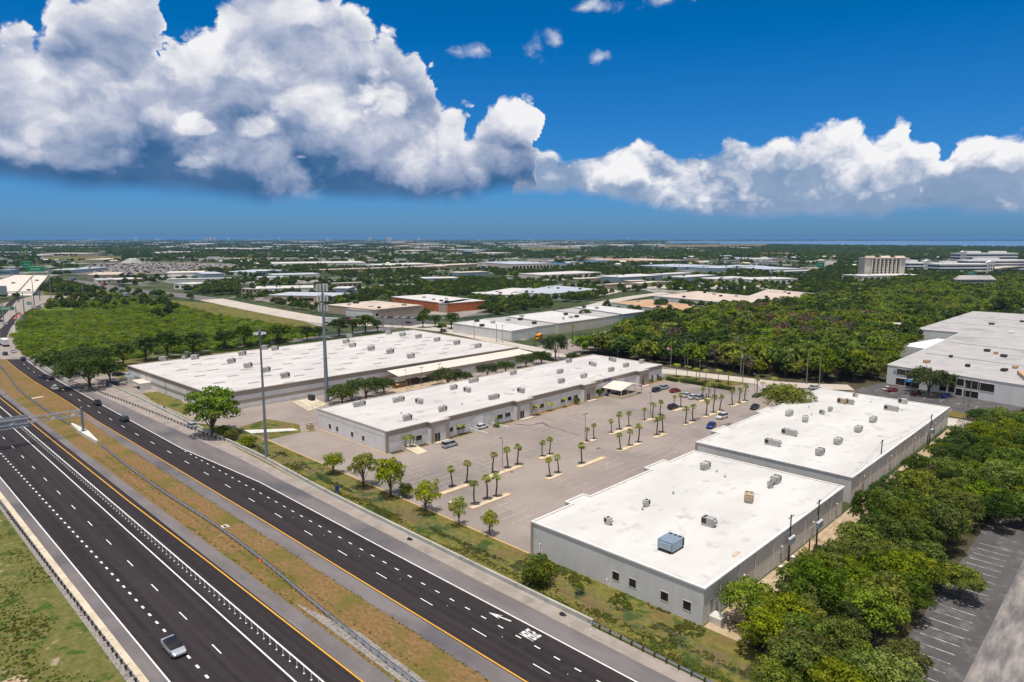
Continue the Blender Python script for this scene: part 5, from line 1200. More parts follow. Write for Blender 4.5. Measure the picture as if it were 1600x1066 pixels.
# ------------------------------------------------------------------ plants
rng = np.random.default_rng(5)
def leaf_mesh(name, pos, nrm, size, m, aspect=1.0, extra=None):
    n = len(pos); nrm = nrm / np.maximum(np.linalg.norm(nrm, axis=1, keepdims=True), 1e-6); h = rng.normal(size=(n, 3)); u = np.cross(nrm, h); u /= np.maximum(np.linalg.norm(u, axis=1, keepdims=True), 1e-6); v = np.cross(nrm, u)
    s = (size * rng.uniform(0.6, 1.3, n))[:, None]; u = u * s; v = v * s * aspect
    bend = nrm * s * 0.25
    V = np.stack([pos - u, pos - v * 0.6 + bend, pos + u, pos + v * 0.6 + bend], 1).reshape(-1, 3)
    me = bpy.data.meshes.new(name); me.vertices.add(4 * n); me.vertices.foreach_set('co', V.astype(np.float32).ravel())
    me.loops.add(4 * n); me.loops.foreach_set('vertex_index', np.arange(4 * n, dtype=np.int32)); me.polygons.add(n)
    me.polygons.foreach_set('loop_start', np.arange(0, 4 * n, 4, dtype=np.int32)); me.polygons.foreach_set('loop_total', np.full(n, 4, np.int32))
    me.materials.append(m); me.update(calc_edges=True); return me


def crown_pts(lobes, n, inner=0.12):
    A = np.array([l[3] ** 2 for l in lobes]); A = A / A.sum(); idx = rng.choice(len(lobes), n, p=A); L = np.array(lobes)[idx]
    d = rng.normal(size=(n, 3)); d /= np.linalg.norm(d, axis=1, keepdims=True); d[:, 2] = np.where(d[:, 2] < -0.35, -d[:, 2], d[:, 2])
    f = 1 + 0.24 * np.sin(d[:, 0] * 7 + L[:, 0] * 3) * np.cos(d[:, 1] * 6 + L[:, 1] * 5) + 0.1 * np.sin(d[:, 2] * 11 + L[:, 2])
    r_ = L[:, 3] * f * (1 - inner * rng.random(n) ** 0.5 * 2.2); p = L[:, :3] + d * r_[:, None] * np.array([1, 1, 0.82]); return p, d + rng.normal(size=(n, 3)) * 0.55


def lobes_for(R_, H0, H1, k, seed, spread=0.62, lr=(0.30, 0.46)):
    q = np.random.default_rng(seed); out = [(0, 0, (H0 + H1) / 2, R_ * 0.55)]; hz = (H1 - H0) / 2
    for i in range(k):
        a = i * 2.399963 + q.uniform(-0.4, 0.4); u = 1 - 1.75 * (i + 0.5) / k; u = max(-0.65, u + q.uniform(-0.12, 0.12)); c_ = math.sqrt(max(0, 1 - u * u)); rr_ = R_ * q.uniform(lr[0] * 0.75, lr[1] * 1.08)
        out.append((math.cos(a) * c_ * (R_ * spread + q.uniform(-0.1, 0.1) * R_), math.sin(a) * c_ * (R_ * spread + q.uniform(-0.1, 0.1) * R_), (H0 + H1) / 2 + u * hz * 0.66, rr_))
    return out


def tree_meshes(R_, H0, H1, k, n, size, seed, m, **kw):
    lb = lobes_for(R_, H0, H1, k, seed, **kw); p, d = crown_pts(lb, n); me = leaf_mesh('crown', p, d, size, m)
    g = MB(); zt = H0 + (H1 - H0) * 0.35; r0 = 0.045 * (H1 ** 0.9) * 0.75
    g.tube((0, 0, -0.1), (0.05, 0.03, H0 * 0.6), r0 * 1.15, r0, 8); g.tube((0.05, 0.03, H0 * 0.6), (0, 0, zt), r0, r0 * 0.7, 8)
    q = np.random.default_rng(seed + 99)
    for l in lb[1:9]: g.tube((0.03, 0.02, H0 * q.uniform(0.55, 1.0)), (l[0] * 0.75, l[1] * 0.75, l[2] * 0.92), r0 * 0.45, r0 * 0.14, 5)
    return me, g.mesh('trunk', M['bark'])


TM = {}
# near forest trees, several builds
for i in range(6):
    TM['f%d' % i] = tree_meshes(3.7 + 0.35 * (i % 3), 1.6, 7.4 + 0.5 * (i % 2), 15 + i, 5400, 0.20, 10 + i, M['leaf'], lr=(0.26, 0.42), spread=0.68)
TM['fd'] = tree_meshes(3.9, 1.8, 8.2, 17, 5200, 0.19, 31, M['leaf_d'], lr=(0.24, 0.4), spread=0.7)
TM['fr'] = tree_meshes(3.4, 1.8, 7.0, 14, 1500, 0.25, 32, M['leaf_r'], lr=(0.24, 0.4), spread=0.7)
TM['fx'] = tree_meshes(3.2, 1.8, 7.2, 16, 1300, 0.12, 33, M['leaf_dead'], lr=(0.24, 0.4), spread=0.7)
TM['ly0'] = tree_meshes(2.9, 1.7, 6.4, 16, 2300, 0.19, 41, M['leaf_y'], lr=(0.25, 0.42), spread=0.7)
TM['ly1'] = tree_meshes(2.7, 1.6, 5.6, 13, 1500, 0.18, 42, M['leaf_y'], lr=(0.22, 0.38), spread=0.74)
TM['ly2'] = tree_meshes(3.0, 1.4, 6.6, 18, 2800, 0.19, 43, M['leaf_y'], lr=(0.26, 0.42), spread=0.68)
TM['oak'] = tree_meshes(5.6, 2.2, 8.6, 22, 4200, 0.25, 44, M['leaf_d'], lr=(0.22, 0.36), spread=0.72)
TM['st'] = tree_meshes(3.6, 2.2, 7.8, 14, 1700, 0.28, 45, M['leaf_d'], lr=(0.26, 0.4), spread=0.66)
TM['bush'] = tree_meshes(1.9, 0.0, 2.6, 14, 1500, 0.15, 46, M['leaf'], lr=(0.3, 0.45), spread=0.6)
# low detail crowns for distant woods
TM['d0'] = tree_meshes(4.4, 1.2, 8.2, 11, 520, 0.62, 51, M['leaf'], lr=(0.3, 0.46), spread=0.62)
TM['d1'] = tree_meshes(4.0, 1.4, 8.8, 12, 520, 0.60, 52, M['leaf_d'], lr=(0.3, 0.44), spread=0.64)
TM['d2'] = tree_meshes(4.8, 1.0, 7.4, 13, 520, 0.66, 53, M['leaf'], lr=(0.28, 0.42), spread=0.66)
TM['d3'] = tree_meshes(3.8, 1.4, 7.2, 10, 420, 0.6, 54, M['leaf_r'], lr=(0.3, 0.42), spread=0.64)
TM['d5'] = tree_meshes(4.6, 1.2, 7.8, 12, 560, 0.6, 57, mat('olive_foliage', (0.08, 0.135, 0.003), (0.18, 0.225, 0.006), 0.5, 4, 0.7, coords='obj', rnd=(0.02, 0.2), trans=0.3), lr=(0.3, 0.46), spread=0.6)
TM['d4'] = tree_meshes(3.6, 1.4, 7.4, 12, 600, 0.26, 55, M['leaf_dead'], lr=(0.3, 0.42), spread=0.66)


def tree(kind, loc, sc, label, group=None, name='tree', cat='tree', rz=None):
    t = thing(name, loc, label, cat, group, rz=random.uniform(0, 6.28) if rz is None else rz); t.scale = sc if isinstance(sc, tuple) else (sc, sc, sc)
    a, b = TM[kind]; obj('crown' if kind != 'bush' else 'foliage', a, None, t); obj('trunk' if kind != 'bush' else 'stem', b, None, t); return t


def trpx(kind, x, y, wpx, hpx, label, name='tree', cat='tree', group=None):
    """tree with its foot at (x, y), crown wpx wide and hpx tall overall in the picture"""
    c = px(x, y); dist = math.hypot(math.hypot(c.x, c.y), CAMH); ppm = 1067.0 / dist
    me = TM[kind][0]; bb = [v.co for v in me.vertices]; w0 = (max(v.x for v in bb) - min(v.x for v in bb)); h0 = max(v.z for v in bb)
    sw = wpx / ppm / w0; e = math.atan2(CAMH, math.hypot(c.x, c.y)); sh = (hpx / ppm) / math.cos(e) / h0 * (0.86)
    return tree(kind, (c.x, c.y, 0), (sw, sw, sh), label, group, name, cat)


trpx('ly2', 521, 741, 34, 36, 'round bright green tree at the left end of the kerb row by the small lot'); trpx('ly0', 568, 761, 50, 58, 'large yellow green tree, second in the kerb row beside the expressway verge')
trpx('ly2', 611, 776, 52, 66, 'tall yellow green tree with open crown, third in the kerb row'); trpx('ly1', 665, 799, 52, 50, 'bright lime tree with thin branches, fourth in the kerb row')
trpx('ly1', 717, 821, 32, 48, 'narrow lime tree beside the tan cabinet at the lot kerb'); trpx('ly1', 765, 835, 32, 40, 'small lime tree, last in the kerb row nearest the warehouse corner')
trpx('bush', 635, 778, 22, 26, 'dark green shrub behind the fourth kerb tree', 'shrub', 'shrub'); trpx('bush', 843, 912, 54, 42, 'big round green shrub on the verge below the nearest warehouse', 'shrub', 'shrub'); trpx('bush', 905, 928, 16, 18, 'small shrub on the verge right of the big round one', 'shrub', 'shrub')
trpx('f1', 333, 681, 84, 80, 'large green tree by the barrier wall in front of the huge warehouse corner'); trpx('bush', 362, 688, 22, 20, 'green shrub right of the large tree by the barrier', 'shrub', 'shrub'); trpx('bush', 388, 698, 26, 18, 'low shrub at the barrier right of the green marker sign', 'shrub', 'shrub'); trpx('bush', 350, 683, 20, 20, 'shrub at the foot of the large tree by the barrier', 'shrub', 'shrub')
trpx('oak', 98, 588, 64, 40, 'spreading dark oak nearest the expressway, left of the huge warehouse'); trpx('oak', 140, 606, 78, 50, 'big dark spreading oak at the corner of the concrete apron'); trpx('oak', 172, 596, 40, 34, 'rounded dark tree beside the parked dark car left of the huge warehouse')
trpx('oak', 150, 575, 50, 34, 'dark tree behind the big oak near the street')
for i, (x, y, w, h) in enumerate([(193, 572, 36, 38), (228, 564, 38, 40), (262, 560, 40, 44), (302, 556, 50, 40), (352, 547, 34, 34), (382, 544, 30, 40), (408, 541, 22, 30), (435, 537, 38, 32), (480, 532, 26, 26), (500, 529, 22, 22), (530, 526, 34, 32), (551, 523, 22, 28), (571, 521, 36, 34), (590, 519, 22, 22), (661, 512, 26, 26), (680, 511, 22, 22), (705, 514, 30, 30), (690, 519, 18, 16)]):
    trpx('st', x, y, w, h, ['street tree', 'street tree'][i % 2] + ' %s' % ['left of the huge warehouse beside the utility pole', 'left of the lamp post behind the huge roof', 'right of the lamp post behind the huge roof, darkest crown', 'spreading low behind rooftop units', 'with round crown behind the thin mast, left one', 'left of the thin mast top', 'small, right behind the thin mast', 'wide crowned between thin mast and cell tower', 'left of the cell tower shaft', 'just right of the cell tower shaft', 'right of the cell tower, larger crown', 'small, third right of the cell tower', 'dense, fourth right of the cell tower', 'small, last before the street corner', 'left of the group on the street corner island', 'middle of the group on the street corner island', 'tallest on the street corner island', 'short, beside the pale street corner warehouse'][i])
for i, (x, y, w, h) in enumerate([(535, 632, 50, 34), (572, 625, 66, 40), (600, 616, 40, 30), (700, 604, 64, 32), (728, 597, 26, 18), (762, 590, 40, 26), (790, 584, 34, 24), (822, 575, 36, 26), (846, 570, 36, 26), (895, 570, 24, 22)]):
    trpx('oak', x, y, w, h, 'dark green tree behind the long warehouse, %s' % ['left end of the clump by the cell tower', 'biggest of the clump by the cell tower', 'right end of the clump by the cell tower', 'large, beside the loading canopy', 'small, right of the tree by the canopy', 'left of the row past the loading canopy', 'middle of the row past the canopy', 'near the canopy far end', 'right of the canopy far end', 'near the back right corner'][i])
trpx('f2', 1228, 650, 76, 52, 'broad olive green tree at the far right end of the car park'); trpx('oak', 1451, 617, 64, 42, 'spreading dark tree in the office warehouse car park'); trpx('f3', 1499, 937, 62, 48, 'small spreading tree standing in the dark car park, bottom right')
trpx('bush', 1157, 720, 40, 14, 'green shrub tops in the gap between the two near warehouses', 'shrub', 'shrub'); trpx('oak', 868, 562, 44, 46, 'large dark tree beside the yellow bus'); trpx('st', 916, 487 + 14, 24, 20, 'round tree between rusty roof and blue tank'); trpx('oak', 1032, 488, 26, 26, 'dark tree in front of the rusty tan roof')
# palms
def palm_meshes(seed, nf=30, R_=1.25, H_=4.6):
    q = random.Random(seed); g = MB(); pts = []
    for k in range(7): z = H_ * k / 6; pts.append(Vector((0.12 * math.sin(k * 0.8 + seed), 0.1 * math.cos(k * 0.7 + seed), z)))
    for k, (a, b) in enumerate(zip(pts, pts[1:])): g.tube(a, b, 0.17 - 0.006 * k, 0.165 - 0.006 * k + (0.05 if k == 5 else 0), 8)
    top = pts[-1]; f = MB()
    for i in range(nf):
        a = i * 2.399963; e = R(q.uniform(-42, 75)); L = R_ * q.uniform(0.75, 1.05); d = Vector((math.cos(a) * math.cos(e), math.sin(a) * math.cos(e), math.sin(e)))
        st = top + Vector((0, 0, 0.1)); mid = st + d * L * 0.45; side = Vector((-math.sin(a), math.cos(a), 0)); dr = Vector((0, 0, -1)) * L * 0.30
        f.face([st + side * 0.02, st - side * 0.02, mid - side * 0.02, mid + side * 0.02])
        for s_ in range(-4, 5):
            ang = s_ * 0.33; dd = (d * math.cos(ang) + side * math.sin(ang)).normalized(); tip = mid + dd * L * 0.62 * (1 - abs(s_) * 0.05) + dr * (0.6 + 0.1 * abs(s_)); m1 = mid + dd * L * 0.36 + dr * 0.12; w_ = Vector((0, 0, 0.05)).cross(dd).normalized() * 0.06
            f.face([mid, m1 - w_, tip, m1 + w_])
    return f.mesh('fronds', M['palm']), g.mesh('trunk', M['palmbark'])
PM = [palm_meshes(s) for s in range(4)]
def qpalm_meshes(seed, H_=4.8):
    q = random.Random(seed); g = MB(); g.tube((0, 0, 0), (0.1, 0, H_), 0.13, 0.09, 7); f = MB(); top = Vector((0.1, 0, H_))
    for i in range(12):
        a = i * 2.399963; d = Vector((math.cos(a), math.sin(a), 0)); side = Vector((-d.y, d.x, 0)); prev = top; u = q.uniform(0.55, 1.0)
        for k in range(1, 6):
            t = k / 5; p = top + d * 1.7 * t + Vector((0, 0, u * math.sin(t * 2.6) * 0.9 - t * t * 0.6))
            for s_ in (-1, 1): f.face([prev, p, p + side * s_ * 0.32 * math.sin(t * 2.8 + 0.3) - Vector((0, 0, 0.12)), prev + side * s_ * 0.32 - Vector((0, 0, 0.12))])
            prev = p
    return f.mesh('fronds', M['palm']), g.mesh('trunk', M['wood_g'])
QM = [qpalm_meshes(s) for s in range(2)]
PROOT = []
def palm(x, y, h, label, ms=None, group='palms on the car park islands', z=0.14):
    c = px(x, y); k = len(PROOT); a, b = (ms or PM)[k % len(ms or PM)]; t = thing('palm_tree', (c.x, c.y, z), label, 'palm tree', group, rz=random.uniform(0, 6)); s_ = h / 5.3; t.scale = (min(1.1, s_ * 1.05 + 0.05),) * 2 + (s_,)
    obj('fronds', a, None, t); obj('trunk', b, None, t); t.rotation_euler.x = random.uniform(-0.05, 0.05); t.rotation_euler.y = random.uniform(-0.05, 0.05); PROOT.append(t)
PALMS = {'i1': [(684, 775, 3.6, 'left, shorter'), (706, 762, 4.9, 'middle'), (730, 755, 5.3, 'right')], 'i2': [(742, 790, 5.2, 'left'), (761, 782, 5.4, 'middle'), (776, 777, 5.2, 'right')], 'i3': [(770, 740, 5.2, 'left'), (793, 733, 5.3, 'middle'), (809, 727, 5.2, 'right')],
         'i4': [(847, 714, 4.3, 'left, leaning'), (859, 711, 4.6, 'right')], 'i5': [(859, 746, 4.6, 'left'), (872, 740, 4.5, 'right')], 'i6': [(908, 726, 5.4, 'single')], 'i7': [(917, 691, 4.0, 'left, thin'), (928, 687, 4.4, 'right')], 'i8': [(955, 677, 4.0, 'left'), (968, 672, 5.4, 'middle, tallest'), (982, 667, 4.6, 'right')],
         'i9': [(969, 704, 4.6, 'left'), (983, 697, 4.6, 'middle'), (998, 692, 5.3, 'right')], 'i10': [(1007, 658, 4.0, 'left'), (1020, 654, 4.8, 'middle'), (1032, 649, 4.8, 'right')], 'i11': [(1027, 681, 5.3, 'left'), (1035, 677, 5.2, 'right')], 'i12': [(1053, 637, 4.0, 'left, behind the car'), (1063, 636, 4.6, 'right')],
         'i13': [(1072, 663, 5.4, 'left'), (1082, 659, 5.4, 'right')], 'i14': [(1104, 650, 5.4, 'left'), (1115, 646, 5.9, 'middle'), (1125, 642, 5.3, 'right')], 'i15': [(1144, 634, 5.4, 'left'), (1155, 631, 5.5, 'middle'), (1164, 627, 5.8, 'right')], 'i16': [(1098, 625, 4.7, 'left'), (1107, 622, 5.2, 'middle'), (1117, 620, 4.8, 'right')]}
for k, L in PALMS.items():
    for (x, y, h, w) in L: palm(x, y, h, 'palm, %s, on the island: %s' % (w, NM[k]))
for i, (x, y, h) in enumerate([(1056, 589, 5.4), (1073, 590, 4.8), (1088, 594, 4.8), (1103, 597, 5.0), (1122, 597, 5.0)]): palm(x, y, h, 'slender palm in the street verge, %s from the left' % ['first', 'second', 'third', 'fourth', 'fifth'][i], QM, 'palms in the street verge', 0.08)
palm(1182, 617, 7.0, 'tall palm on the entrance island beside the lamp post', None, 'entrance palms'); palm(1209, 608, 4.4, 'palm at the street edge left of the broad olive tree', QM, 'entrance palms'); palm(1191, 611, 3.2, 'small palm behind the entrance island', QM, 'entrance palms'); palm(1138, 601, 5.0, 'bushy palm at the end of the hedge', None, 'entrance palms')
for i, (x, y, h) in enumerate([(634, 703, 3.6), (641, 702, 4.0), (645, 702, 3.5)]): palm(x, y, h, 'stout palm in the clump beside the ramp, %s' % ['left', 'middle', 'right'][i], None, 'palms by the ramp', 0.1)
for i, (x, y, h) in enumerate([(719, 680, 2.8), (724, 679, 2.8), (774, 663, 2.4), (837, 650, 2.6), (840, 649, 3.4), (858, 643, 2.8), (862, 642, 2.6), (882, 637, 3.2)]): palm(x, y, h, 'small slender palm against the white entrance front, %s from the left' % ['first', 'second', 'third', 'fourth', 'fifth', 'sixth', 'seventh', 'eighth'][i], QM, 'palms along the entrance front', 0.1)
for i, (x, y, h) in enumerate([(881, 514, 7.0), (894, 527, 7.0), (835, 540, 4.5)]): palm(x, y, h, ['tall palm behind the big tree by the bus', 'wide crowned palm right of the big tree by the bus', 'short palm on the grass left of the big tree by the bus'][i], PM if i else None, 'palms by the street corner warehouses', 0.0)
trpx('bush', 901, 632, 11, 13, 'dense green shrub at the right end of the middle windows', 'shrub', 'shrub'); trpx('bush', 936, 619, 12, 14, 'shrub left of the gabled canopy', 'shrub', 'shrub'); trpx('bush', 948, 615, 14, 15, 'shrub touching the gabled canopy', 'shrub', 'shrub'); trpx('bush', 1014, 597, 14, 9, 'trimmed shrub at the right entrance bay', 'shrub', 'shrub'); trpx('bush', 1027, 594, 14, 8, 'trimmed shrub at the far corner of the entrance front', 'shrub', 'shrub'); trpx('bush', 778, 667, 16, 8, 'low shrubs by the loading ramp wall', 'shrub', 'shrub'); trpx('bush', 1125, 606, 12, 8, 'rounded shrub under the bushy palm', 'shrub', 'shrub')
# hedges
def hedge(pts, w, h, label, n=900):
    P = [Vector(p[:2]) for p in pts]; L = sum((b - a).length for a, b in zip(P, P[1:])); o0 = P[0]; pos = []; nr = []
    for a, b in zip(P, P[1:]):
        d = b - a; m_ = int(n * d.length / L); u = rng.random(m_); nv = np.array([-d.y, d.x]) / d.length; v = rng.uniform(-1, 1, m_); z = rng.random(m_); 
        side = rng.random(m_) < 0.5; v = np.where(side, np.sign(v), v); z = np.where(side, z, 1.0)
        q = np.stack([a.x + d.x * u + nv[0] * v * w / 2 - o0.x, a.y + d.y * u + nv[1] * v * w / 2 - o0.y, z * h + rng.normal(size=m_) * 0.06], 1); pos.append(q)
        nr.append(np.stack([nv[0] * v * side, nv[1] * v * side, 1.0 - side], 1) + rng.normal(size=(m_, 3)) * 0.4)
    me = leaf_mesh('hedge', np.concatenate(pos), np.concatenate(nr), 0.2, M['leaf_d']); o = obj('hedge', me, None, loc=(o0.x, o0.y, 0)); tag(o, label, 'hedge')
hedge(pp([(1042, 594), (1059, 597)]), 1.6, 1.1, 'short dark clipped hedge piece at the far side of the car park', 1500); hedge(pp([(1064, 597), (1100, 603), (1147, 611)]), 1.8, 1.2, 'long dark clipped hedge between car park and street', 5000); hedge(pp([(1178, 622), (1192, 617)]), 1.6, 0.8, 'low hedge on the entrance island', 900); hedge(pp([(1192, 613), (1212, 615)]), 2.4, 1.4, 'hedge beside the broad olive tree', 1500)
hedge(pp([(322, 553), (420, 543), (510, 532), (608, 521)]), 2.2, 0.9, 'long low hedge along the street behind the huge roof', 6000)
# ------------------------------------------------------------------ vehicles
CARP = {}
def car_paint(name, c, metal=0.3):
    k = 'car_paint_' + name
    if k not in bpy.data.materials: m = mat(k, c, rough=0.28, metal=metal, spec=0.5, coords='obj'); m.node_tree.nodes['Principled BSDF'].inputs['Coat Weight'].default_value = 0.6
    return bpy.data.materials[k]


def make_car(kind):
    t = thing('car', (0, 0, 0), '', 'car')
    L, Wd, H_, prof = {
        'sedan': (4.7, 1.82, 1.44, dict(hood=0.88, belt=0.93, cab=(-1.95, -1.15, 0.55, 1.35), tail=0.98)),
        'suv': (4.75, 1.92, 1.72, dict(hood=1.02, belt=1.08, cab=(-2.25, -1.95, 0.55, 1.25), tail=1.08)),
        'van': (5.0, 1.95, 1.78, dict(hood=1.02, belt=1.06, cab=(-2.42, -2.15, 0.75, 1.75), tail=1.06))}[kind]
    hl = L / 2; w = Wd / 2
    st = [(-hl, 0.80, 0.35, prof['tail'] - 0.12), (-hl + 0.12, 0.93, 0.26, prof['tail']), (-hl + 0.8, 0.99, 0.22, prof['belt'] + 0.02), (-0.4, 1.0, 0.2, prof['belt']), (0.9, 1.0, 0.2, prof['belt'] - 0.02), (1.35, 0.98, 0.22, prof['hood'] + 0.02), (hl - 0.35, 0.92, 0.25, prof['hood'] - 0.10), (hl - 0.05, 0.78, 0.3, prof['hood'] - 0.26), (hl, 0.7, 0.38, prof['hood'] - 0.4)]
    rings = []
    for x, k, z0, z1 in st:
        ww = w * k; zm = z0 + (z1 - z0) * 0.55; rings.append([(x, -ww * 0.9, z0), (x, -ww, z0 + 0.12), (x, -ww, zm), (x, -ww * 0.94, z1 - 0.03), (x, -ww * 0.8, z1), (x, ww * 0.8, z1), (x, ww * 0.94, z1 - 0.03), (x, ww, zm), (x, ww, z0 + 0.12), (x, ww * 0.9, z0)])
    g = MB(); g.loft(rings); body = obj('body', g, car_paint('white', (0.75, 0.75, 0.74)), t, smooth=False)
    a, b, c, d = prof['cab']; zb = prof['belt'] - 0.02
    def cs(x, ww, z): return [(x, -ww, zb), (x, -ww * 0.8, z), (x, ww * 0.8, z), (x, ww, zb)]
    g = MB(); k = w * 0.93
    g.loft([[(a, -k * 0.9, zb), (a, -k * 0.88, zb + 0.02), (a, k * 0.88, zb + 0.02), (a, k * 0.9, zb)], [(b, -k, zb), (b, -k * 0.82, H_ - 0.05), (b, k * 0.82, H_ - 0.05), (b, k, zb)], [(c, -k, zb), (c, -k * 0.8, H_ - 0.04), (c, k * 0.8, H_ - 0.04), (c, k, zb)], [(d, -k * 0.94, zb), (d, -k * 0.9, zb + 0.02), (d, k * 0.9, zb + 0.02), (d, k * 0.94, zb)]]); obj('windows', g, M['glass'], t)
    g = MB(); g.loft([[(b - 0.02, -k * 0.8, H_ - 0.05), (b - 0.02, -k * 0.7, H_), (b - 0.02, k * 0.7, H_), (b - 0.02, k * 0.8, H_ - 0.05)], [(c + 0.02, -k * 0.8, H_ - 0.045), (c + 0.02, -k * 0.7, H_), (c + 0.02, k * 0.7, H_), (c + 0.02, k * 0.8, H_ - 0.045)]])
    for px_ in ((b + c) / 2,):
        for s_ in (-1, 1): g.face([(px_ - 0.06, s_ * k * 1.0, zb), (px_ + 0.06, s_ * k * 1.0, zb), (px_ + 0.06, s_ * (k * 0.81 + 0.015), H_ - 0.04), (px_ - 0.06, s_ * (k * 0.81 + 0.015), H_ - 0.04)])
    obj('roof', g, car_paint('white', None), t)
    wm = MB(); wm.tube((0, -0.11, 0), (0, 0.11, 0), 0.34, 0.34, 16); rm = MB(); rm.tube((0, -0.12, 0), (0, 0.12, 0), 0.2, 0.2, 10); wme = wm.mesh('wheel', M['black']); rme = rm.mesh('rim', M['steel'])
    for x in (-hl + 0.92, hl - 0.9):
        for s_ in (-1, 1): o = obj('wheel', wme, None, t, loc=(x, s_ * (w - 0.1), 0.34)); obj('rim', rme, None, o)
    lm = MB(); lm.box(-0.05, 0.03, -0.2, 0.2, -0.07, 0.07); lme = lm.mesh('headlight', M['paint'])
    for s_ in (-1, 1): obj('headlight', lme, None, t, loc=(hl - 0.12, s_ * w * 0.62, prof['hood'] - 0.24))
    lm = MB(); lm.box(-0.04, 0.04, -0.17, 0.17, -0.09, 0.09); lme = lm.mesh('taillight', car_paint('tail', (0.4, 0.01, 0.01)))
    for s_ in (-1, 1): obj('taillight', lme, None, t, loc=(-hl + 0.02, s_ * w * 0.7, prof['tail'] - 0.16))
    return t


for k in ('sedan', 'suv', 'van'): CARP[k] = [make_car(k), False]
PAINTS = {'white': (0.75, 0.75, 0.74), 'black': (0.012, 0.013, 0.016), 'navy': (0.02, 0.035, 0.09), 'blue': (0.01, 0.05, 0.30), 'silver': (0.45, 0.48, 0.52), 'red': (0.32, 0.015, 0.03), 'grey': (0.14, 0.15, 0.17), 'teal': (0.012, 0.03, 0.045), 'maroon': (0.13, 0.015, 0.02), 'tan': (0.35, 0.28, 0.2)}
def car(kind, x, y, rz, col, label, group, z=None):
    c = px(x, y); c.z = 0.085 if z is None else z; P = CARP[kind]
    if not P[1]: t = P[0]; t.location = c; t.rotation_euler.z = R(rz); P[1] = True; ch = t.children
    else: t = dup(P[0], c, R(rz))
    t['label'] = label; t['group'] = group; t['category'] = 'car' if kind != 'van' else 'minivan'
    m = car_paint(col, PAINTS[col])
    for o in t.children:
        if o.name.startswith(('body', 'roof')): o.material_slots[0].link = 'OBJECT'; o.material_slots[0].material = m
    return t


car('sedan', 272, 1017, 0, 'silver', 'silver car with black panoramic roof driving alone on the near carriageway', 'cars on the expressway').scale = (1.06, 1.08, 1.05)
for o in bpy.data.objects:
    if o.name.startswith('roof') and o.parent and o.parent.get('label', '').startswith('silver car with black'): o.material_slots[0].material = M['glass']
gro = 'cars on the expressway'
car('suv', 194, 658, 180, 'teal', 'dark car nearest the camera on the far carriageway', gro, 0.1); car('suv', 152, 633, 180, 'teal', 'dark car second nearest on the far carriageway', gro, 0.1); w_ = car('sedan', 86, 609, 180, 'white', 'white topped car in the left lane of the far carriageway', gro, 0.1); car('suv', 79, 593, 180, 'teal', 'dark car just ahead in the lane right of the white topped car', gro, 0.1)
car('suv', 36, 563, 180, 'navy', 'navy car at the seam between black asphalt and pale concrete', gro, 0.1); car('suv', 8, 555, 180, 'navy', 'navy car at the left edge of the picture on pale concrete', gro, 0.1); car('sedan', 21, 551, 180, 'white', 'white car on pale concrete right of the navy car at the left edge', gro, 0.1)
gr = 'cars on the interchange ramp'
for (x, y, c_, lb) in [(35, 495, 'silver', 'silver car lowest on the curving ramp'), (51, 486, 'maroon', 'dark red car on the curving ramp'), (61, 481, 'tan', 'tan car on the curving ramp behind the dark red one'), (72, 477, 'white', 'white car on the ramp curve'), (86, 470, 'silver', 'silver car where the ramp straightens'), (76, 474, 'grey', 'grey car beside the white one on the ramp curve'), (28, 472, 'white', 'white car coming off the bridge onto black asphalt'), (8, 508, 'white', 'white car at the far left under the green sign'), (1, 503, 'navy', 'dark car cut by the left edge under the green sign')]:
    car('suv' if c_ in ('silver', 'maroon') else 'sedan', x, y, {28: 150, 8: 190, 1: 190}.get(x, 200 if x < 70 else 185), c_, lb, gr, 0.12)
gp = 'cars in the car park'
car('van', 703, 698, 90, 'silver', 'silver minivan parked beside the first entrance of the long warehouse', gp); car('sedan', 752, 670, 90, 'white', 'white car down in the loading bay of the long warehouse', gp)
car('suv', 1026, 612, 90, 'navy', 'navy car near the gabled canopy, left of a silver one', gp); car('suv', 1038, 608, 90, 'silver', 'silver car touching the navy one near the gabled canopy', gp); car('sedan', 1055, 613, 80, 'red', 'red car alone near the hedge', gp)
car('sedan', 1073, 620, 90, 'white', 'left of two white cars in the row by the palms', gp); car('sedan', 1083, 623, 90, 'white', 'right of two white cars in the row by the palms', gp); car('suv', 1094, 624, 90, 'silver', 'steel blue car at the right end of the row by the palms', gp)
car('suv', 1052, 639, 85, 'black', 'black car by the short palm island in the middle distance', gp); car('suv', 1128, 654, -95, 'white', 'white car driving down beside the three palm island', gp); car('sedan', 1111, 668, -80, 'blue', 'bright blue car in the open car park', gp); car('sedan', 1179, 639, -85, 'black', 'dark car heading to the exit near the broad tree', gp)
gq = 'cars along streets and far lots'
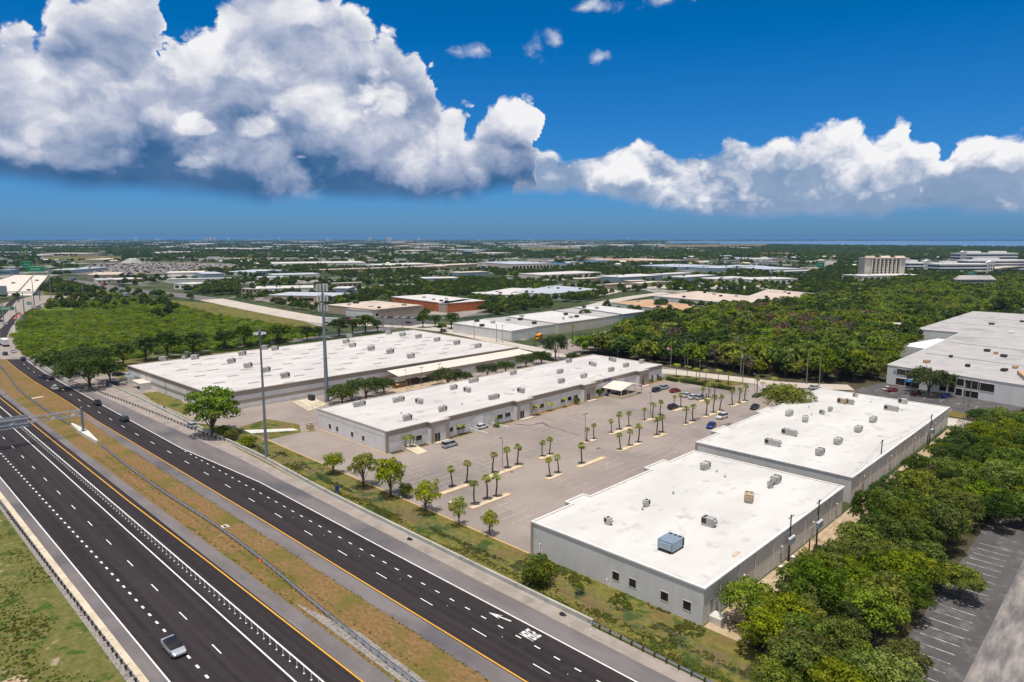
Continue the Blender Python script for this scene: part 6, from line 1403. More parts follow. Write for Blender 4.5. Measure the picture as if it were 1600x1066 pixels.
for (x, y, rz, c_, lb) in [(185, 587, 90, 'black', 'black car parked left of the huge warehouse'), (176, 602, 90, 'navy', 'dark blue vehicle beside the wall left of the huge warehouse'), (1273, 608, 60, 'white', 'white pickup like car by the tall poles at the street end'), (1386, 610, 80, 'white', 'white car at the left end of the office warehouse parking'), (1395, 612, 80, 'red', 'red car in the office warehouse parking'), (1432, 617, 80, 'maroon', 'dark red car left of the spreading tree at the office warehouse'), (1478, 621, 80, 'blue', 'blue car right of the spreading tree at the office warehouse'), (1510, 612, 80, 'white', 'white car close to the office warehouse wall'),
                        (639, 506, 20, 'maroon', 'dark car crossing the street corner beyond the huge roof'), (693, 518, 0, 'tan', 'brown car beside the street corner warehouse'), (850, 536, 10, 'teal', 'dark teal car below the yellow bus'), (862, 537, 10, 'silver', 'silver car right of the dark teal one below the bus'), (950, 506, 10, 'white', 'white van like car beside the pale metal corner building'), (966, 503, 10, 'white', 'white car right of another by the metal corner building'), (300, 668, 180, 'silver', 'silver car half hidden under the large tree at the barrier')]:
    car('suv' if c_ in ('navy', 'maroon') else 'sedan', x, y, rz, c_, lb, gq)
for i in range(14):
    cs_ = ['white', 'silver', 'grey', 'white', 'red', 'navy', 'silver', 'white', 'grey', 'white', 'silver', 'maroon', 'white', 'tan']; x = 591 + i * 4.6; car('sedan', x, 497.5 + i * 0.05, 50, cs_[i], 'one of the cars parked in a row before the mansard roofed shops, %s' % cs_[i], 'cars parked before the shops')


def truck(x, y, rz, c_cab, c_box, label, Lb=12, name='lorry', cat='truck', z=0.12):
    c = px(x, y); t = thing(name, (c.x, c.y, z), label, cat, rz=R(rz)); g = MB(); g.box(-Lb / 2, Lb / 2, -1.25, 1.25, 1.1, 3.9); obj('cargo_box', g, c_box, t)
    g = MB(); x0 = Lb / 2 + 0.4; g.loft([[(x0, -1.2, 0.5), (x0, -1.2, 3.0), (x0, 1.2, 3.0), (x0, 1.2, 0.5)], [(x0 + 1.4, -1.2, 0.5), (x0 + 1.4, -1.15, 2.9), (x0 + 1.4, 1.15, 2.9), (x0 + 1.4, 1.2, 0.5)], [(x0 + 1.8, -1.2, 0.5), (x0 + 1.8, -1.15, 1.8), (x0 + 1.8, 1.15, 1.8), (x0 + 1.8, 1.2, 0.5)], [(x0 + 3.0, -1.05, 0.55), (x0 + 3.0, -1.0, 1.6), (x0 + 3.0, 1.0, 1.6), (x0 + 3.0, 1.05, 0.55)]]); obj('cab', g, c_cab, t)
    g = MB(); g.face([(x0 + 1.42, -1.05, 1.9), (x0 + 1.42, 1.05, 1.9), (x0 + 1.43, 1.0, 2.8), (x0 + 1.43, -1.0, 2.8)]); g.box(x0 + 1.2, x0 + 1.3, -1.22, 1.22, 1.9, 2.7); obj('windscreen', g, M['glass'], t)
    g = MB(); g.box(-Lb / 2, x0, -0.5, 0.5, 0.8, 1.1); obj('chassis', g, M['coil'], t)
    wm = MB(); wm.tube((0, -0.15, 0), (0, 0.15, 0), 0.5, 0.5, 12); me = wm.mesh('wheel', M['black'])
    for xx in (-Lb / 2 + 1, -Lb / 2 + 2.2, x0 - 0.2, x0 + 2.3):
        for s_ in (-1, 1): obj('wheel', me, None, t, loc=(xx, s_ * 1.05, 0.5))
    return t
gm = M['steel']; truck(8, 541, 180, M['coping'], M['wall_w'], 'white box truck on the carriageway at the far left', 9, z=0.1); truck(196, 464, 175, M['coping'], M['rtu_b'], 'bluish grey lorry trailer on the ramp behind the green field', 13); truck(518, 506, 20, M['coil'], M['roof_met'], 'grey lorry trailer passing behind the cell tower', 12); truck(541, 505, 20, car_paint('redcab', (0.5, 0.02, 0.03)), M['coil'], 'short lorry with red cab right of the cell tower', 5)
truck(162, 446, 10, M['coil'], M['brick'], 'dark red lorry on the far road', 7); truck(190, 449, 10, M['coil'], M['glass_b'], 'dark blue lorry on the far road', 8); truck(114, 438, 10, car_paint('blue', None), M['rtu_b'], 'blue lorry far up the road by the bridge', 8)
truck(1012, 486, 60, car_paint('blue', None), car_paint('blue', None), 'bright blue lorry tank beside the rusty roofed building', 4, z=0.05)
# school bus
c = px(841, 531); bs = thing('school_bus', (c.x, c.y, 0.05), 'yellow bus parked at the open side of the street corner warehouse', 'bus', rz=R(-62)); g = MB(); g.loft([[(-5.5, -1.2, 0.6), (-5.5, -1.2, 2.9), (-5.5, -0.9, 3.1), (-5.5, 0.9, 3.1), (-5.5, 1.2, 2.9), (-5.5, 1.2, 0.6)], [(3.2, -1.2, 0.6), (3.2, -1.2, 2.9), (3.2, -0.9, 3.1), (3.2, 0.9, 3.1), (3.2, 1.2, 2.9), (3.2, 1.2, 0.6)]]); g.box(3.2, 5.0, -1.05, 1.05, 0.6, 1.7); ym_ = mat('bus_yellow', (0.75, 0.33, 0.02), rough=0.4); obj('body', g, ym_, bs)
g = MB(); g.box(-5.2, 3.0, -1.23, 1.23, 1.75, 2.45); g.box(3.2, 3.23, -1.0, 1.0, 1.8, 2.7); obj('windows', g, M['glass'], bs)
wm = MB(); wm.tube((0, -0.15, 0), (0, 0.15, 0), 0.48, 0.48, 12); me = wm.mesh('wheel', M['black'])
for xx in (-3.6, 3.8):
    for s_ in (-1, 1): obj('wheel', me, None, bs, loc=(xx, s_ * 1.05, 0.48))

# ------------------------------------------------------------------ people (a few pixels tall)
def person(x, y, top, label, rz):
    c = px(x, y); root = thing('person', (c.x, c.y, 0.07), label, 'person', rz=rz)
    J = {'pelvis': (0, 0, 0.95), 'waist': (0, 0, 1.1), 'chest': (0, 0, 1.32), 'neck': (0, 0, 1.5), 'head': (0.02, 0, 1.62), 'crown': (0.01, 0, 1.74), 'sl': (0, 0.19, 1.43), 'el': (-0.02, 0.26, 1.15), 'hl': (0.08, 0.25, 0.9), 'fl': (0.12, 0.25, 0.8), 'sr': (0, -0.19, 1.43), 'er': (-0.03, -0.26, 1.15), 'hr': (0.06, -0.26, 0.9), 'fr': (0.10, -0.26, 0.8),
         'pl': (0, 0.1, 0.9), 'kl': (0.06, 0.11, 0.5), 'al': (0.0, 0.11, 0.1), 'tl': (0.17, 0.12, 0.04), 'pr': (0, -0.1, 0.9), 'kr': (-0.02, -0.11, 0.5), 'ar': (-0.12, -0.11, 0.1), 'tr': (0.05, -0.12, 0.04)}
    E_ = [('pelvis', 'waist'), ('waist', 'chest'), ('chest', 'neck'), ('neck', 'head'), ('head', 'crown'), ('chest', 'sl'), ('sl', 'el'), ('el', 'hl'), ('hl', 'fl'), ('chest', 'sr'), ('sr', 'er'), ('er', 'hr'), ('hr', 'fr'), ('pelvis', 'pl'), ('pl', 'kl'), ('kl', 'al'), ('al', 'tl'), ('pelvis', 'pr'), ('pr', 'kr'), ('kr', 'ar'), ('ar', 'tr')]
    rad = dict(pelvis=.15, waist=.135, chest=.16, neck=.06, head=.095, crown=.075, sl=.06, el=.045, hl=.03, fl=.03, sr=.06, er=.045, hr=.03, fr=.03, pl=.09, kl=.06, al=.04, tl=.035, pr=.09, kr=.06, ar=.04, tr=.035)
    K = list(J); me = bpy.data.meshes.new('body'); me.from_pydata([J[k] for k in K], [(K.index(a), K.index(b)) for a, b in E_], []); me.materials.append(top); o = bpy.data.objects.new('body', me); COL.objects.link(o); o.parent = root
    o.modifiers.new('skin', 'SKIN')
    for i, k in enumerate(K): me.skin_vertices[0].data[i].radius = (rad[k], rad[k]); me.skin_vertices[0].data[i].use_root = (k == 'pelvis')
    s_ = o.modifiers.new('sub', 'SUBSURF'); s_.levels = 1; s_.render_levels = 1
    g = MB(); g.tube((0.0, 0, 1.66), (-0.01, 0, 1.79), 0.11, 0.07, 10); obj('hair', g, M['coil'], root)
    g = MB(); g.tube((0.03, 0.1, 0.93), (0.06, 0.11, 0.5), 0.115, 0.085, 8); g.tube((0.06, 0.11, 0.5), (0, 0.11, 0.1), 0.085, 0.06, 8); g.tube((0, -0.1, 0.93), (-0.02, -0.11, 0.5), 0.115, 0.085, 8); g.tube((-0.02, -0.11, 0.5), (-0.12, -0.11, 0.1), 0.085, 0.06, 8); obj('trousers', g, M['coil'], root)
person(257, 642, mat('blue_shirt', (0.02, 0.05, 0.3)), 'person in blue walking along the service lane behind the barrier', 2.4); person(1103, 622, mat('dark_shirt', (0.03, 0.03, 0.035)), 'person in dark clothes standing among the palms at the end of the parked row', 1.2)

# ------------------------------------------------------------------ the bridge
bt = thing('highway_bridge', px(20, 462), 'pale concrete twin deck highway bridge rising at the far left', 'bridge')
o0 = bt.location
def lv(x, y, z): p = px(x, y, z); return (p.x - o0.x, p.y - o0.y, z)
def deckm(nm, L, Rr, th=1.3):
    g = MB(); secs = []
    for (a, b) in zip(L, Rr):
        A = lv(*a); B = lv(*b); secs.append([A, B, (B[0], B[1], B[2] - th), (A[0], A[1], A[2] - th)])
    g.loft(secs); return obj(nm, g, M['roof_cream'], bt)
ml = [(24, 461.5, 0.9), (38, 446, 5.2), (47, 436, 7.6), (53.5, 430, 9.0)]
deckm('left_deck', [(-60, 461.5, 0.9), (-30, 446, 5.2), (4, 436, 7.6), (22, 430, 9.0)], [(a - 0.6, b, c) for a, b, c in ml]); deckm('right_deck', [(a + 0.6, b, c) for a, b, c in ml], [(51, 461.5, 0.9), (62, 447, 5.2), (71, 437, 7.6), (75, 431, 9.0)])
def para(pts, h=1.1):
    g = MB()
    for a, b in zip(pts, pts[1:]):
        A = Vector(lv(*a)); B = Vector(lv(*b)); d = (B - A).normalized(); n = Vector((-d.y, d.x, 0)) * 0.35
        g.loft([[A - n, A + n, A + n + Vector((0, 0, h)), A - n + Vector((0, 0, h))], [B - n, B + n, B + n + Vector((0, 0, h)), B - n + Vector((0, 0, h))]])
    return g
obj('parapet', para(ml, 1.4), M['barrier'], bt); obj('parapet', para([(51, 461.5, 0.9), (62, 447, 5.2), (71, 437, 7.6), (75, 431, 9.0)]), M['barrier'], bt); obj('parapet', para([(-60, 461.5, 0.9), (-30, 446, 5.2), (4, 436, 7.6), (22, 430, 9.0)]), M['barrier'], bt)
for (x, y, z) in ((53, 458, 2), (57, 452, 3.6), (61, 447, 5), (65, 442.5, 6.2), (69, 438, 7.2)):
    A = lv(x, y, z); g = MB(); g.cbox((A[0] - 3, A[1], 0), (2.2, 2.2, z)); g.cbox((A[0] - 20, A[1] - 8, 0), (2.2, 2.2, z)); obj('pier', g, M['barrier'], bt)
for (x, y, z, c_, lb) in ((58, 439, 7.0, 'grey', 'dark car far up the right bridge deck'), (45, 454, 3.2, 'grey', 'dark car lower on the right bridge deck'), (21, 443, 6.0, 'grey', 'dark car on the left bridge deck')):
    p = px(x, y, z); k = car('sedan', x, y, 130, c_, lb, 'cars on the bridge'); k.location = (p.x, p.y, z)
def ovsign(x0, y0, x1, y1, base, label):
    dist = math.hypot(*px(base[0], base[1])[:2]); pb = px(*base); ppm = 1067 / dist; zb = (base[1] - y1) / ppm * 1.0; zt = (base[1] - y0) / ppm * 1.0; w_ = (x1 - x0) / ppm
    t = thing('overhead_sign', (pb.x, pb.y, 0), label, 'sign', rz=HEAD); g = MB(); g.box(-w_ / 2, w_ / 2, -0.15, 0.0, zb, zt); obj('panel', g, M['sign_g'], t); g = MB(); e = w_ * 0.03
    g.box(-w_ / 2 + e, w_ / 2 - e, -0.18, -0.155, zb + e, zb + 1.6 * e).box(-w_ / 2 + e, w_ / 2 - e, -0.18, -0.155, zt - 1.6 * e, zt - e); g.box(-w_ * 0.32, w_ * 0.28, -0.18, -0.155, (zb + zt) / 2 - 0.25, (zb + zt) / 2 + 0.25); obj('border', g, M['paint'], t)
    g = MB(); g.box(-w_ / 2 - 1, w_ / 2 + 1, 0.05, 0.35, (zb + zt) / 2 - 0.3, (zb + zt) / 2 + 0.3); g.tube((w_ / 2 + 1, 0.2, 0), (w_ / 2 + 1, 0.2, zt), 0.3, n=8); obj('truss', g, M['steel'], t)
ovsign(38, 413, 50, 421, (44, 434), 'upper left green overhead sign beyond the bridge'); ovsign(48, 420, 69, 428, (58, 440), 'large green overhead sign over the bridge crest'); ovsign(2, 484, 22, 489, (12, 506), 'long green overhead sign above the carriageway at far left'); ovsign(-12, 480, 2, 494, (-5, 506), 'tall green overhead sign cut by the left edge'); ovsign(44, 474, 48, 478, (46, 485), 'small green sign at the ramp nose'); ovsign(1276, 412, 1287, 419, (1281, 428), 'green overhead sign on the far road left of the hotel'); ovsign(1511, 427, 1522, 431, (1516, 440), 'green sign behind the hip roofed villa')
g = thing('sign_gantry', px(18, 470), 'steel sign gantry with sign backs spanning the bridge foot', 'gantry', rz=HEAD); q = MB(); q.box(-34, 26, 0, 0.6, 6.6, 7.2); q.box(-34, 26, 0, 0.6, 8.0, 8.5)
for k in range(30): q.tube((-34 + k * 2, 0.3, 6.7), (-33 + k * 2, 0.3, 8.3), 0.12, n=4)
obj('truss', q, M['steel'], g); q = MB(); q.tube((26, 0.3, 0), (26, 0.3, 10), 0.4, n=8); obj('post', q, M['steel_d'], g); q = MB(); q.box(-30, -3, -0.3, -0.1, 5.5, 13.5)
for k in range(9): q.box(-30, -3, -0.4, -0.3, 5.6 + k, 5.8 + k)
obj('sign_back', q, M['steel'], g)
g = tag(obj('median_planting', MB().box(0, 1, 0, 1, 0, .1), M['brick']), kind='structure'); bpy.data.objects.remove(g)
sheet('red_gravel', pp([(20, 499), (27, 492), (40, 487), (48, 484), (38, 492), (28, 499)]), 0.12, M['brick'])

# ------------------------------------------------------------------ far buildings
def rowwin(parent, L, D, h, storeys, n, m=M['glass']):
    me = None; cnt = 0
    for s_ in range(storeys):
        z0 = h * (s_ + 0.3) / storeys; z1 = h * (s_ + 0.72) / storeys
        for k in range(n):
            if cnt >= 96: return
            a = -L / 2 + L * (k + 0.2) / n; b = -L / 2 + L * (k + 0.8) / n; q = MB(); q.box(a, b, -0.12, 0.05, z0, z1); obj('window', q, m, parent); cnt += 1


FB = []
def fb(x0, y0, x1, y1, h, yb, label, wall='wall_w', roof='roof_w', win=(0, 0), cat='warehouse', name='warehouse', band=None, skew=0.0, units=0, hip=0.0, glass='glass'):
    """far building: foot of its front runs from (x0,y0) to (x1,y1) in the picture; its roof's back edge shows at yb"""
    A = px(x0, y0); B = px(x1, y1); mid = (A + B) / 2; L = (B - A).length; d = (B - A) / L; n = Vector((-d.y, d.x, 0))
    if n.dot(mid) < 0: n = -n
    xm = (x0 + x1) / 2
    far = px(xm, yb, h) if yb > 373.5 else px(xm, 374, h)
    D = max(6.0, min(260.0, (far - mid).dot(n))); ang = math.atan2(d.y, d.x)
    if (Vector((-math.sin(ang), math.cos(ang), 0))).dot(n) < 0: ang += math.pi
    t = thing(name, (mid.x, mid.y, 0), label, cat, rz=ang)
    w = MB(); zs = [0, h] if not band else [0, h * 0.55, h * 0.8, h]; mi = [0] if not band else [0, 1, 0]
    P4 = [(-L / 2, 0), (L / 2, 0), (L / 2 + skew, D), (-L / 2 + skew, D)]
    walls(w, P4, zs, mi); obj('wall', w, [M[wall], M[band or 'wall_b']], t)
    r_ = MB(); ov = min(1.0, h * 0.05)
    if hip:
        r_.face([(-L / 2 - 1, -1, h), (L / 2 + 1, -1, h), (L / 2 - D / 2, D / 2, h + hip), (-L / 2 + D / 2, D / 2, h + hip)]).face([(L / 2 + 1, D + 1, h), (-L / 2 - 1, D + 1, h), (-L / 2 + D / 2, D / 2, h + hip), (L / 2 - D / 2, D / 2, h + hip)])
        r_.face([(L / 2 + 1, -1, h), (L / 2 + 1, D + 1, h), (L / 2 - D / 2, D / 2, h + hip)]).face([(-L / 2 - 1, D + 1, h), (-L / 2 - 1, -1, h), (-L / 2 + D / 2, D / 2, h + hip)])
    else: r_.prism([(P4[0][0] - .2, -.2), (P4[1][0] + .2, -.2), (P4[2][0] + .2, D + .2), (P4[3][0] - .2, D + .2)], h, h + 0.35)
    obj('roof', r_, M[roof], t)
    if win[0]: rowwin(t, L, D, h, win[0], win[1], M[glass])
    q_ = random.Random(int(x0 * 7 + y0 * 13))
    for k in range(units):
        u = MB(); u.cbox((q_.uniform(-L * 0.42, L * 0.42), q_.uniform(D * 0.15, D * 0.85), h + 0.35), (q_.uniform(1.5, 2.6), q_.uniform(1.5, 3), 1.3)); obj('roof_unit', u, M['rtu' if k % 2 else 'coil'], t)
    keep([tuple((t.matrix_basis @ Vector((a, b, 0)))[:2]) for a, b in [(P4[0][0] - 2, -16), (P4[1][0] + 2, -16), (P4[2][0] + 2, D + 2), (P4[3][0] - 2, D + 2)]])
    return t


# street corner group
def quad(pts, h, label, wallm, roofm, units=0, cat='warehouse'):
    h += len(FB) * 0.03; FB.append(1)
    P = [px(x, y, h) for x, y in pts]; t, a, b = warehouse(label, [tuple(p[:2]) for p in P], h, [M[wallm]], [0, h - 0.1], [0], M[roofm], M['coping'], cat=cat); q_ = random.Random(int(pts[0][0]))
    for k in range(units):
        u, v = q_.uniform(.1, .9), q_.uniform(.1, .9); c = (P[0] * (1 - u) + P[1] * u) * (1 - v) + (P[3] * (1 - u) + P[2] * u) * v; g = MB(); g.cbox((c.x - a, c.y - b, h - 0.1), (2, 2.4, 1.4)); obj('roof_unit', g, M['rtu' if k % 2 else 'coil'], t)
    return t
quad([(707.5, 505), (799, 517.5), (837, 511), (754, 499)], 5.8, 'pale street corner warehouse with small white roof and long windowless wall', 'wall_w', 'roof_w', 3)
quad([(755, 498.5), (837.5, 510.5), (872, 506), (792, 495)], 5.6, 'grey roofed middle section between the two white roofs by the bus', 'wall_g', 'roof_g', 4); quad([(793, 494.5), (872.5, 505.5), (944, 496), (862, 486)], 6.2, 'brilliant white flat roofed warehouse right of the bus', 'wall_cream', 'roof_w', 4)
quad([(868, 485.5), (945, 495.5), (973, 491), (897, 481)], 5.6, 'grey roofed section between white roofs left of the metal corner building', 'wall_g', 'roof_g', 3); quad([(897, 480), (974, 491), (1011, 486), (935, 477.5)], 6.2, 'white roofed metal corner building with dark loading opening', 'rtu_b', 'roof_w', 2)
quad([(955, 472.5), (1070, 488), (1107, 480), (1016, 468)], 6, 'low building with rusty orange tan roof and pale grey wall', 'wall_w', 'roof_orange', 5); quad([(1022, 462.5), (1165, 476), (1196, 465), (1090, 455)], 6.2, 'wide beige roofed warehouse behind the rusty orange roof', 'wall_g', 'roof_tan', 5)
quad([(1160, 466), (1202, 472), (1290, 460), (1200, 452)], 6.2, 'pale tan flat roof right of the wide beige one at the wood edge', 'wall_w', 'roof_tan', 4)
quad([(799, 457), (862, 459), (935, 452), (866, 446)], 6.5, 'lavender grey roofed warehouse among palms in the centre', 'wall_g', 'roof_met', 6); quad([(740, 459), (800, 461), (858, 452), (800, 450)], 6, 'white roof partly hidden by trees left of the lavender roof', 'wall_w', 'roof_w', 2)
FBL = [
 (512, 489, 585, 498, 6, 467, 'tan roofed shop building with long beige side wall right of the cell tower', 'wall_tan', 'roof_tan', (0, 0), 5), (586, 498, 661, 488, 5, 474, 'shops with lavender mansard roofs facing parked cars', 'wall_g', 'roof_g', (1, 12), 3),
 (612, 477, 698, 489, 7, 459, 'orange brick building with white roof behind the shops', 'brick', 'roof_w', (0, 0), 6), (699, 489, 737, 482, 7, 469, 'brown brick end block with awnings right of the orange brick building', 'wall_tan', 'roof_w', (2, 4), 1),
 (420, 472, 521, 474, 6, 457, 'low tan walled building with pale grey metal roof left of the cell tower', 'wall_tan', 'roof_met', (1, 4), 0), (398, 461, 490, 459, 6, 447, 'white roofed grey building with row of roof units at left centre', 'wall_g', 'roof_w', (0, 0), 6),
 (272, 452, 302, 453, 6, 441, 'white gabled shed end beside trees at left centre', 'wall_w', 'roof_w', (1, 3), 0), (262, 443, 362, 441, 5, 435, 'long white roofed sheds stacked behind each other at left centre', 'wall_g', 'roof_w', (0, 0), 0), (250, 438, 300, 437, 5, 431, 'white roof just behind the long white sheds', 'wall_w', 'roof_w', (0, 0), 0),
 (137, 437, 185, 436, 6, 426, 'tan flat building left of the dark trees on the far road', 'wall_tan', 'roof_tan', (0, 0), 0), (152, 443, 182, 442, 4, 435, 'small white and blue building on the far road', 'wall_w', 'roof_met', (1, 4), 0), (182, 443, 224, 441, 4.5, 434, 'dark fronted strip with white roof on the far road', 'wall_b', 'roof_w', (1, 5), 0),
 (378, 464, 402, 465, 8, 451, 'modern pink brick office with big windows beside the pale road', 'wall_tan', 'roof_w', (2, 4), 1), (260, 432, 318, 431, 5, 424, 'yellowish roofed low building left of tall narrow trees', 'wall_g', 'roof_cream', (0, 0), 0), (318, 435, 350, 434, 6, 425, 'blue grey walled building beside tall narrow trees', 'rtu_b', 'roof_met', (0, 0), 0), (350, 430, 402, 431, 5, 421, 'flat grey building behind tall narrow trees', 'wall_g', 'roof_met', (0, 0), 0),
 (400, 431, 416, 431, 7, 422, 'small blue white block at the left of the central roofs', 'rtu_b', 'roof_w', (1, 3), 0), (404, 439, 445, 438, 4, 432, 'low white blue roof below the small block', 'wall_w', 'roof_met', (0, 0), 0), (427, 436, 500, 434, 5, 427, 'long pale roof with beige wall left of the tower top', 'wall_cream', 'roof_met', (0, 0), 0), (500, 428, 700, 421, 6, 418, 'very long tan roof with brown shaded front in the middle distance', 'wall_tan', 'roof_tan', (0, 0), 12),
 (425, 417, 572, 415, 6, 409, 'very long brilliant white roof in the middle distance', 'wall_g', 'roof_w', (0, 0), 0), (451, 409, 468, 408, 8, 403, 'cream coloured block above the very long white roof', 'wall_cream', 'roof_cream', (0, 0), 0), (490, 408, 555, 407, 5, 404, 'long pale metal roof behind the very long white roof', 'wall_g', 'roof_met', (0, 0), 0), (600, 419, 680, 416, 5, 411, 'white roof with parked aircraft like clutter right of centre', 'wall_w', 'roof_w', (0, 0), 0), (680, 420, 756, 416, 5, 412, 'tan roofed row left of the turquoise wall', 'wall_tan', 'roof_tan', (0, 0), 2),
 (756, 421, 790, 419, 6, 415, 'turquoise blue walled shed in the middle distance', 'glass_b', 'roof_met', (0, 0), 0), (718, 433, 764, 431, 6, 424, 'grey fronted beige roofed building with elevated tank', 'rtu_b', 'roof_tan', (0, 0), 0), (662, 443, 716, 442, 6, 433, 'white gabled hall surrounded by green trees', 'rtu_b', 'roof_w', (0, 0), 0), (594, 452, 648, 450, 4, 445, 'low white roof sunk in trees left of the gabled hall', 'wall_w', 'roof_w', (0, 0), 0),
 (520, 462, 545, 462, 7, 448, 'white walled block right of the cell tower antennas', 'rtu_b', 'roof_w', (0, 0), 0), (520, 450, 566, 448, 5, 442, 'cream low buildings behind the tower antennas', 'wall_tan', 'roof_cream', (1, 6), 0), (754, 469, 800, 467, 5, 456, 'white roofed grey block half hidden by trees right of the brick building', 'wall_g', 'roof_w', (0, 0), 3),
 (800, 424, 864, 422, 12, 408, 'cream office block with tall dark window slots and glass core', 'wall_cream', 'roof_met', (1, 12), 0), (826, 411, 866, 410, 10, 405, 'cream blue block behind the office with window slots', 'wall_cream', 'glass_b', (0, 0), 0), (865, 419, 896, 416, 6, 409, 'deep blue metal roof right of the cream office', 'wall_g', 'glass_b', (0, 0), 0), (896, 414, 918, 413, 6, 408, 'pale walled hall between two blue roofs', 'wall_cream', 'roof_met', (0, 0), 0), (921, 414, 960, 411, 6, 406, 'second deep blue roof farther right', 'wall_g', 'glass_b', (0, 0), 0), (888, 406, 942, 405, 6, 402, 'white vaulted roof above the blue roofs', 'wall_g', 'roof_w', (0, 0), 0),
 (850, 437, 940, 432, 6, 424, 'long white roofed garage row with dark open doors', 'wall_cream', 'roof_w', (1, 9), 0), (970, 441, 1035, 437, 6, 428, 'white roofed warehouse, first of the row right of centre', 'rtu_b', 'roof_w', (0, 0), 2), (1035, 436, 1082, 433, 6, 426, 'white roof, second of the row right of centre', 'wall_g', 'roof_w', (0, 0), 1), (1070, 441, 1118, 437, 6, 429, 'white roof, third of the row, behind round trees', 'rtu_b', 'roof_w', (0, 0), 1), (1119, 444, 1174, 441, 6, 432, 'white roofed pale warehouse, fourth of the row', 'wall_w', 'roof_w', (1, 5), 2), (1175, 445, 1246, 443, 6, 433, 'white roofed warehouse with palms in front, fifth of the row', 'wall_w', 'roof_w', (1, 8), 2),
 (1000, 450, 1028, 447, 5, 440, 'cream roof at the left below the white roofed row', 'wall_tan', 'roof_cream', (0, 0), 0), (901, 441, 942, 439, 4, 434, 'cream flat roof among dark trees in the centre', 'wall_tan', 'roof_cream', (0, 0), 0), (950, 452, 978, 450, 5, 443, 'pinkish low building with straw coloured roofs', 'wall_tan', 'roof_tan', (0, 0), 0), (984, 446, 1010, 445, 5, 438, 'cream roof at the right of the straw roofs', 'wall_tan', 'roof_cream', (0, 0), 0),
 (1066, 423, 1122, 420, 6, 411, 'silvery long roof in the right middle distance', 'rtu_b', 'roof_met', (0, 0), 4), (1122, 425, 1200, 421, 6, 414, 'silvery blue long roof right of the first', 'rtu_b', 'roof_met', (0, 0), 5), (1134, 414, 1156, 413, 9, 407, 'dark gridded office block on silver roofs', 'wall_g', 'roof_g', (2, 6), 0), (1185, 416, 1216, 415, 8, 409, 'blue windowed block right of the gridded office', 'wall_w', 'roof_met', (2, 8), 0), (1197, 427, 1258, 426, 6, 416, 'white and bright blue roofed sheds left of the far road', 'wall_w', 'roof_met', (0, 0), 0), (1217, 430, 1268, 428, 5, 423, 'pale blue low roof by the far road', 'rtu_b', 'roof_w', (0, 0), 0), (1025, 421, 1062, 420, 5, 414, 'white and red roofed low building left of the silver roofs', 'brick', 'roof_w', (0, 0), 0),
 (983, 412, 1030, 411, 5, 403, 'sandy brown quarry like flat roof left', 'wall_tan', 'roof_orange', (0, 0), 0), (1030, 412, 1072, 411, 6, 403, 'sandy brown flat roof with blue shaded front', 'glass_b', 'roof_tan', (0, 0), 0), (1090, 397, 1116, 396, 5, 394, 'small cream roof in the woods right', 'wall_cream', 'roof_cream', (0, 0), 0), (1126, 403, 1156, 402, 5, 399, 'small white blue roof in the woods right', 'wall_w', 'roof_met', (0, 0), 0), (1165, 390, 1182, 390, 7, 386, 'lone white building by the airfield edge', 'wall_g', 'roof_w', (0, 0), 0), (1164, 408, 1200, 407, 5, 402, 'pinkish white roofs left of the wooded rise', 'wall_tan', 'roof_met', (0, 0), 0),
 (1206, 400, 1222, 399, 7, 394, 'brown roofed houses at the wood edge, left', 'wall_cream', 'roof_orange', (1, 4), 0), (1225, 400, 1244, 399, 7, 394, 'brown roofed houses at the wood edge, right', 'wall_cream', 'roof_orange', (1, 4), 0), (1200, 409, 1214, 408, 6, 402, 'white block under the brown roofed houses', 'wall_w', 'roof_w', (0, 0), 0), (1272, 405, 1326, 404, 6, 400, 'long cream strip building in dark woods', 'wall_cream', 'roof_cream', (0, 0), 0), (1337, 401, 1370, 401, 6, 397, 'blue grey strip building in dark woods', 'rtu_b', 'roof_met', (0, 0), 0),
 (1336, 413, 1355, 412, 6, 409, 'white annex left of the hotel', 'wall_w', 'roof_w', (0, 0), 0), (1348, 440, 1440, 438, 7, 428, 'low white podium of the hotel', 'wall_cream', 'roof_w', (1, 10), 2), (1327, 444, 1356, 443, 4, 438, 'dark red topped parking deck left below the hotel', 'brick', 'roof_cream', (0, 0), 0),
 (955, 386, 991, 386, 14, 380, 'left one of two big white hangars on the airfield', 'wall_cream', 'roof_w', (0, 0), 0), (1005, 385, 1040, 385, 12, 380, 'right one of two big white hangars on the airfield', 'wall_cream', 'roof_w', (0, 0), 0), (838, 384, 862, 383, 10, 379, 'white terminal building left of the control tower', 'wall_w', 'roof_w', (0, 0), 0), (913, 387, 940, 386, 9, 383, 'white blue airfield building between tower and hangars', 'wall_w', 'roof_met', (0, 0), 0),
 (611, 382, 632, 382, 28, 376, 'pinkish high block far in the centre', 'wall_cream', 'roof_cream', (0, 0), 0), (632, 384, 662, 384, 12, 379, 'long peach coloured block right of the pinkish high block', 'wall_tan', 'roof_cream', (0, 0), 0), (662, 384, 684, 384, 12, 379, 'white long block far in the centre', 'wall_w', 'roof_w', (0, 0), 0), (612, 389, 634, 389, 14, 383, 'tan office block below the pinkish high block', 'wall_tan', 'roof_tan', (2, 6), 0), (670, 392, 692, 391, 18, 385, 'cream gridded office tower far in the centre', 'wall_cream', 'roof_cream', (3, 5), 0), (652, 396, 675, 395, 10, 390, 'long cream garage left below the gridded tower', 'wall_cream', 'roof_cream', (0, 0), 0), (648, 400, 655, 399, 10, 394, 'bright white cube left of the long cream garage', 'wall_w', 'roof_w', (0, 0), 0),
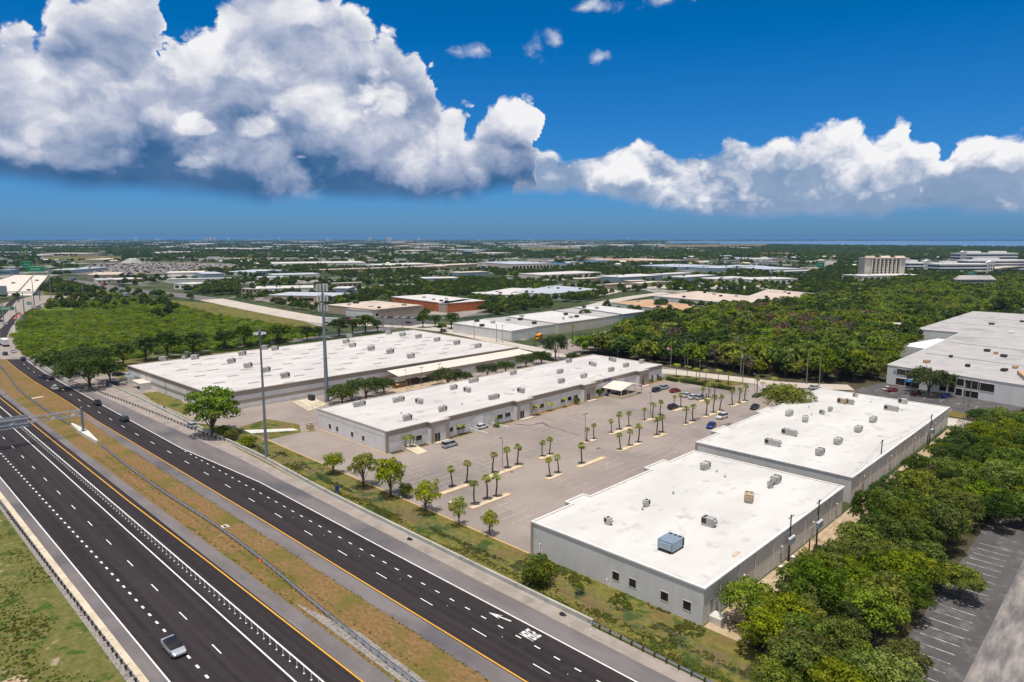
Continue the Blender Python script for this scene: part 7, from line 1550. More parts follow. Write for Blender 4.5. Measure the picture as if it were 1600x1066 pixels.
 (754, 382, 772, 382, 10, 379, 'white low dome like arena far right of centre', 'wall_w', 'roof_w', (0, 0), 0), (544, 386, 560, 386, 12, 381, 'white blocks on the left of the far centre', 'wall_w', 'roof_w', (0, 0), 0), (526, 384, 545, 383, 10, 381, 'small white row left of the far centre blocks', 'wall_w', 'roof_w', (0, 0), 0), (773, 401, 800, 400, 10, 394, 'cream roofed office with dark windows at centre right', 'wall_g', 'roof_cream', (2, 8), 0), (733, 394, 770, 393, 8, 389, 'lavender grey long block at centre right', 'rtu_b', 'roof_met', (0, 0), 0), (745, 397, 762, 396, 9, 391, 'dark blue glass block at centre right', 'glass_b', 'roof_met', (0, 0), 0),
 (526, 396, 560, 394, 6, 391, 'pale blue roof left of centre', 'wall_g', 'roof_met', (0, 0), 0), (465, 395, 485, 394, 6, 391, 'blue grey shed in dark trees', 'rtu_b', 'roof_met', (0, 0), 0), (488, 389, 499, 388, 7, 386, 'tiny brilliant white building in dark trees', 'wall_w', 'roof_w', (0, 0), 0), (405, 391, 424, 390, 7, 385, 'cluster of pink white houses far left of centre', 'wall_cream', 'roof_w', (0, 0), 0), (400, 400, 420, 399, 4, 397, 'thin pale green strip roof left of centre', 'wall_w', 'roof_met', (0, 0), 0),
 (40, 398, 74, 397, 7, 391, 'grey blue warehouse far left, nearest of the far left pair', 'rtu_b', 'roof_met', (0, 0), 0), (10, 396, 28, 396, 6, 392, 'small grey warehouse at the far left edge', 'wall_g', 'roof_met', (0, 0), 0), (110, 401, 135, 400, 5, 397, 'pale flat roof left of the beige block', 'wall_g', 'roof_w', (0, 0), 0), (135, 401, 164, 400, 9, 394, 'beige block in the far left distance', 'wall_tan', 'roof_cream', (0, 0), 0), (60, 383, 74, 383, 8, 380, 'tiny white roof at far left horizon', 'wall_w', 'roof_w', (0, 0), 0), (112, 385, 176, 384, 7, 381, 'long thin white roofs far left near the horizon', 'wall_w', 'roof_w', (0, 0), 0), (20, 384, 38, 383, 7, 380, 'pale blue white roofs at the left edge near the horizon', 'wall_w', 'roof_met', (0, 0), 0),
 (228, 396, 268, 395, 6, 393, 'pinkish white long roof left', 'wall_tan', 'roof_w', (0, 0), 0), (268, 398, 335, 395, 5, 392, 'grey long low complex left', 'wall_g', 'roof_g', (0, 0), 0), (330, 391, 400, 390, 6, 386, 'long white strip building at left near the horizon', 'wall_w', 'roof_w', (0, 0), 0), (326, 383, 340, 382, 9, 379, 'bright white building among far trees left', 'wall_w', 'roof_w', (0, 0), 0), (0, 402, 58, 402, 5, 398, 'long pale roof at the left edge above the open field', 'wall_w', 'roof_w', (0, 0), 0), (130, 409, 162, 409, 5, 404, 'cream roof sheds by the debris mound', 'wall_tan', 'roof_cream', (0, 0), 0), (18, 424, 42, 422, 6, 417, 'grey lavender roofs behind the bridge, left', 'wall_g', 'roof_met', (0, 0), 3), (76, 428, 112, 428, 6, 418, 'wide silver lavender roof right of the bridge crest', 'rtu_b', 'roof_met', (0, 0), 5), (0, 430, 16, 430, 8, 421, 'dark blue shaded building left of the bridge', 'rtu_b', 'roof_met', (1, 5), 0)]
for (x0, y0, x1, y1, h, yb, lb, wl, rf, wn, un) in FBL: fb(x0, y0, x1, y1, h, yb, lb, wl, rf, wn, units=un)
# tall hotel
p = px(1381, 436); ppm = 1067 / p.xy.length
ht = thing('hotel', (p.x, p.y, 0), 'cream eight storey hotel with dark vertical window strips and red tiled roof edges', 'hotel', rz=HEAD); Wd = 55 / ppm; Hh = 29.0
g = MB(); g.box(-Wd / 2, Wd / 2, 0, 18, 0, Hh); [g.box(-Wd / 2 + 9 + k * (Wd - 17) / 7, -Wd / 2 + 10.4 + k * (Wd - 17) / 7, -1.6, 0, 0, Hh + 0.2) for k in range(8)]; obj('wall', g, M['wall_cream'], ht)
g = MB(); g.prism([(-Wd / 2 - 1, -1.6), (Wd / 2 + 1, -1.6), (Wd / 2 + 1, 19), (-Wd / 2 - 1, 19)], Hh, Hh + 0.4); obj('roof', g, M['roof_cream'], ht)
for q in (-Wd / 2 + 1, -6, Wd / 2 - 14):
    g = MB(); g.loft([[(q, -2.2, Hh + 0.4), (q, 8, Hh + 0.4), (q, 3, Hh + 3.2)], [(q + 13, -2.2, Hh + 0.4), (q + 13, 8, Hh + 0.4), (q + 13, 3, Hh + 3.2)]]); obj('tiled_gable', g, M['roof_tan'], ht)
for k in range(7):
    x = -Wd / 2 + 10 + k * (Wd - 17) / 7
    for s_ in range(8):
        g = MB(); g.box(x + 0.6, x + 3.6, -0.12, 0.02, 3.4 * s_ + 0.9, 3.4 * s_ + 3.6); obj('window', g, M['glass'], ht)
keep([tuple((Matrix.Translation((p.x, p.y, 0)) @ Matrix.Rotation(HEAD, 4, 'Z') @ Vector((a, b, 0)))[:2]) for a, b in [(-Wd / 2 - 3, -8), (Wd / 2 + 3, -8), (Wd / 2 + 3, 20), (-Wd / 2 - 3, 20)]])
# banded white office campus on the right
def office(x0, x1, ybase, h, st, label, y_shift=0, pent=1, D=28, tower=None):
    p = px((x0 + x1) / 2, ybase); ppm = 1067 / p.xy.length; Wd = (x1 - x0) / ppm; t = thing('office_building', (p.x, p.y, 0), label, 'office', rz=HEAD + 0.12); g = MB(); gl = 0; fl = h / st
    w = MB(); 
    for s_ in range(st): w.box(-Wd / 2, Wd / 2, 0, D, s_ * fl + fl * 0.55 if s_ >= 0 else 0, (s_ + 1) * fl)
    w.box(-Wd / 2, Wd / 2, 0, D, -0.2, 0.5); obj('wall', w, M['wall_w'], t)
    for s_ in range(st):
        g = MB(); g.box(-Wd / 2 + 0.5, Wd / 2 - 0.5, 0.6, D - 0.6, s_ * fl, s_ * fl + fl * 0.55); obj('window_band', g, M['glass_b'], t)
    for k in range(pent):
        g = MB(); q = -Wd * 0.35 + k * Wd * 0.45; g.box(q, q + Wd * 0.25, D * 0.3, D * 0.7, h, h + 4); obj('penthouse', g, M['wall_w'], t)
    if tower:
        g = MB(); q = tower * Wd / 2; g.box(q - 6, q + 6, -2.5, 4, 0, h + 2.5); g.loft([[(q - 6.5, -2.8, h + 2.5), (q + 6.5, -2.8, h + 2.5), (q, -2.8, h + 5)], [(q - 6.5, 4.3, h + 2.5), (q + 6.5, 4.3, h + 2.5), (q, 4.3, h + 5)]]); tt = obj('entrance_tower', g, M['wall_w'], t)
        for a in (-4, 0, 4):
            for s_ in range(st): g = MB(); g.box(q + a - 1, q + a + 1, -2.7, -2.5, s_ * fl + 1, s_ * fl + fl * 0.75); obj('window', g, M['glass'], tt)
    keep([tuple((Matrix.Translation((p.x, p.y, 0)) @ Matrix.Rotation(HEAD + 0.12, 4, 'Z') @ Vector((a, b, 0)))[:2]) for a, b in [(-Wd / 2 - 3, -8), (Wd / 2 + 3, -8), (Wd / 2 + 3, D + 2), (-Wd / 2 - 3, D + 2)]])
office(1420, 1466, 424, 15, 3, 'curved white office with blue roof lights right of the hotel', tower=0.2); office(1471, 1546, 428, 16, 3, 'long white banded office with gabled entrance tower', tower=0.92, pent=1); office(1504, 1585, 414, 25, 4, 'largest white office block with two penthouses near the bay', pent=2, tower=-0.9); office(1519, 1640, 424, 19, 4, 'dark glass banded office in front of the largest white block', pent=1)
fb(1495, 454, 1553, 454, 12, 444, 'pinkish villa like office with broad grey hip roof in the woods', 'wall_cream', 'roof_g', (3, 14), hip=4.5, cat='office', name='office_building')
fb(1385, 521, 1415, 523, 5, 511, 'white open shed roof peeking out of the woods', 'wall_w', 'roof_w', (0, 0), name='shed', cat='shed', hip=1.5)
c = px(890, 389); ct = thing('control_tower', (c.x, c.y, 0), 'slim tan airfield control tower on the far plain', 'tower', rz=HEAD); g = MB(); g.tube((0, 0, 0), (0, 0, 34), 6.5, 5.5, 10); obj('shaft', g, M['wall_tan'], ct); g = MB(); g.tube((0, 0, 34), (0, 0, 41), 7, 8.5, 10); obj('cab', g, M['glass_b'], ct); g = MB(); g.tube((0, 0, 41), (0, 0, 43), 8.8, 4, 10); obj('roof', g, M['wall_tan'], ct)
for (x, y, h_) in ((980, 376, 42),): c = px(x, y); t = thing('water_tower', (c.x, c.y, 0), 'tiny white water tower on the horizon', 'water tower'); g = MB(); g.tube((0, 0, 0), (0, 0, 40), 5, 4, 10); obj('stem', g, M['wall_w'], t); g = MB(); g.loft([[(math.cos(a / 10 * 6.283) * r_, math.sin(a / 10 * 6.283) * r_, z) for a in range(10)] for r_, z in ((5, 40), (18, 50), (18, 58), (4, 66))]); obj('tank', g, M['coping'], t)
c = px(206, 411); md = obj('debris_mound', MB().loft([[(math.cos(a / 12 * 6.283) * r_ * 1.3 + z, math.sin(a / 12 * 6.283) * r_ * (1 + 0.2 * math.sin(a * 2.3)), z) for a in range(12)] for r_, z in ((22, 0), (17, 4), (11, 9), (5, 11))]), M['roof_g'], loc=(c.x, c.y, 0)); tag(md, 'tall heap of pale rubble in the scrapyard far left', 'mound')
# overpass on the right
g = MB(); P = pp([(1525, 428), (1560, 425), (1600, 423), (1680, 419)], 0)
tt = thing('overpass', P[0], 'tan concrete overpass at the right edge behind the woods', 'bridge'); gg = MB()
for a, b, z0, z1 in zip(P, P[1:], (3, 6, 8), (6, 8, 8)):
    d = (b - a).normalized(); n = Vector((-d.y, d.x, 0)) * 7; a = a - P[0]; b = b - P[0]; gg.loft([[a - n + Vector((0, 0, z0)), a + n + Vector((0, 0, z0)), a + n + Vector((0, 0, z0 + 2)), a - n + Vector((0, 0, z0 + 2))], [b - n + Vector((0, 0, z1)), b + n + Vector((0, 0, z1)), b + n + Vector((0, 0, z1 + 2)), b - n + Vector((0, 0, z1 + 2))]])
obj('deck', gg, M['tan_conc'], tt); gg = MB()
for p in (P[1], P[2]): q = p - P[0]; gg.cbox((q.x, q.y, 0), (3, 3, 6))
obj('pier', gg, M['tan_conc'], tt)
# scattered tiny roofs towards the horizon
qs = random.Random(11); k = 0
while k < 290:
    y = 374.8 + qs.random() ** 1.4 * 38; x = qs.uniform(-20, 1220 if y < 390 else 1620)
    if 376 < y < 388 and x > 1030: continue
    c = px(x, y)
    if blocked(c.x, c.y, 12): continue
    w_ = qs.uniform(4, 24) * (1 if y > 380 else 0.7); wl = qs.choice(['wall_w', 'wall_cream', 'wall_g', 'wall_tan']); rf = qs.choice(['roof_w', 'roof_w', 'roof_met', 'roof_cream', 'roof_g', 'roof_tan'])
    t = fb(x, y, x + w_, y - 0.1, qs.uniform(5, 9) * (1 if y > 382 else 1.5), y - qs.uniform(0.8, 2.0) - 1.0, '', wl, rf, (0, 0), cat='building', name='far_building')
    rw = {'roof_w': 'white', 'roof_met': 'silvery', 'roof_cream': 'cream', 'roof_g': 'grey', 'roof_tan': 'tan'}[rf]; zn = 'far left' if x < 320 else 'left of centre' if x < 640 else 'centre' if x < 960 else 'right of centre' if x < 1280 else 'far right'
    yn = 'close under the horizon' if y < 381 else 'in the far plain' if y < 392 else 'in the middle distance'
    t['label'] = '%s roofed low building among trees, %s, %s' % (rw, yn, zn); t['group'] = 'small %s roofs %s, %s' % (rw, yn, zn); k += 1
k = 0
while k < 170:
    y = 383 + qs.random() * 36; x = qs.uniform(-10, 1600)
    c = px(x, y)
    if (y < 390 and x > 1000) or blocked(c.x, c.y, 10): continue
    w_ = qs.uniform(3, 7) * (y - 372) / 22; rf = qs.choice(['roof_w', 'roof_g', 'roof_cream', 'roof_tan', 'roof_met']); t = fb(x, y, x + w_, y - 0.1, 4.2, y - qs.uniform(0.8, 1.6) - 0.7, '', qs.choice(['wall_w', 'wall_cream', 'wall_g']), rf, (0, 0), cat='house', name='far_house', hip=2.2)
    zn = 'far left' if x < 320 else 'left of centre' if x < 640 else 'centre' if x < 960 else 'right of centre' if x < 1280 else 'far right'; rw = {'roof_w': 'white', 'roof_met': 'silvery', 'roof_cream': 'cream', 'roof_g': 'grey', 'roof_tan': 'tan'}[rf]; yn = 'in the far plain' if y < 398 else 'in the middle distance'
    t['label'] = 'small house with %s hipped roof among trees, %s, %s' % (rw, yn, zn); t['group'] = 'houses with %s roofs %s, %s' % (rw, yn, zn); k += 1
for (x, w_, h_) in [(212, 3, 60), (246, 6, 40), (322, 4, 55), (329, 3, 70), (335, 3, 60), (357, 3, 60), (437, 2, 60), (512, 4, 50), (608, 8, 70), (655, 4, 60), (578, 4, 60), (830, 3, 40)]:
    c = px(x, 374.4); c = c * (15000 / c.length); ppm = 1067 / 15000; t = thing('far_tower', (c.x, c.y, 0), 'tiny hazy high rise on the horizon line', 'tower', 'hazy high rises on the horizon', rz=HEAD); g = MB(); g.box(-w_ / 2 / ppm, w_ / 2 / ppm, 0, 30, 0, h_); obj('wall', g, M['wall_cream'], t); g = MB(); g.box(-w_ / 3 / ppm, w_ / 4 / ppm, 0, 30, h_, h_ * 1.15); obj('roof', g, M['wall_g'], t)
# ------------------------------------------------------------------ woods: nearest trees one by one, the rest as a mass
WOODS = []
def scatter(poly, step, kinds, r_=2.5, jit=0.42, sc=(0.8, 1.2), prob=1.0, seed=1, pad=True):
    xs = [p[0] for p in poly]; ys = [p[1] for p in poly]; q = random.Random(seed); x = min(xs); row = 0
    while x < max(xs):
        y = min(ys) + (row % 2) * step / 2
        while y < max(ys):
            a = x + q.uniform(-jit, jit) * step; b = y + q.uniform(-jit, jit) * step
            if inpoly(a, b, poly) and q.random() < prob and not (pad and blocked(a, b, r_)):
                n_ = mnoise.noise(Vector((a * 0.02, b * 0.02, seed)))
                WOODS.append((a, b, q.choice(kinds) if not callable(kinds) else kinds(a, b, n_, q), q.uniform(*sc), q.uniform(0, 6.28)))
            y += step
        x += step; row += 1
def near_kinds(a, b, n_, q):
    u = q.random()
    if u < 0.16 + n_ * 0.3: return 'fd'
    if u > 0.94: return 'ly2' if u > 0.97 else ('fx' if u > 0.952 else 'fr')
    return 'f%d' % q.randrange(6)
WP = lambda L: [tuple(px(*p)[:2]) for p in L]
scatter([(-36.5, 82), (-36.5, 250), (-24.5, 168), (-24.5, 96), (-27, 84), (-20, 66), (-10, 50), (10, 50), (10, 78), (-20, 78)][:0] or [(-38.5, 97), (-38.6, 118), (-39.5, 160), (-22.2, 160), (-22.2, 92), (-29, 84), (-41, 84), (-41, 97)], 4.7, near_kinds, 1.0, sc=(0.72, 1.15), seed=3, pad=False)
scatter([(-34, 81), (-31, 86), (-24, 96), (-20.5, 96), (-18, 84), (-16, 70), (-22, 70)], 4.4, near_kinds, 1.0, sc=(0.65, 1.05), seed=4, pad=False)
scatter([(-39.5, 160), (-39.5, 236), (-41, 246), (-40, 251), (40, 262), (60, 230), (20, 163), (-8, 158), (-22, 152)], 5.6, near_kinds, 1.5, sc=(0.75, 1.15), seed=5, pad=False)
near_n = len(WOODS)
MID = [(872, 574), (905, 566), (1040, 570), (1150, 584), (1240, 601), (1330, 613), (1390, 612), (1383, 590), (1396, 566), (1445, 528), (1505, 500), (1560, 486), (1620, 480), (1700, 470), (1700, 438), (1560, 440), (1400, 442), (1290, 462), (1200, 477), (1110, 490), (1050, 498), (1020, 506), (985, 520), (955, 535), (920, 545), (880, 556)]
DRY = [(px(1160, 500), 16, 0.8), (px(1262, 515), 26, 0.6), (px(1230, 525), 30, 0.25), (px(1180, 515), 22, 0.1), (px(1300, 530), 16, 0.9), (px(1345, 505), 14, 0.5), (px(1200, 492), 22, 0.3), (px(1410, 470), 26, 0.2), (px(1228, 545), 10, 0.9)]
def mid_kinds(a, b, n_, q):
    m_ = mnoise.noise(Vector((a * 0.011 + 5, b * 0.011, 2.2))); u = q.random(); d = math.hypot(a, b)
    for (c_, rr_, red) in DRY:
        if math.hypot(a - c_.x, b - c_.y) < rr_ * (0.7 + 0.6 * q.random()): return ('d3' if q.random() < red else 'd4') if u < 0.6 else 'd0'
    if m_ > 0.4 and u < 0.35: return 'd4'
    return 'd5' if u > 0.88 or (n_ < -0.2 and u > 0.6) else 'd1' if n_ > 0.12 or u < 0.2 else ('d0' if u < 0.6 else 'd2')
scatter(WP(MID), 6.6, mid_kinds, 2.0, sc=(0.7, 1.6), seed=6)
mid_n = len(WOODS)
ind = sorted(range(near_n), key=lambda i: math.hypot(WOODS[i][0], WOODS[i][1]))[:185]
midx = sorted(range(near_n, mid_n), key=lambda i: math.hypot(WOODS[i][0], WOODS[i][1]))[:40]
IND = set(ind) | set(midx)
PT = {}
for i in sorted(IND):
    a, b, k, s_, rz = WOODS[i]; near = i < near_n
    zn = 'nearest the camera below the near warehouse corner' if b < 97 else ('between the nearest warehouse and the dark car park' if b < 148 else ('beside the second warehouse wall' if a < -22 and b < 235 else ('behind the dark car park at the right edge' if b < 200 else 'before the office warehouse car park')))
    lb = ('green tree of the near wood, ' + zn if near else 'green tree in the front rows of the wood beyond the palm lined street'); gp_ = 'near wood trees ' + zn if near else 'front trees of the wood beyond the street'
    sc_ = (s_, s_, s_ * random.uniform(0.9, 1.1))
    if near: kk = k
    else: kk = k
    if kk in ('fr', 'fx', 'd3', 'd4'): lb = 'russet or bare dry tree among the green woods'; gp_ = 'dry trees in the woods'
    if kk == 'ly2': lb = 'yellow green tree standing out in the near right wood'; gp_ = 'yellow green trees in the near wood'
    if kk not in PT: PT[kk] = tree(kk, (a, b, 0), sc_, lb, gp_, rz=rz)
    else: dup(PT[kk], (a, b, 0), rz, lb, sc_, gp_)
FARW = [WOODS[i] for i in range(mid_n) if i not in IND and not (i < near_n and False)]
# trees threaded between the far buildings
WOODS.clear()
def far_kinds(a, b, n_, q): u = q.random(); return 'd1' if u < 0.78 else ('d0' if u < 0.9 else 'd2')
def scatter_px(n, x0, x1, y0, y1, s0, s1, thr, seed, freq=0.006, r_=4):
    q = random.Random(seed); out = []
    for _ in range(n):
        x = q.uniform(x0, x1); u = q.random(); d0 = 57 / (y0 - 371.5); d1 = 57 / (y1 - 371.5); y = 371.5 + 57 / (math.sqrt(d1 * d1 + (d0 * d0 - d1 * d1) * u)); c = px(x, y)
        nz = mnoise.noise(Vector((c.x * freq, c.y * freq, seed * 1.7))) + 0.4 * mnoise.noise(Vector((c.x * freq * 4, c.y * freq * 4, 3.1)))
        if nz < thr or blocked(c.x, c.y, r_): continue
        out.append((c.x, c.y, far_kinds(c.x, c.y, 0, q), q.uniform(s0, s1), q.uniform(0, 6.28)))
    return out
FARW += scatter_px(3600, -60, 1700, 440, 500, 0.5, 1.05, -0.14, 21)
FARW += scatter_px(12000, -60, 1700, 408, 440, 0.55, 1.05, -0.08, 22)
FARW += scatter_px(16000, -60, 1700, 391, 408, 0.8, 1.6, -0.18, 23, 0.003, 6)
FARW += scatter_px(12000, -60, 1700, 381, 391, 1.4, 2.8, -0.24, 24, 0.0016, 10)
FARW += scatter_px(9000, -60, 1700, 376.2, 381, 2.4, 4.8, -0.34, 25, 0.0008, 14)
far_shore = scatter_px(2500, -60, 1700, 374.2, 376.3, 5.0, 9.0, -0.7, 27, 0.0003, 1)
FARW += far_shore
# hand placed belts
for poly, st, sd in [([(640, 462), (760, 470), (800, 462), (860, 470), (860, 482), (770, 496), (742, 492), (735, 470), (690, 462)], 7, 31), ([(560, 462), (640, 460), (760, 462), (860, 448), (800, 446), (740, 436), (640, 446)], 8, 32), ([(830, 470), (900, 474), (960, 462), (930, 458), (860, 458), (800, 462)], 7, 33), ([(300, 462), (375, 462), (372, 444), (345, 446), (305, 452)], 7, 34),
                     ([(1240, 452), (1300, 460), (1400, 442), (1560, 440), (1700, 438), (1700, 424), (1560, 432), (1490, 455), (1440, 442), (1340, 446), (1260, 440)], 8, 35), ([(60, 466), (75, 450), (190, 462), (188, 460), (120, 448)][:0] or [(55, 461), (70, 445), (100, 447), (150, 455), (150, 460), (100, 461)], 7, 36),
                     ([(1250, 395), (1700, 392), (1700, 406), (1500, 402), (1250, 412)], 26, 37), ([(1200, 388), (1240, 384.5), (1400, 387), (1700, 389), (1700, 394), (1200, 396)], 34, 38), ([(860, 402), (1100, 392), (1200, 390), (1200, 400), (1100, 404), (880, 404)], 26, 39), ([(0, 391), (220, 389), (330, 391), (230, 396), (0, 395)], 40, 40), ([(1270, 418), (1350, 418), (1350, 436), (1300, 440), (1262, 432)], 11, 41), ([(1440, 426), (1500, 432), (1480, 438), (1440, 438)], 11, 42), ([(215, 415), (330, 408), (400, 408), (400, 422), (330, 420)], 18, 43), ([(940, 420), (1060, 424), (1060, 430), (940, 430), (880, 428)], 14, 44)]:
    scatter(WP(poly), st, far_kinds, 3.0, sc=(0.6, 1.0) if st < 20 else (st / 15, st / 11), seed=sd)
FARW += WOODS; WOODS.clear()


def scatter_obj(name, pts, protos, label, cat, jitz=0.15):
    """one object: points that carry real crowns (geometry nodes), for the wooded mass nobody could count"""
    me = bpy.data.meshes.new(name); me.from_pydata([(p[0], p[1], 0) for p in pts], [], [])
    a = me.attributes.new('pick', 'INT', 'POINT'); a.data.foreach_set('value', [protos.index(p[2]) for p in pts])
    a = me.attributes.new('scl', 'FLOAT_VECTOR', 'POINT'); a.data.foreach_set('vector', [v for p in pts for v in (p[3], p[3], min(p[3], 1.25))])
    a = me.attributes.new('rot', 'FLOAT_VECTOR', 'POINT'); a.data.foreach_set('vector', [v for p in pts for v in (0, 0, p[4])])
    o = bpy.data.objects.new(name, me); COL.objects.link(o); tag(o, label, cat, kind='stuff')
    ng = bpy.data.node_groups.new(name + '_scatter', 'GeometryNodeTree'); ng.interface.new_socket('Geometry', in_out='INPUT', socket_type='NodeSocketGeometry'); ng.interface.new_socket('Geometry', in_out='OUTPUT', socket_type='NodeSocketGeometry')
    gi = ng.nodes.new('NodeGroupInput'); go = ng.nodes.new('NodeGroupOutput'); iop = ng.nodes.new('GeometryNodeInstanceOnPoints'); jn = ng.nodes.new('GeometryNodeJoinGeometry'); iop.inputs['Pick Instance'].default_value = True
    for k in reversed(protos):
        oi = ng.nodes.new('GeometryNodeObjectInfo'); oi.transform_space = 'ORIGINAL'; oi.inputs['As Instance'].default_value = True; oi.inputs['Object'].default_value = PCR[k]; ng.links.new(oi.outputs['Geometry'], jn.inputs[0])
    def at(nm, ty):
        n = ng.nodes.new('GeometryNodeInputNamedAttribute'); n.data_type = ty; n.inputs[0].default_value = nm; return n
    ng.links.new(gi.outputs[0], iop.inputs['Points']); ng.links.new(jn.outputs[0], iop.inputs['Instance'])
    ng.links.new(at('pick', 'INT').outputs[0], iop.inputs['Instance Index']); ng.links.new(at('rot', 'FLOAT_VECTOR').outputs[0], iop.inputs['Rotation']); ng.links.new(at('scl', 'FLOAT_VECTOR').outputs[0], iop.inputs['Scale']); ng.links.new(iop.outputs[0], go.inputs[0])
    md = o.modifiers.new('scatter', 'NODES'); md.node_group = ng; return o


# one real tree of every kind still missing stands in the woods, and lends its crown to the mass
PCR = {}
for k in ('d0', 'd1', 'd2', 'd3', 'd4', 'd5'):
    if k not in PT:
        c = next((p for p in FARW if p[2] == k), None); PT[k] = tree(k, (c[0], c[1], 0), (c[3],) * 3, 'russet or bare dry tree among the green woods' if k in ('d3', 'd4') else 'green tree in the front rows of the wood beyond the palm lined street', 'dry trees in the woods' if k in ('d3', 'd4') else 'front trees of the wood beyond the street')
for k, t in PT.items(): PCR[k] = [c for c in t.children if c.name.startswith('crown')][0]
used = sorted({p[2] for p in FARW}); 
for k in list(used):
    if k not in PCR: t = tree(k, FARW[0][:2] + (0,), (1, 1, 1), 'dense green tree in the wood beside the near warehouses, right of the sandy strip', 'trees of the near right wood'); PCR[k] = t.children[0]
scatter_obj('woodland', FARW, used, 'distant woods and tree belts threading between the far buildings', 'woods')

# green thicket inside the ramp loop
BUSH = []
fieldp = WP([(28, 545), (24, 528), (30, 508), (48, 490), (80, 478), (120, 472), (200, 468), (260, 476), (330, 492), (420, 508), (500, 518), (490, 526), (430, 538), (330, 548), (240, 556), (170, 566), (110, 570), (70, 566), (40, 556)])
sheet('thicket_floor', fieldp, 0.05, mat('thicket_grass', (0.10, 0.14, 0.01), (0.16, 0.19, 0.02), 0.2))
scatter(fieldp, 3.9, lambda a, b, n_, q: 'bush', 0.0, sc=(0.5, 1.45), seed=61, pad=False)
B1_ = [(a, b, 'bush', s_ * (1 + 0.5 * mnoise.noise(Vector((a * 0.02, b * 0.02, 9)))), rz) for a, b, k, s_, rz in WOODS if mnoise.noise(Vector((a * 0.018, b * 0.018, 4))) > -0.55]; WOODS.clear()
bm_me = tree_meshes(2.5, -0.3, 1.9, 12, 420, 0.34, 71, mat('thicket_foliage', (0.085, 0.16, 0.003), (0.21, 0.29, 0.008), 0.6, 4, 0.7, coords='obj', rnd=(0.025, 0.42), trans=0.35), lr=(0.3, 0.45), spread=0.62)
bb = thing('shrub', (B1_[0][0], B1_[0][1], 0), 'wild green shrub at the edge of the thicket inside the ramp loop', 'shrub'); PCR['bush'] = obj('foliage', bm_me[0], None, bb); obj('stem', bm_me[1], None, bb)
scatter_obj('thicket', B1_, ['bush'], 'dense bright green thicket filling the loop of the ramp', 'thicket')

# rough verge plants: weeds along the barrier and fence, and on the bottom left slope
tuft = thing('weed', (-60, 78.4, 0.05), 'leafy weed on the verge beside the barrier', 'weed'); tl = [(0, 0, 0.18, 0.3), (0.25, 0.1, 0.12, 0.22), (-0.2, 0.15, 0.12, 0.22)]
pz, dn = crown_pts(tl, 120); PCR['weed'] = obj('foliage', leaf_mesh('foliage', pz, dn, 0.085, mat('weed_foliage', (0.09, 0.125, 0.012), (0.17, 0.17, 0.03), 1.0, 3, 0.8, coords='obj', rnd=(0.04, 0.4), trans=0.25)), None, tuft)
q = random.Random(77); WD = []
for _ in range(9000):
    a = q.uniform(-178, 5); b = 76.3 + q.random() ** 1.6 * 5.0 + max(0, (a + 45) * 0.12)
    b += max(0, min(2.4, (-138 - a) * 0.12)); nz = mnoise.noise(Vector((a * 0.12, b * 0.5, 1)))
    if nz > (0.02 if b > 79.4 else -0.25): WD.append((a, b, 'weed', q.uniform(0.25, 0.8) * (0.7 + nz), q.uniform(0, 6.28)))
for _ in range(5000):
    a = q.uniform(-175, -50); b = q.uniform(10, 23.2); nz = mnoise.noise(Vector((a * 0.09, b * 0.16, 5)))
    if nz > 0.0: WD.append((a, b, 'weed', q.uniform(0.25, 0.8) * (0.5 + nz), q.uniform(0, 6.28)))
for _ in range(1500):
    a = q.uniform(-79, -44); b = q.uniform(80.5, 86.7); 
    if mnoise.noise(Vector((a * 0.2, b * 0.3, 7))) > 0.05: WD.append((a, b, 'weed', q.uniform(0.3, 0.8), q.uniform(0, 6.28)))
for _ in range(2600):
    a = q.uniform(-200, 0); WD.append((a, q.choice([47.75, 56.2, 51.6, 50.0]) + q.gauss(0, 0.18), 'weed', q.uniform(0.12, 0.38), q.uniform(0, 6.28)))
for _ in range(600): WD.append((q.uniform(-39.5, -37.2), q.uniform(86, 238), 'weed', q.uniform(0.8, 2.0), q.uniform(0, 6.28)))
scatter_obj('weeds', WD, ['weed'], 'weeds and low brush on the verges', 'weeds')
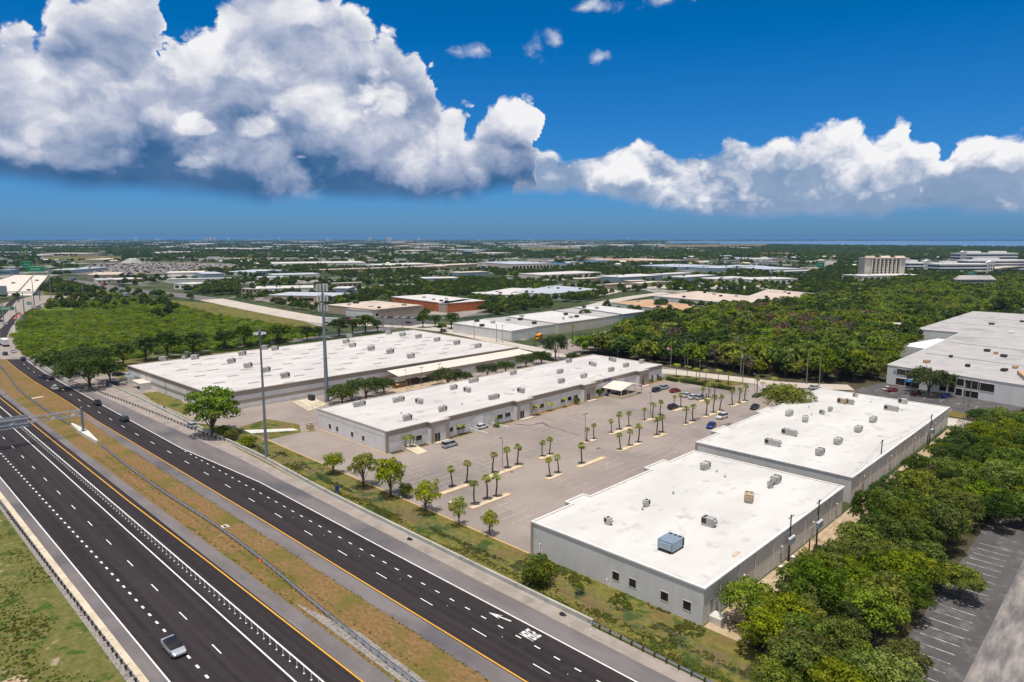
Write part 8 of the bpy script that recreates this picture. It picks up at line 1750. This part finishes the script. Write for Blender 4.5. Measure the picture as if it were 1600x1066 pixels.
# scrapyard clutter
g = MB(); q = random.Random(5); P = WP([(110, 427), (150, 413), (240, 412), (345, 414), (370, 420), (300, 425), (180, 430)])
xs = [p[0] for p in P]; ys = [p[1] for p in P]; k = 0
while k < 800:
    a, b = q.uniform(min(xs), max(xs)), q.uniform(min(ys), max(ys))
    if not inpoly(a, b, P): continue
    g.cbox((a, b, 0.2), (q.uniform(2, 5), q.uniform(1.8, 3), q.uniform(1.0, 2.2)), mi=q.choice([0, 1, 2, 3, 3, 4, 4]), rz=q.uniform(0, 3)); k += 1
tag(obj('scrap_heaps', g, [M['wall_w'], M['rtu_b'], M['roof_orange'], M['wall_g'], M['coil']]), 'mass of wrecked vehicles and scrap in the far left yard', 'scrap', kind='stuff')
# timber stacks by the loading canopy
for (x, y, lb) in ((510 + 6, 604, ''), (644, 597, 'orange timber pallets stacked by the dock under the canopy'), (625, 605, 'yellowish timber lying on the sandy dock yard')):
    if not lb: continue
    c = px(x, y); g = MB()
    for i in range(6): g.cbox((0, i * 0.0, 0.12 * 2 * i), (1.8, 6.5, 0.14), rz=0.03 * i); 
    o = thing('timber_stack', (c.x, c.y, 0.04), lb, 'timber'); obj('boards', g, mat('raw_timber' + lb[:3], (0.50, 0.30, 0.13), (0.4, 0.24, 0.1), 1.0), o); g = MB(); g.box(-0.8, 0.8, -3, -2.8, -0.02, 0.12); obj('bearer', g, M['wood'], o)
sheet('dock_yard', [tuple(px(*p)[:2]) for p in [(600, 612), (700, 590), (720, 598), (620, 622)]], Z4, M['sand'])

# ------------------------------------------------------------------ haze
HZ = thing if False else None
g = MB(); g.box(-62000, 62000, -62000, 62000, -1.0, 90.0)
hz = obj('haze', g, None or bpy.data.materials.new('haze_air')); tag(hz, kind='stuff'); hm_ = hz.data.materials[0]; hm_.use_nodes = True; t_ = hm_.node_tree; t_.nodes.clear(); oo = t_.nodes.new('ShaderNodeOutputMaterial'); pv = t_.nodes.new('ShaderNodeVolumePrincipled'); pv.inputs['Color'].default_value = (0.22, 0.55, 1.0, 1); pv.inputs['Density'].default_value = 0.00004; pv.inputs['Anisotropy'].default_value = 0.2; t_.links.new(pv.outputs[0], oo.inputs['Volume'])
SC.cycles.volume_bounces = 0; SC.cycles.max_bounces = 5; SC.cycles.diffuse_bounces = 2; SC.cycles.glossy_bounces = 2; SC.cycles.transmission_bounces = 2; SC.cycles.transparent_max_bounces = 4
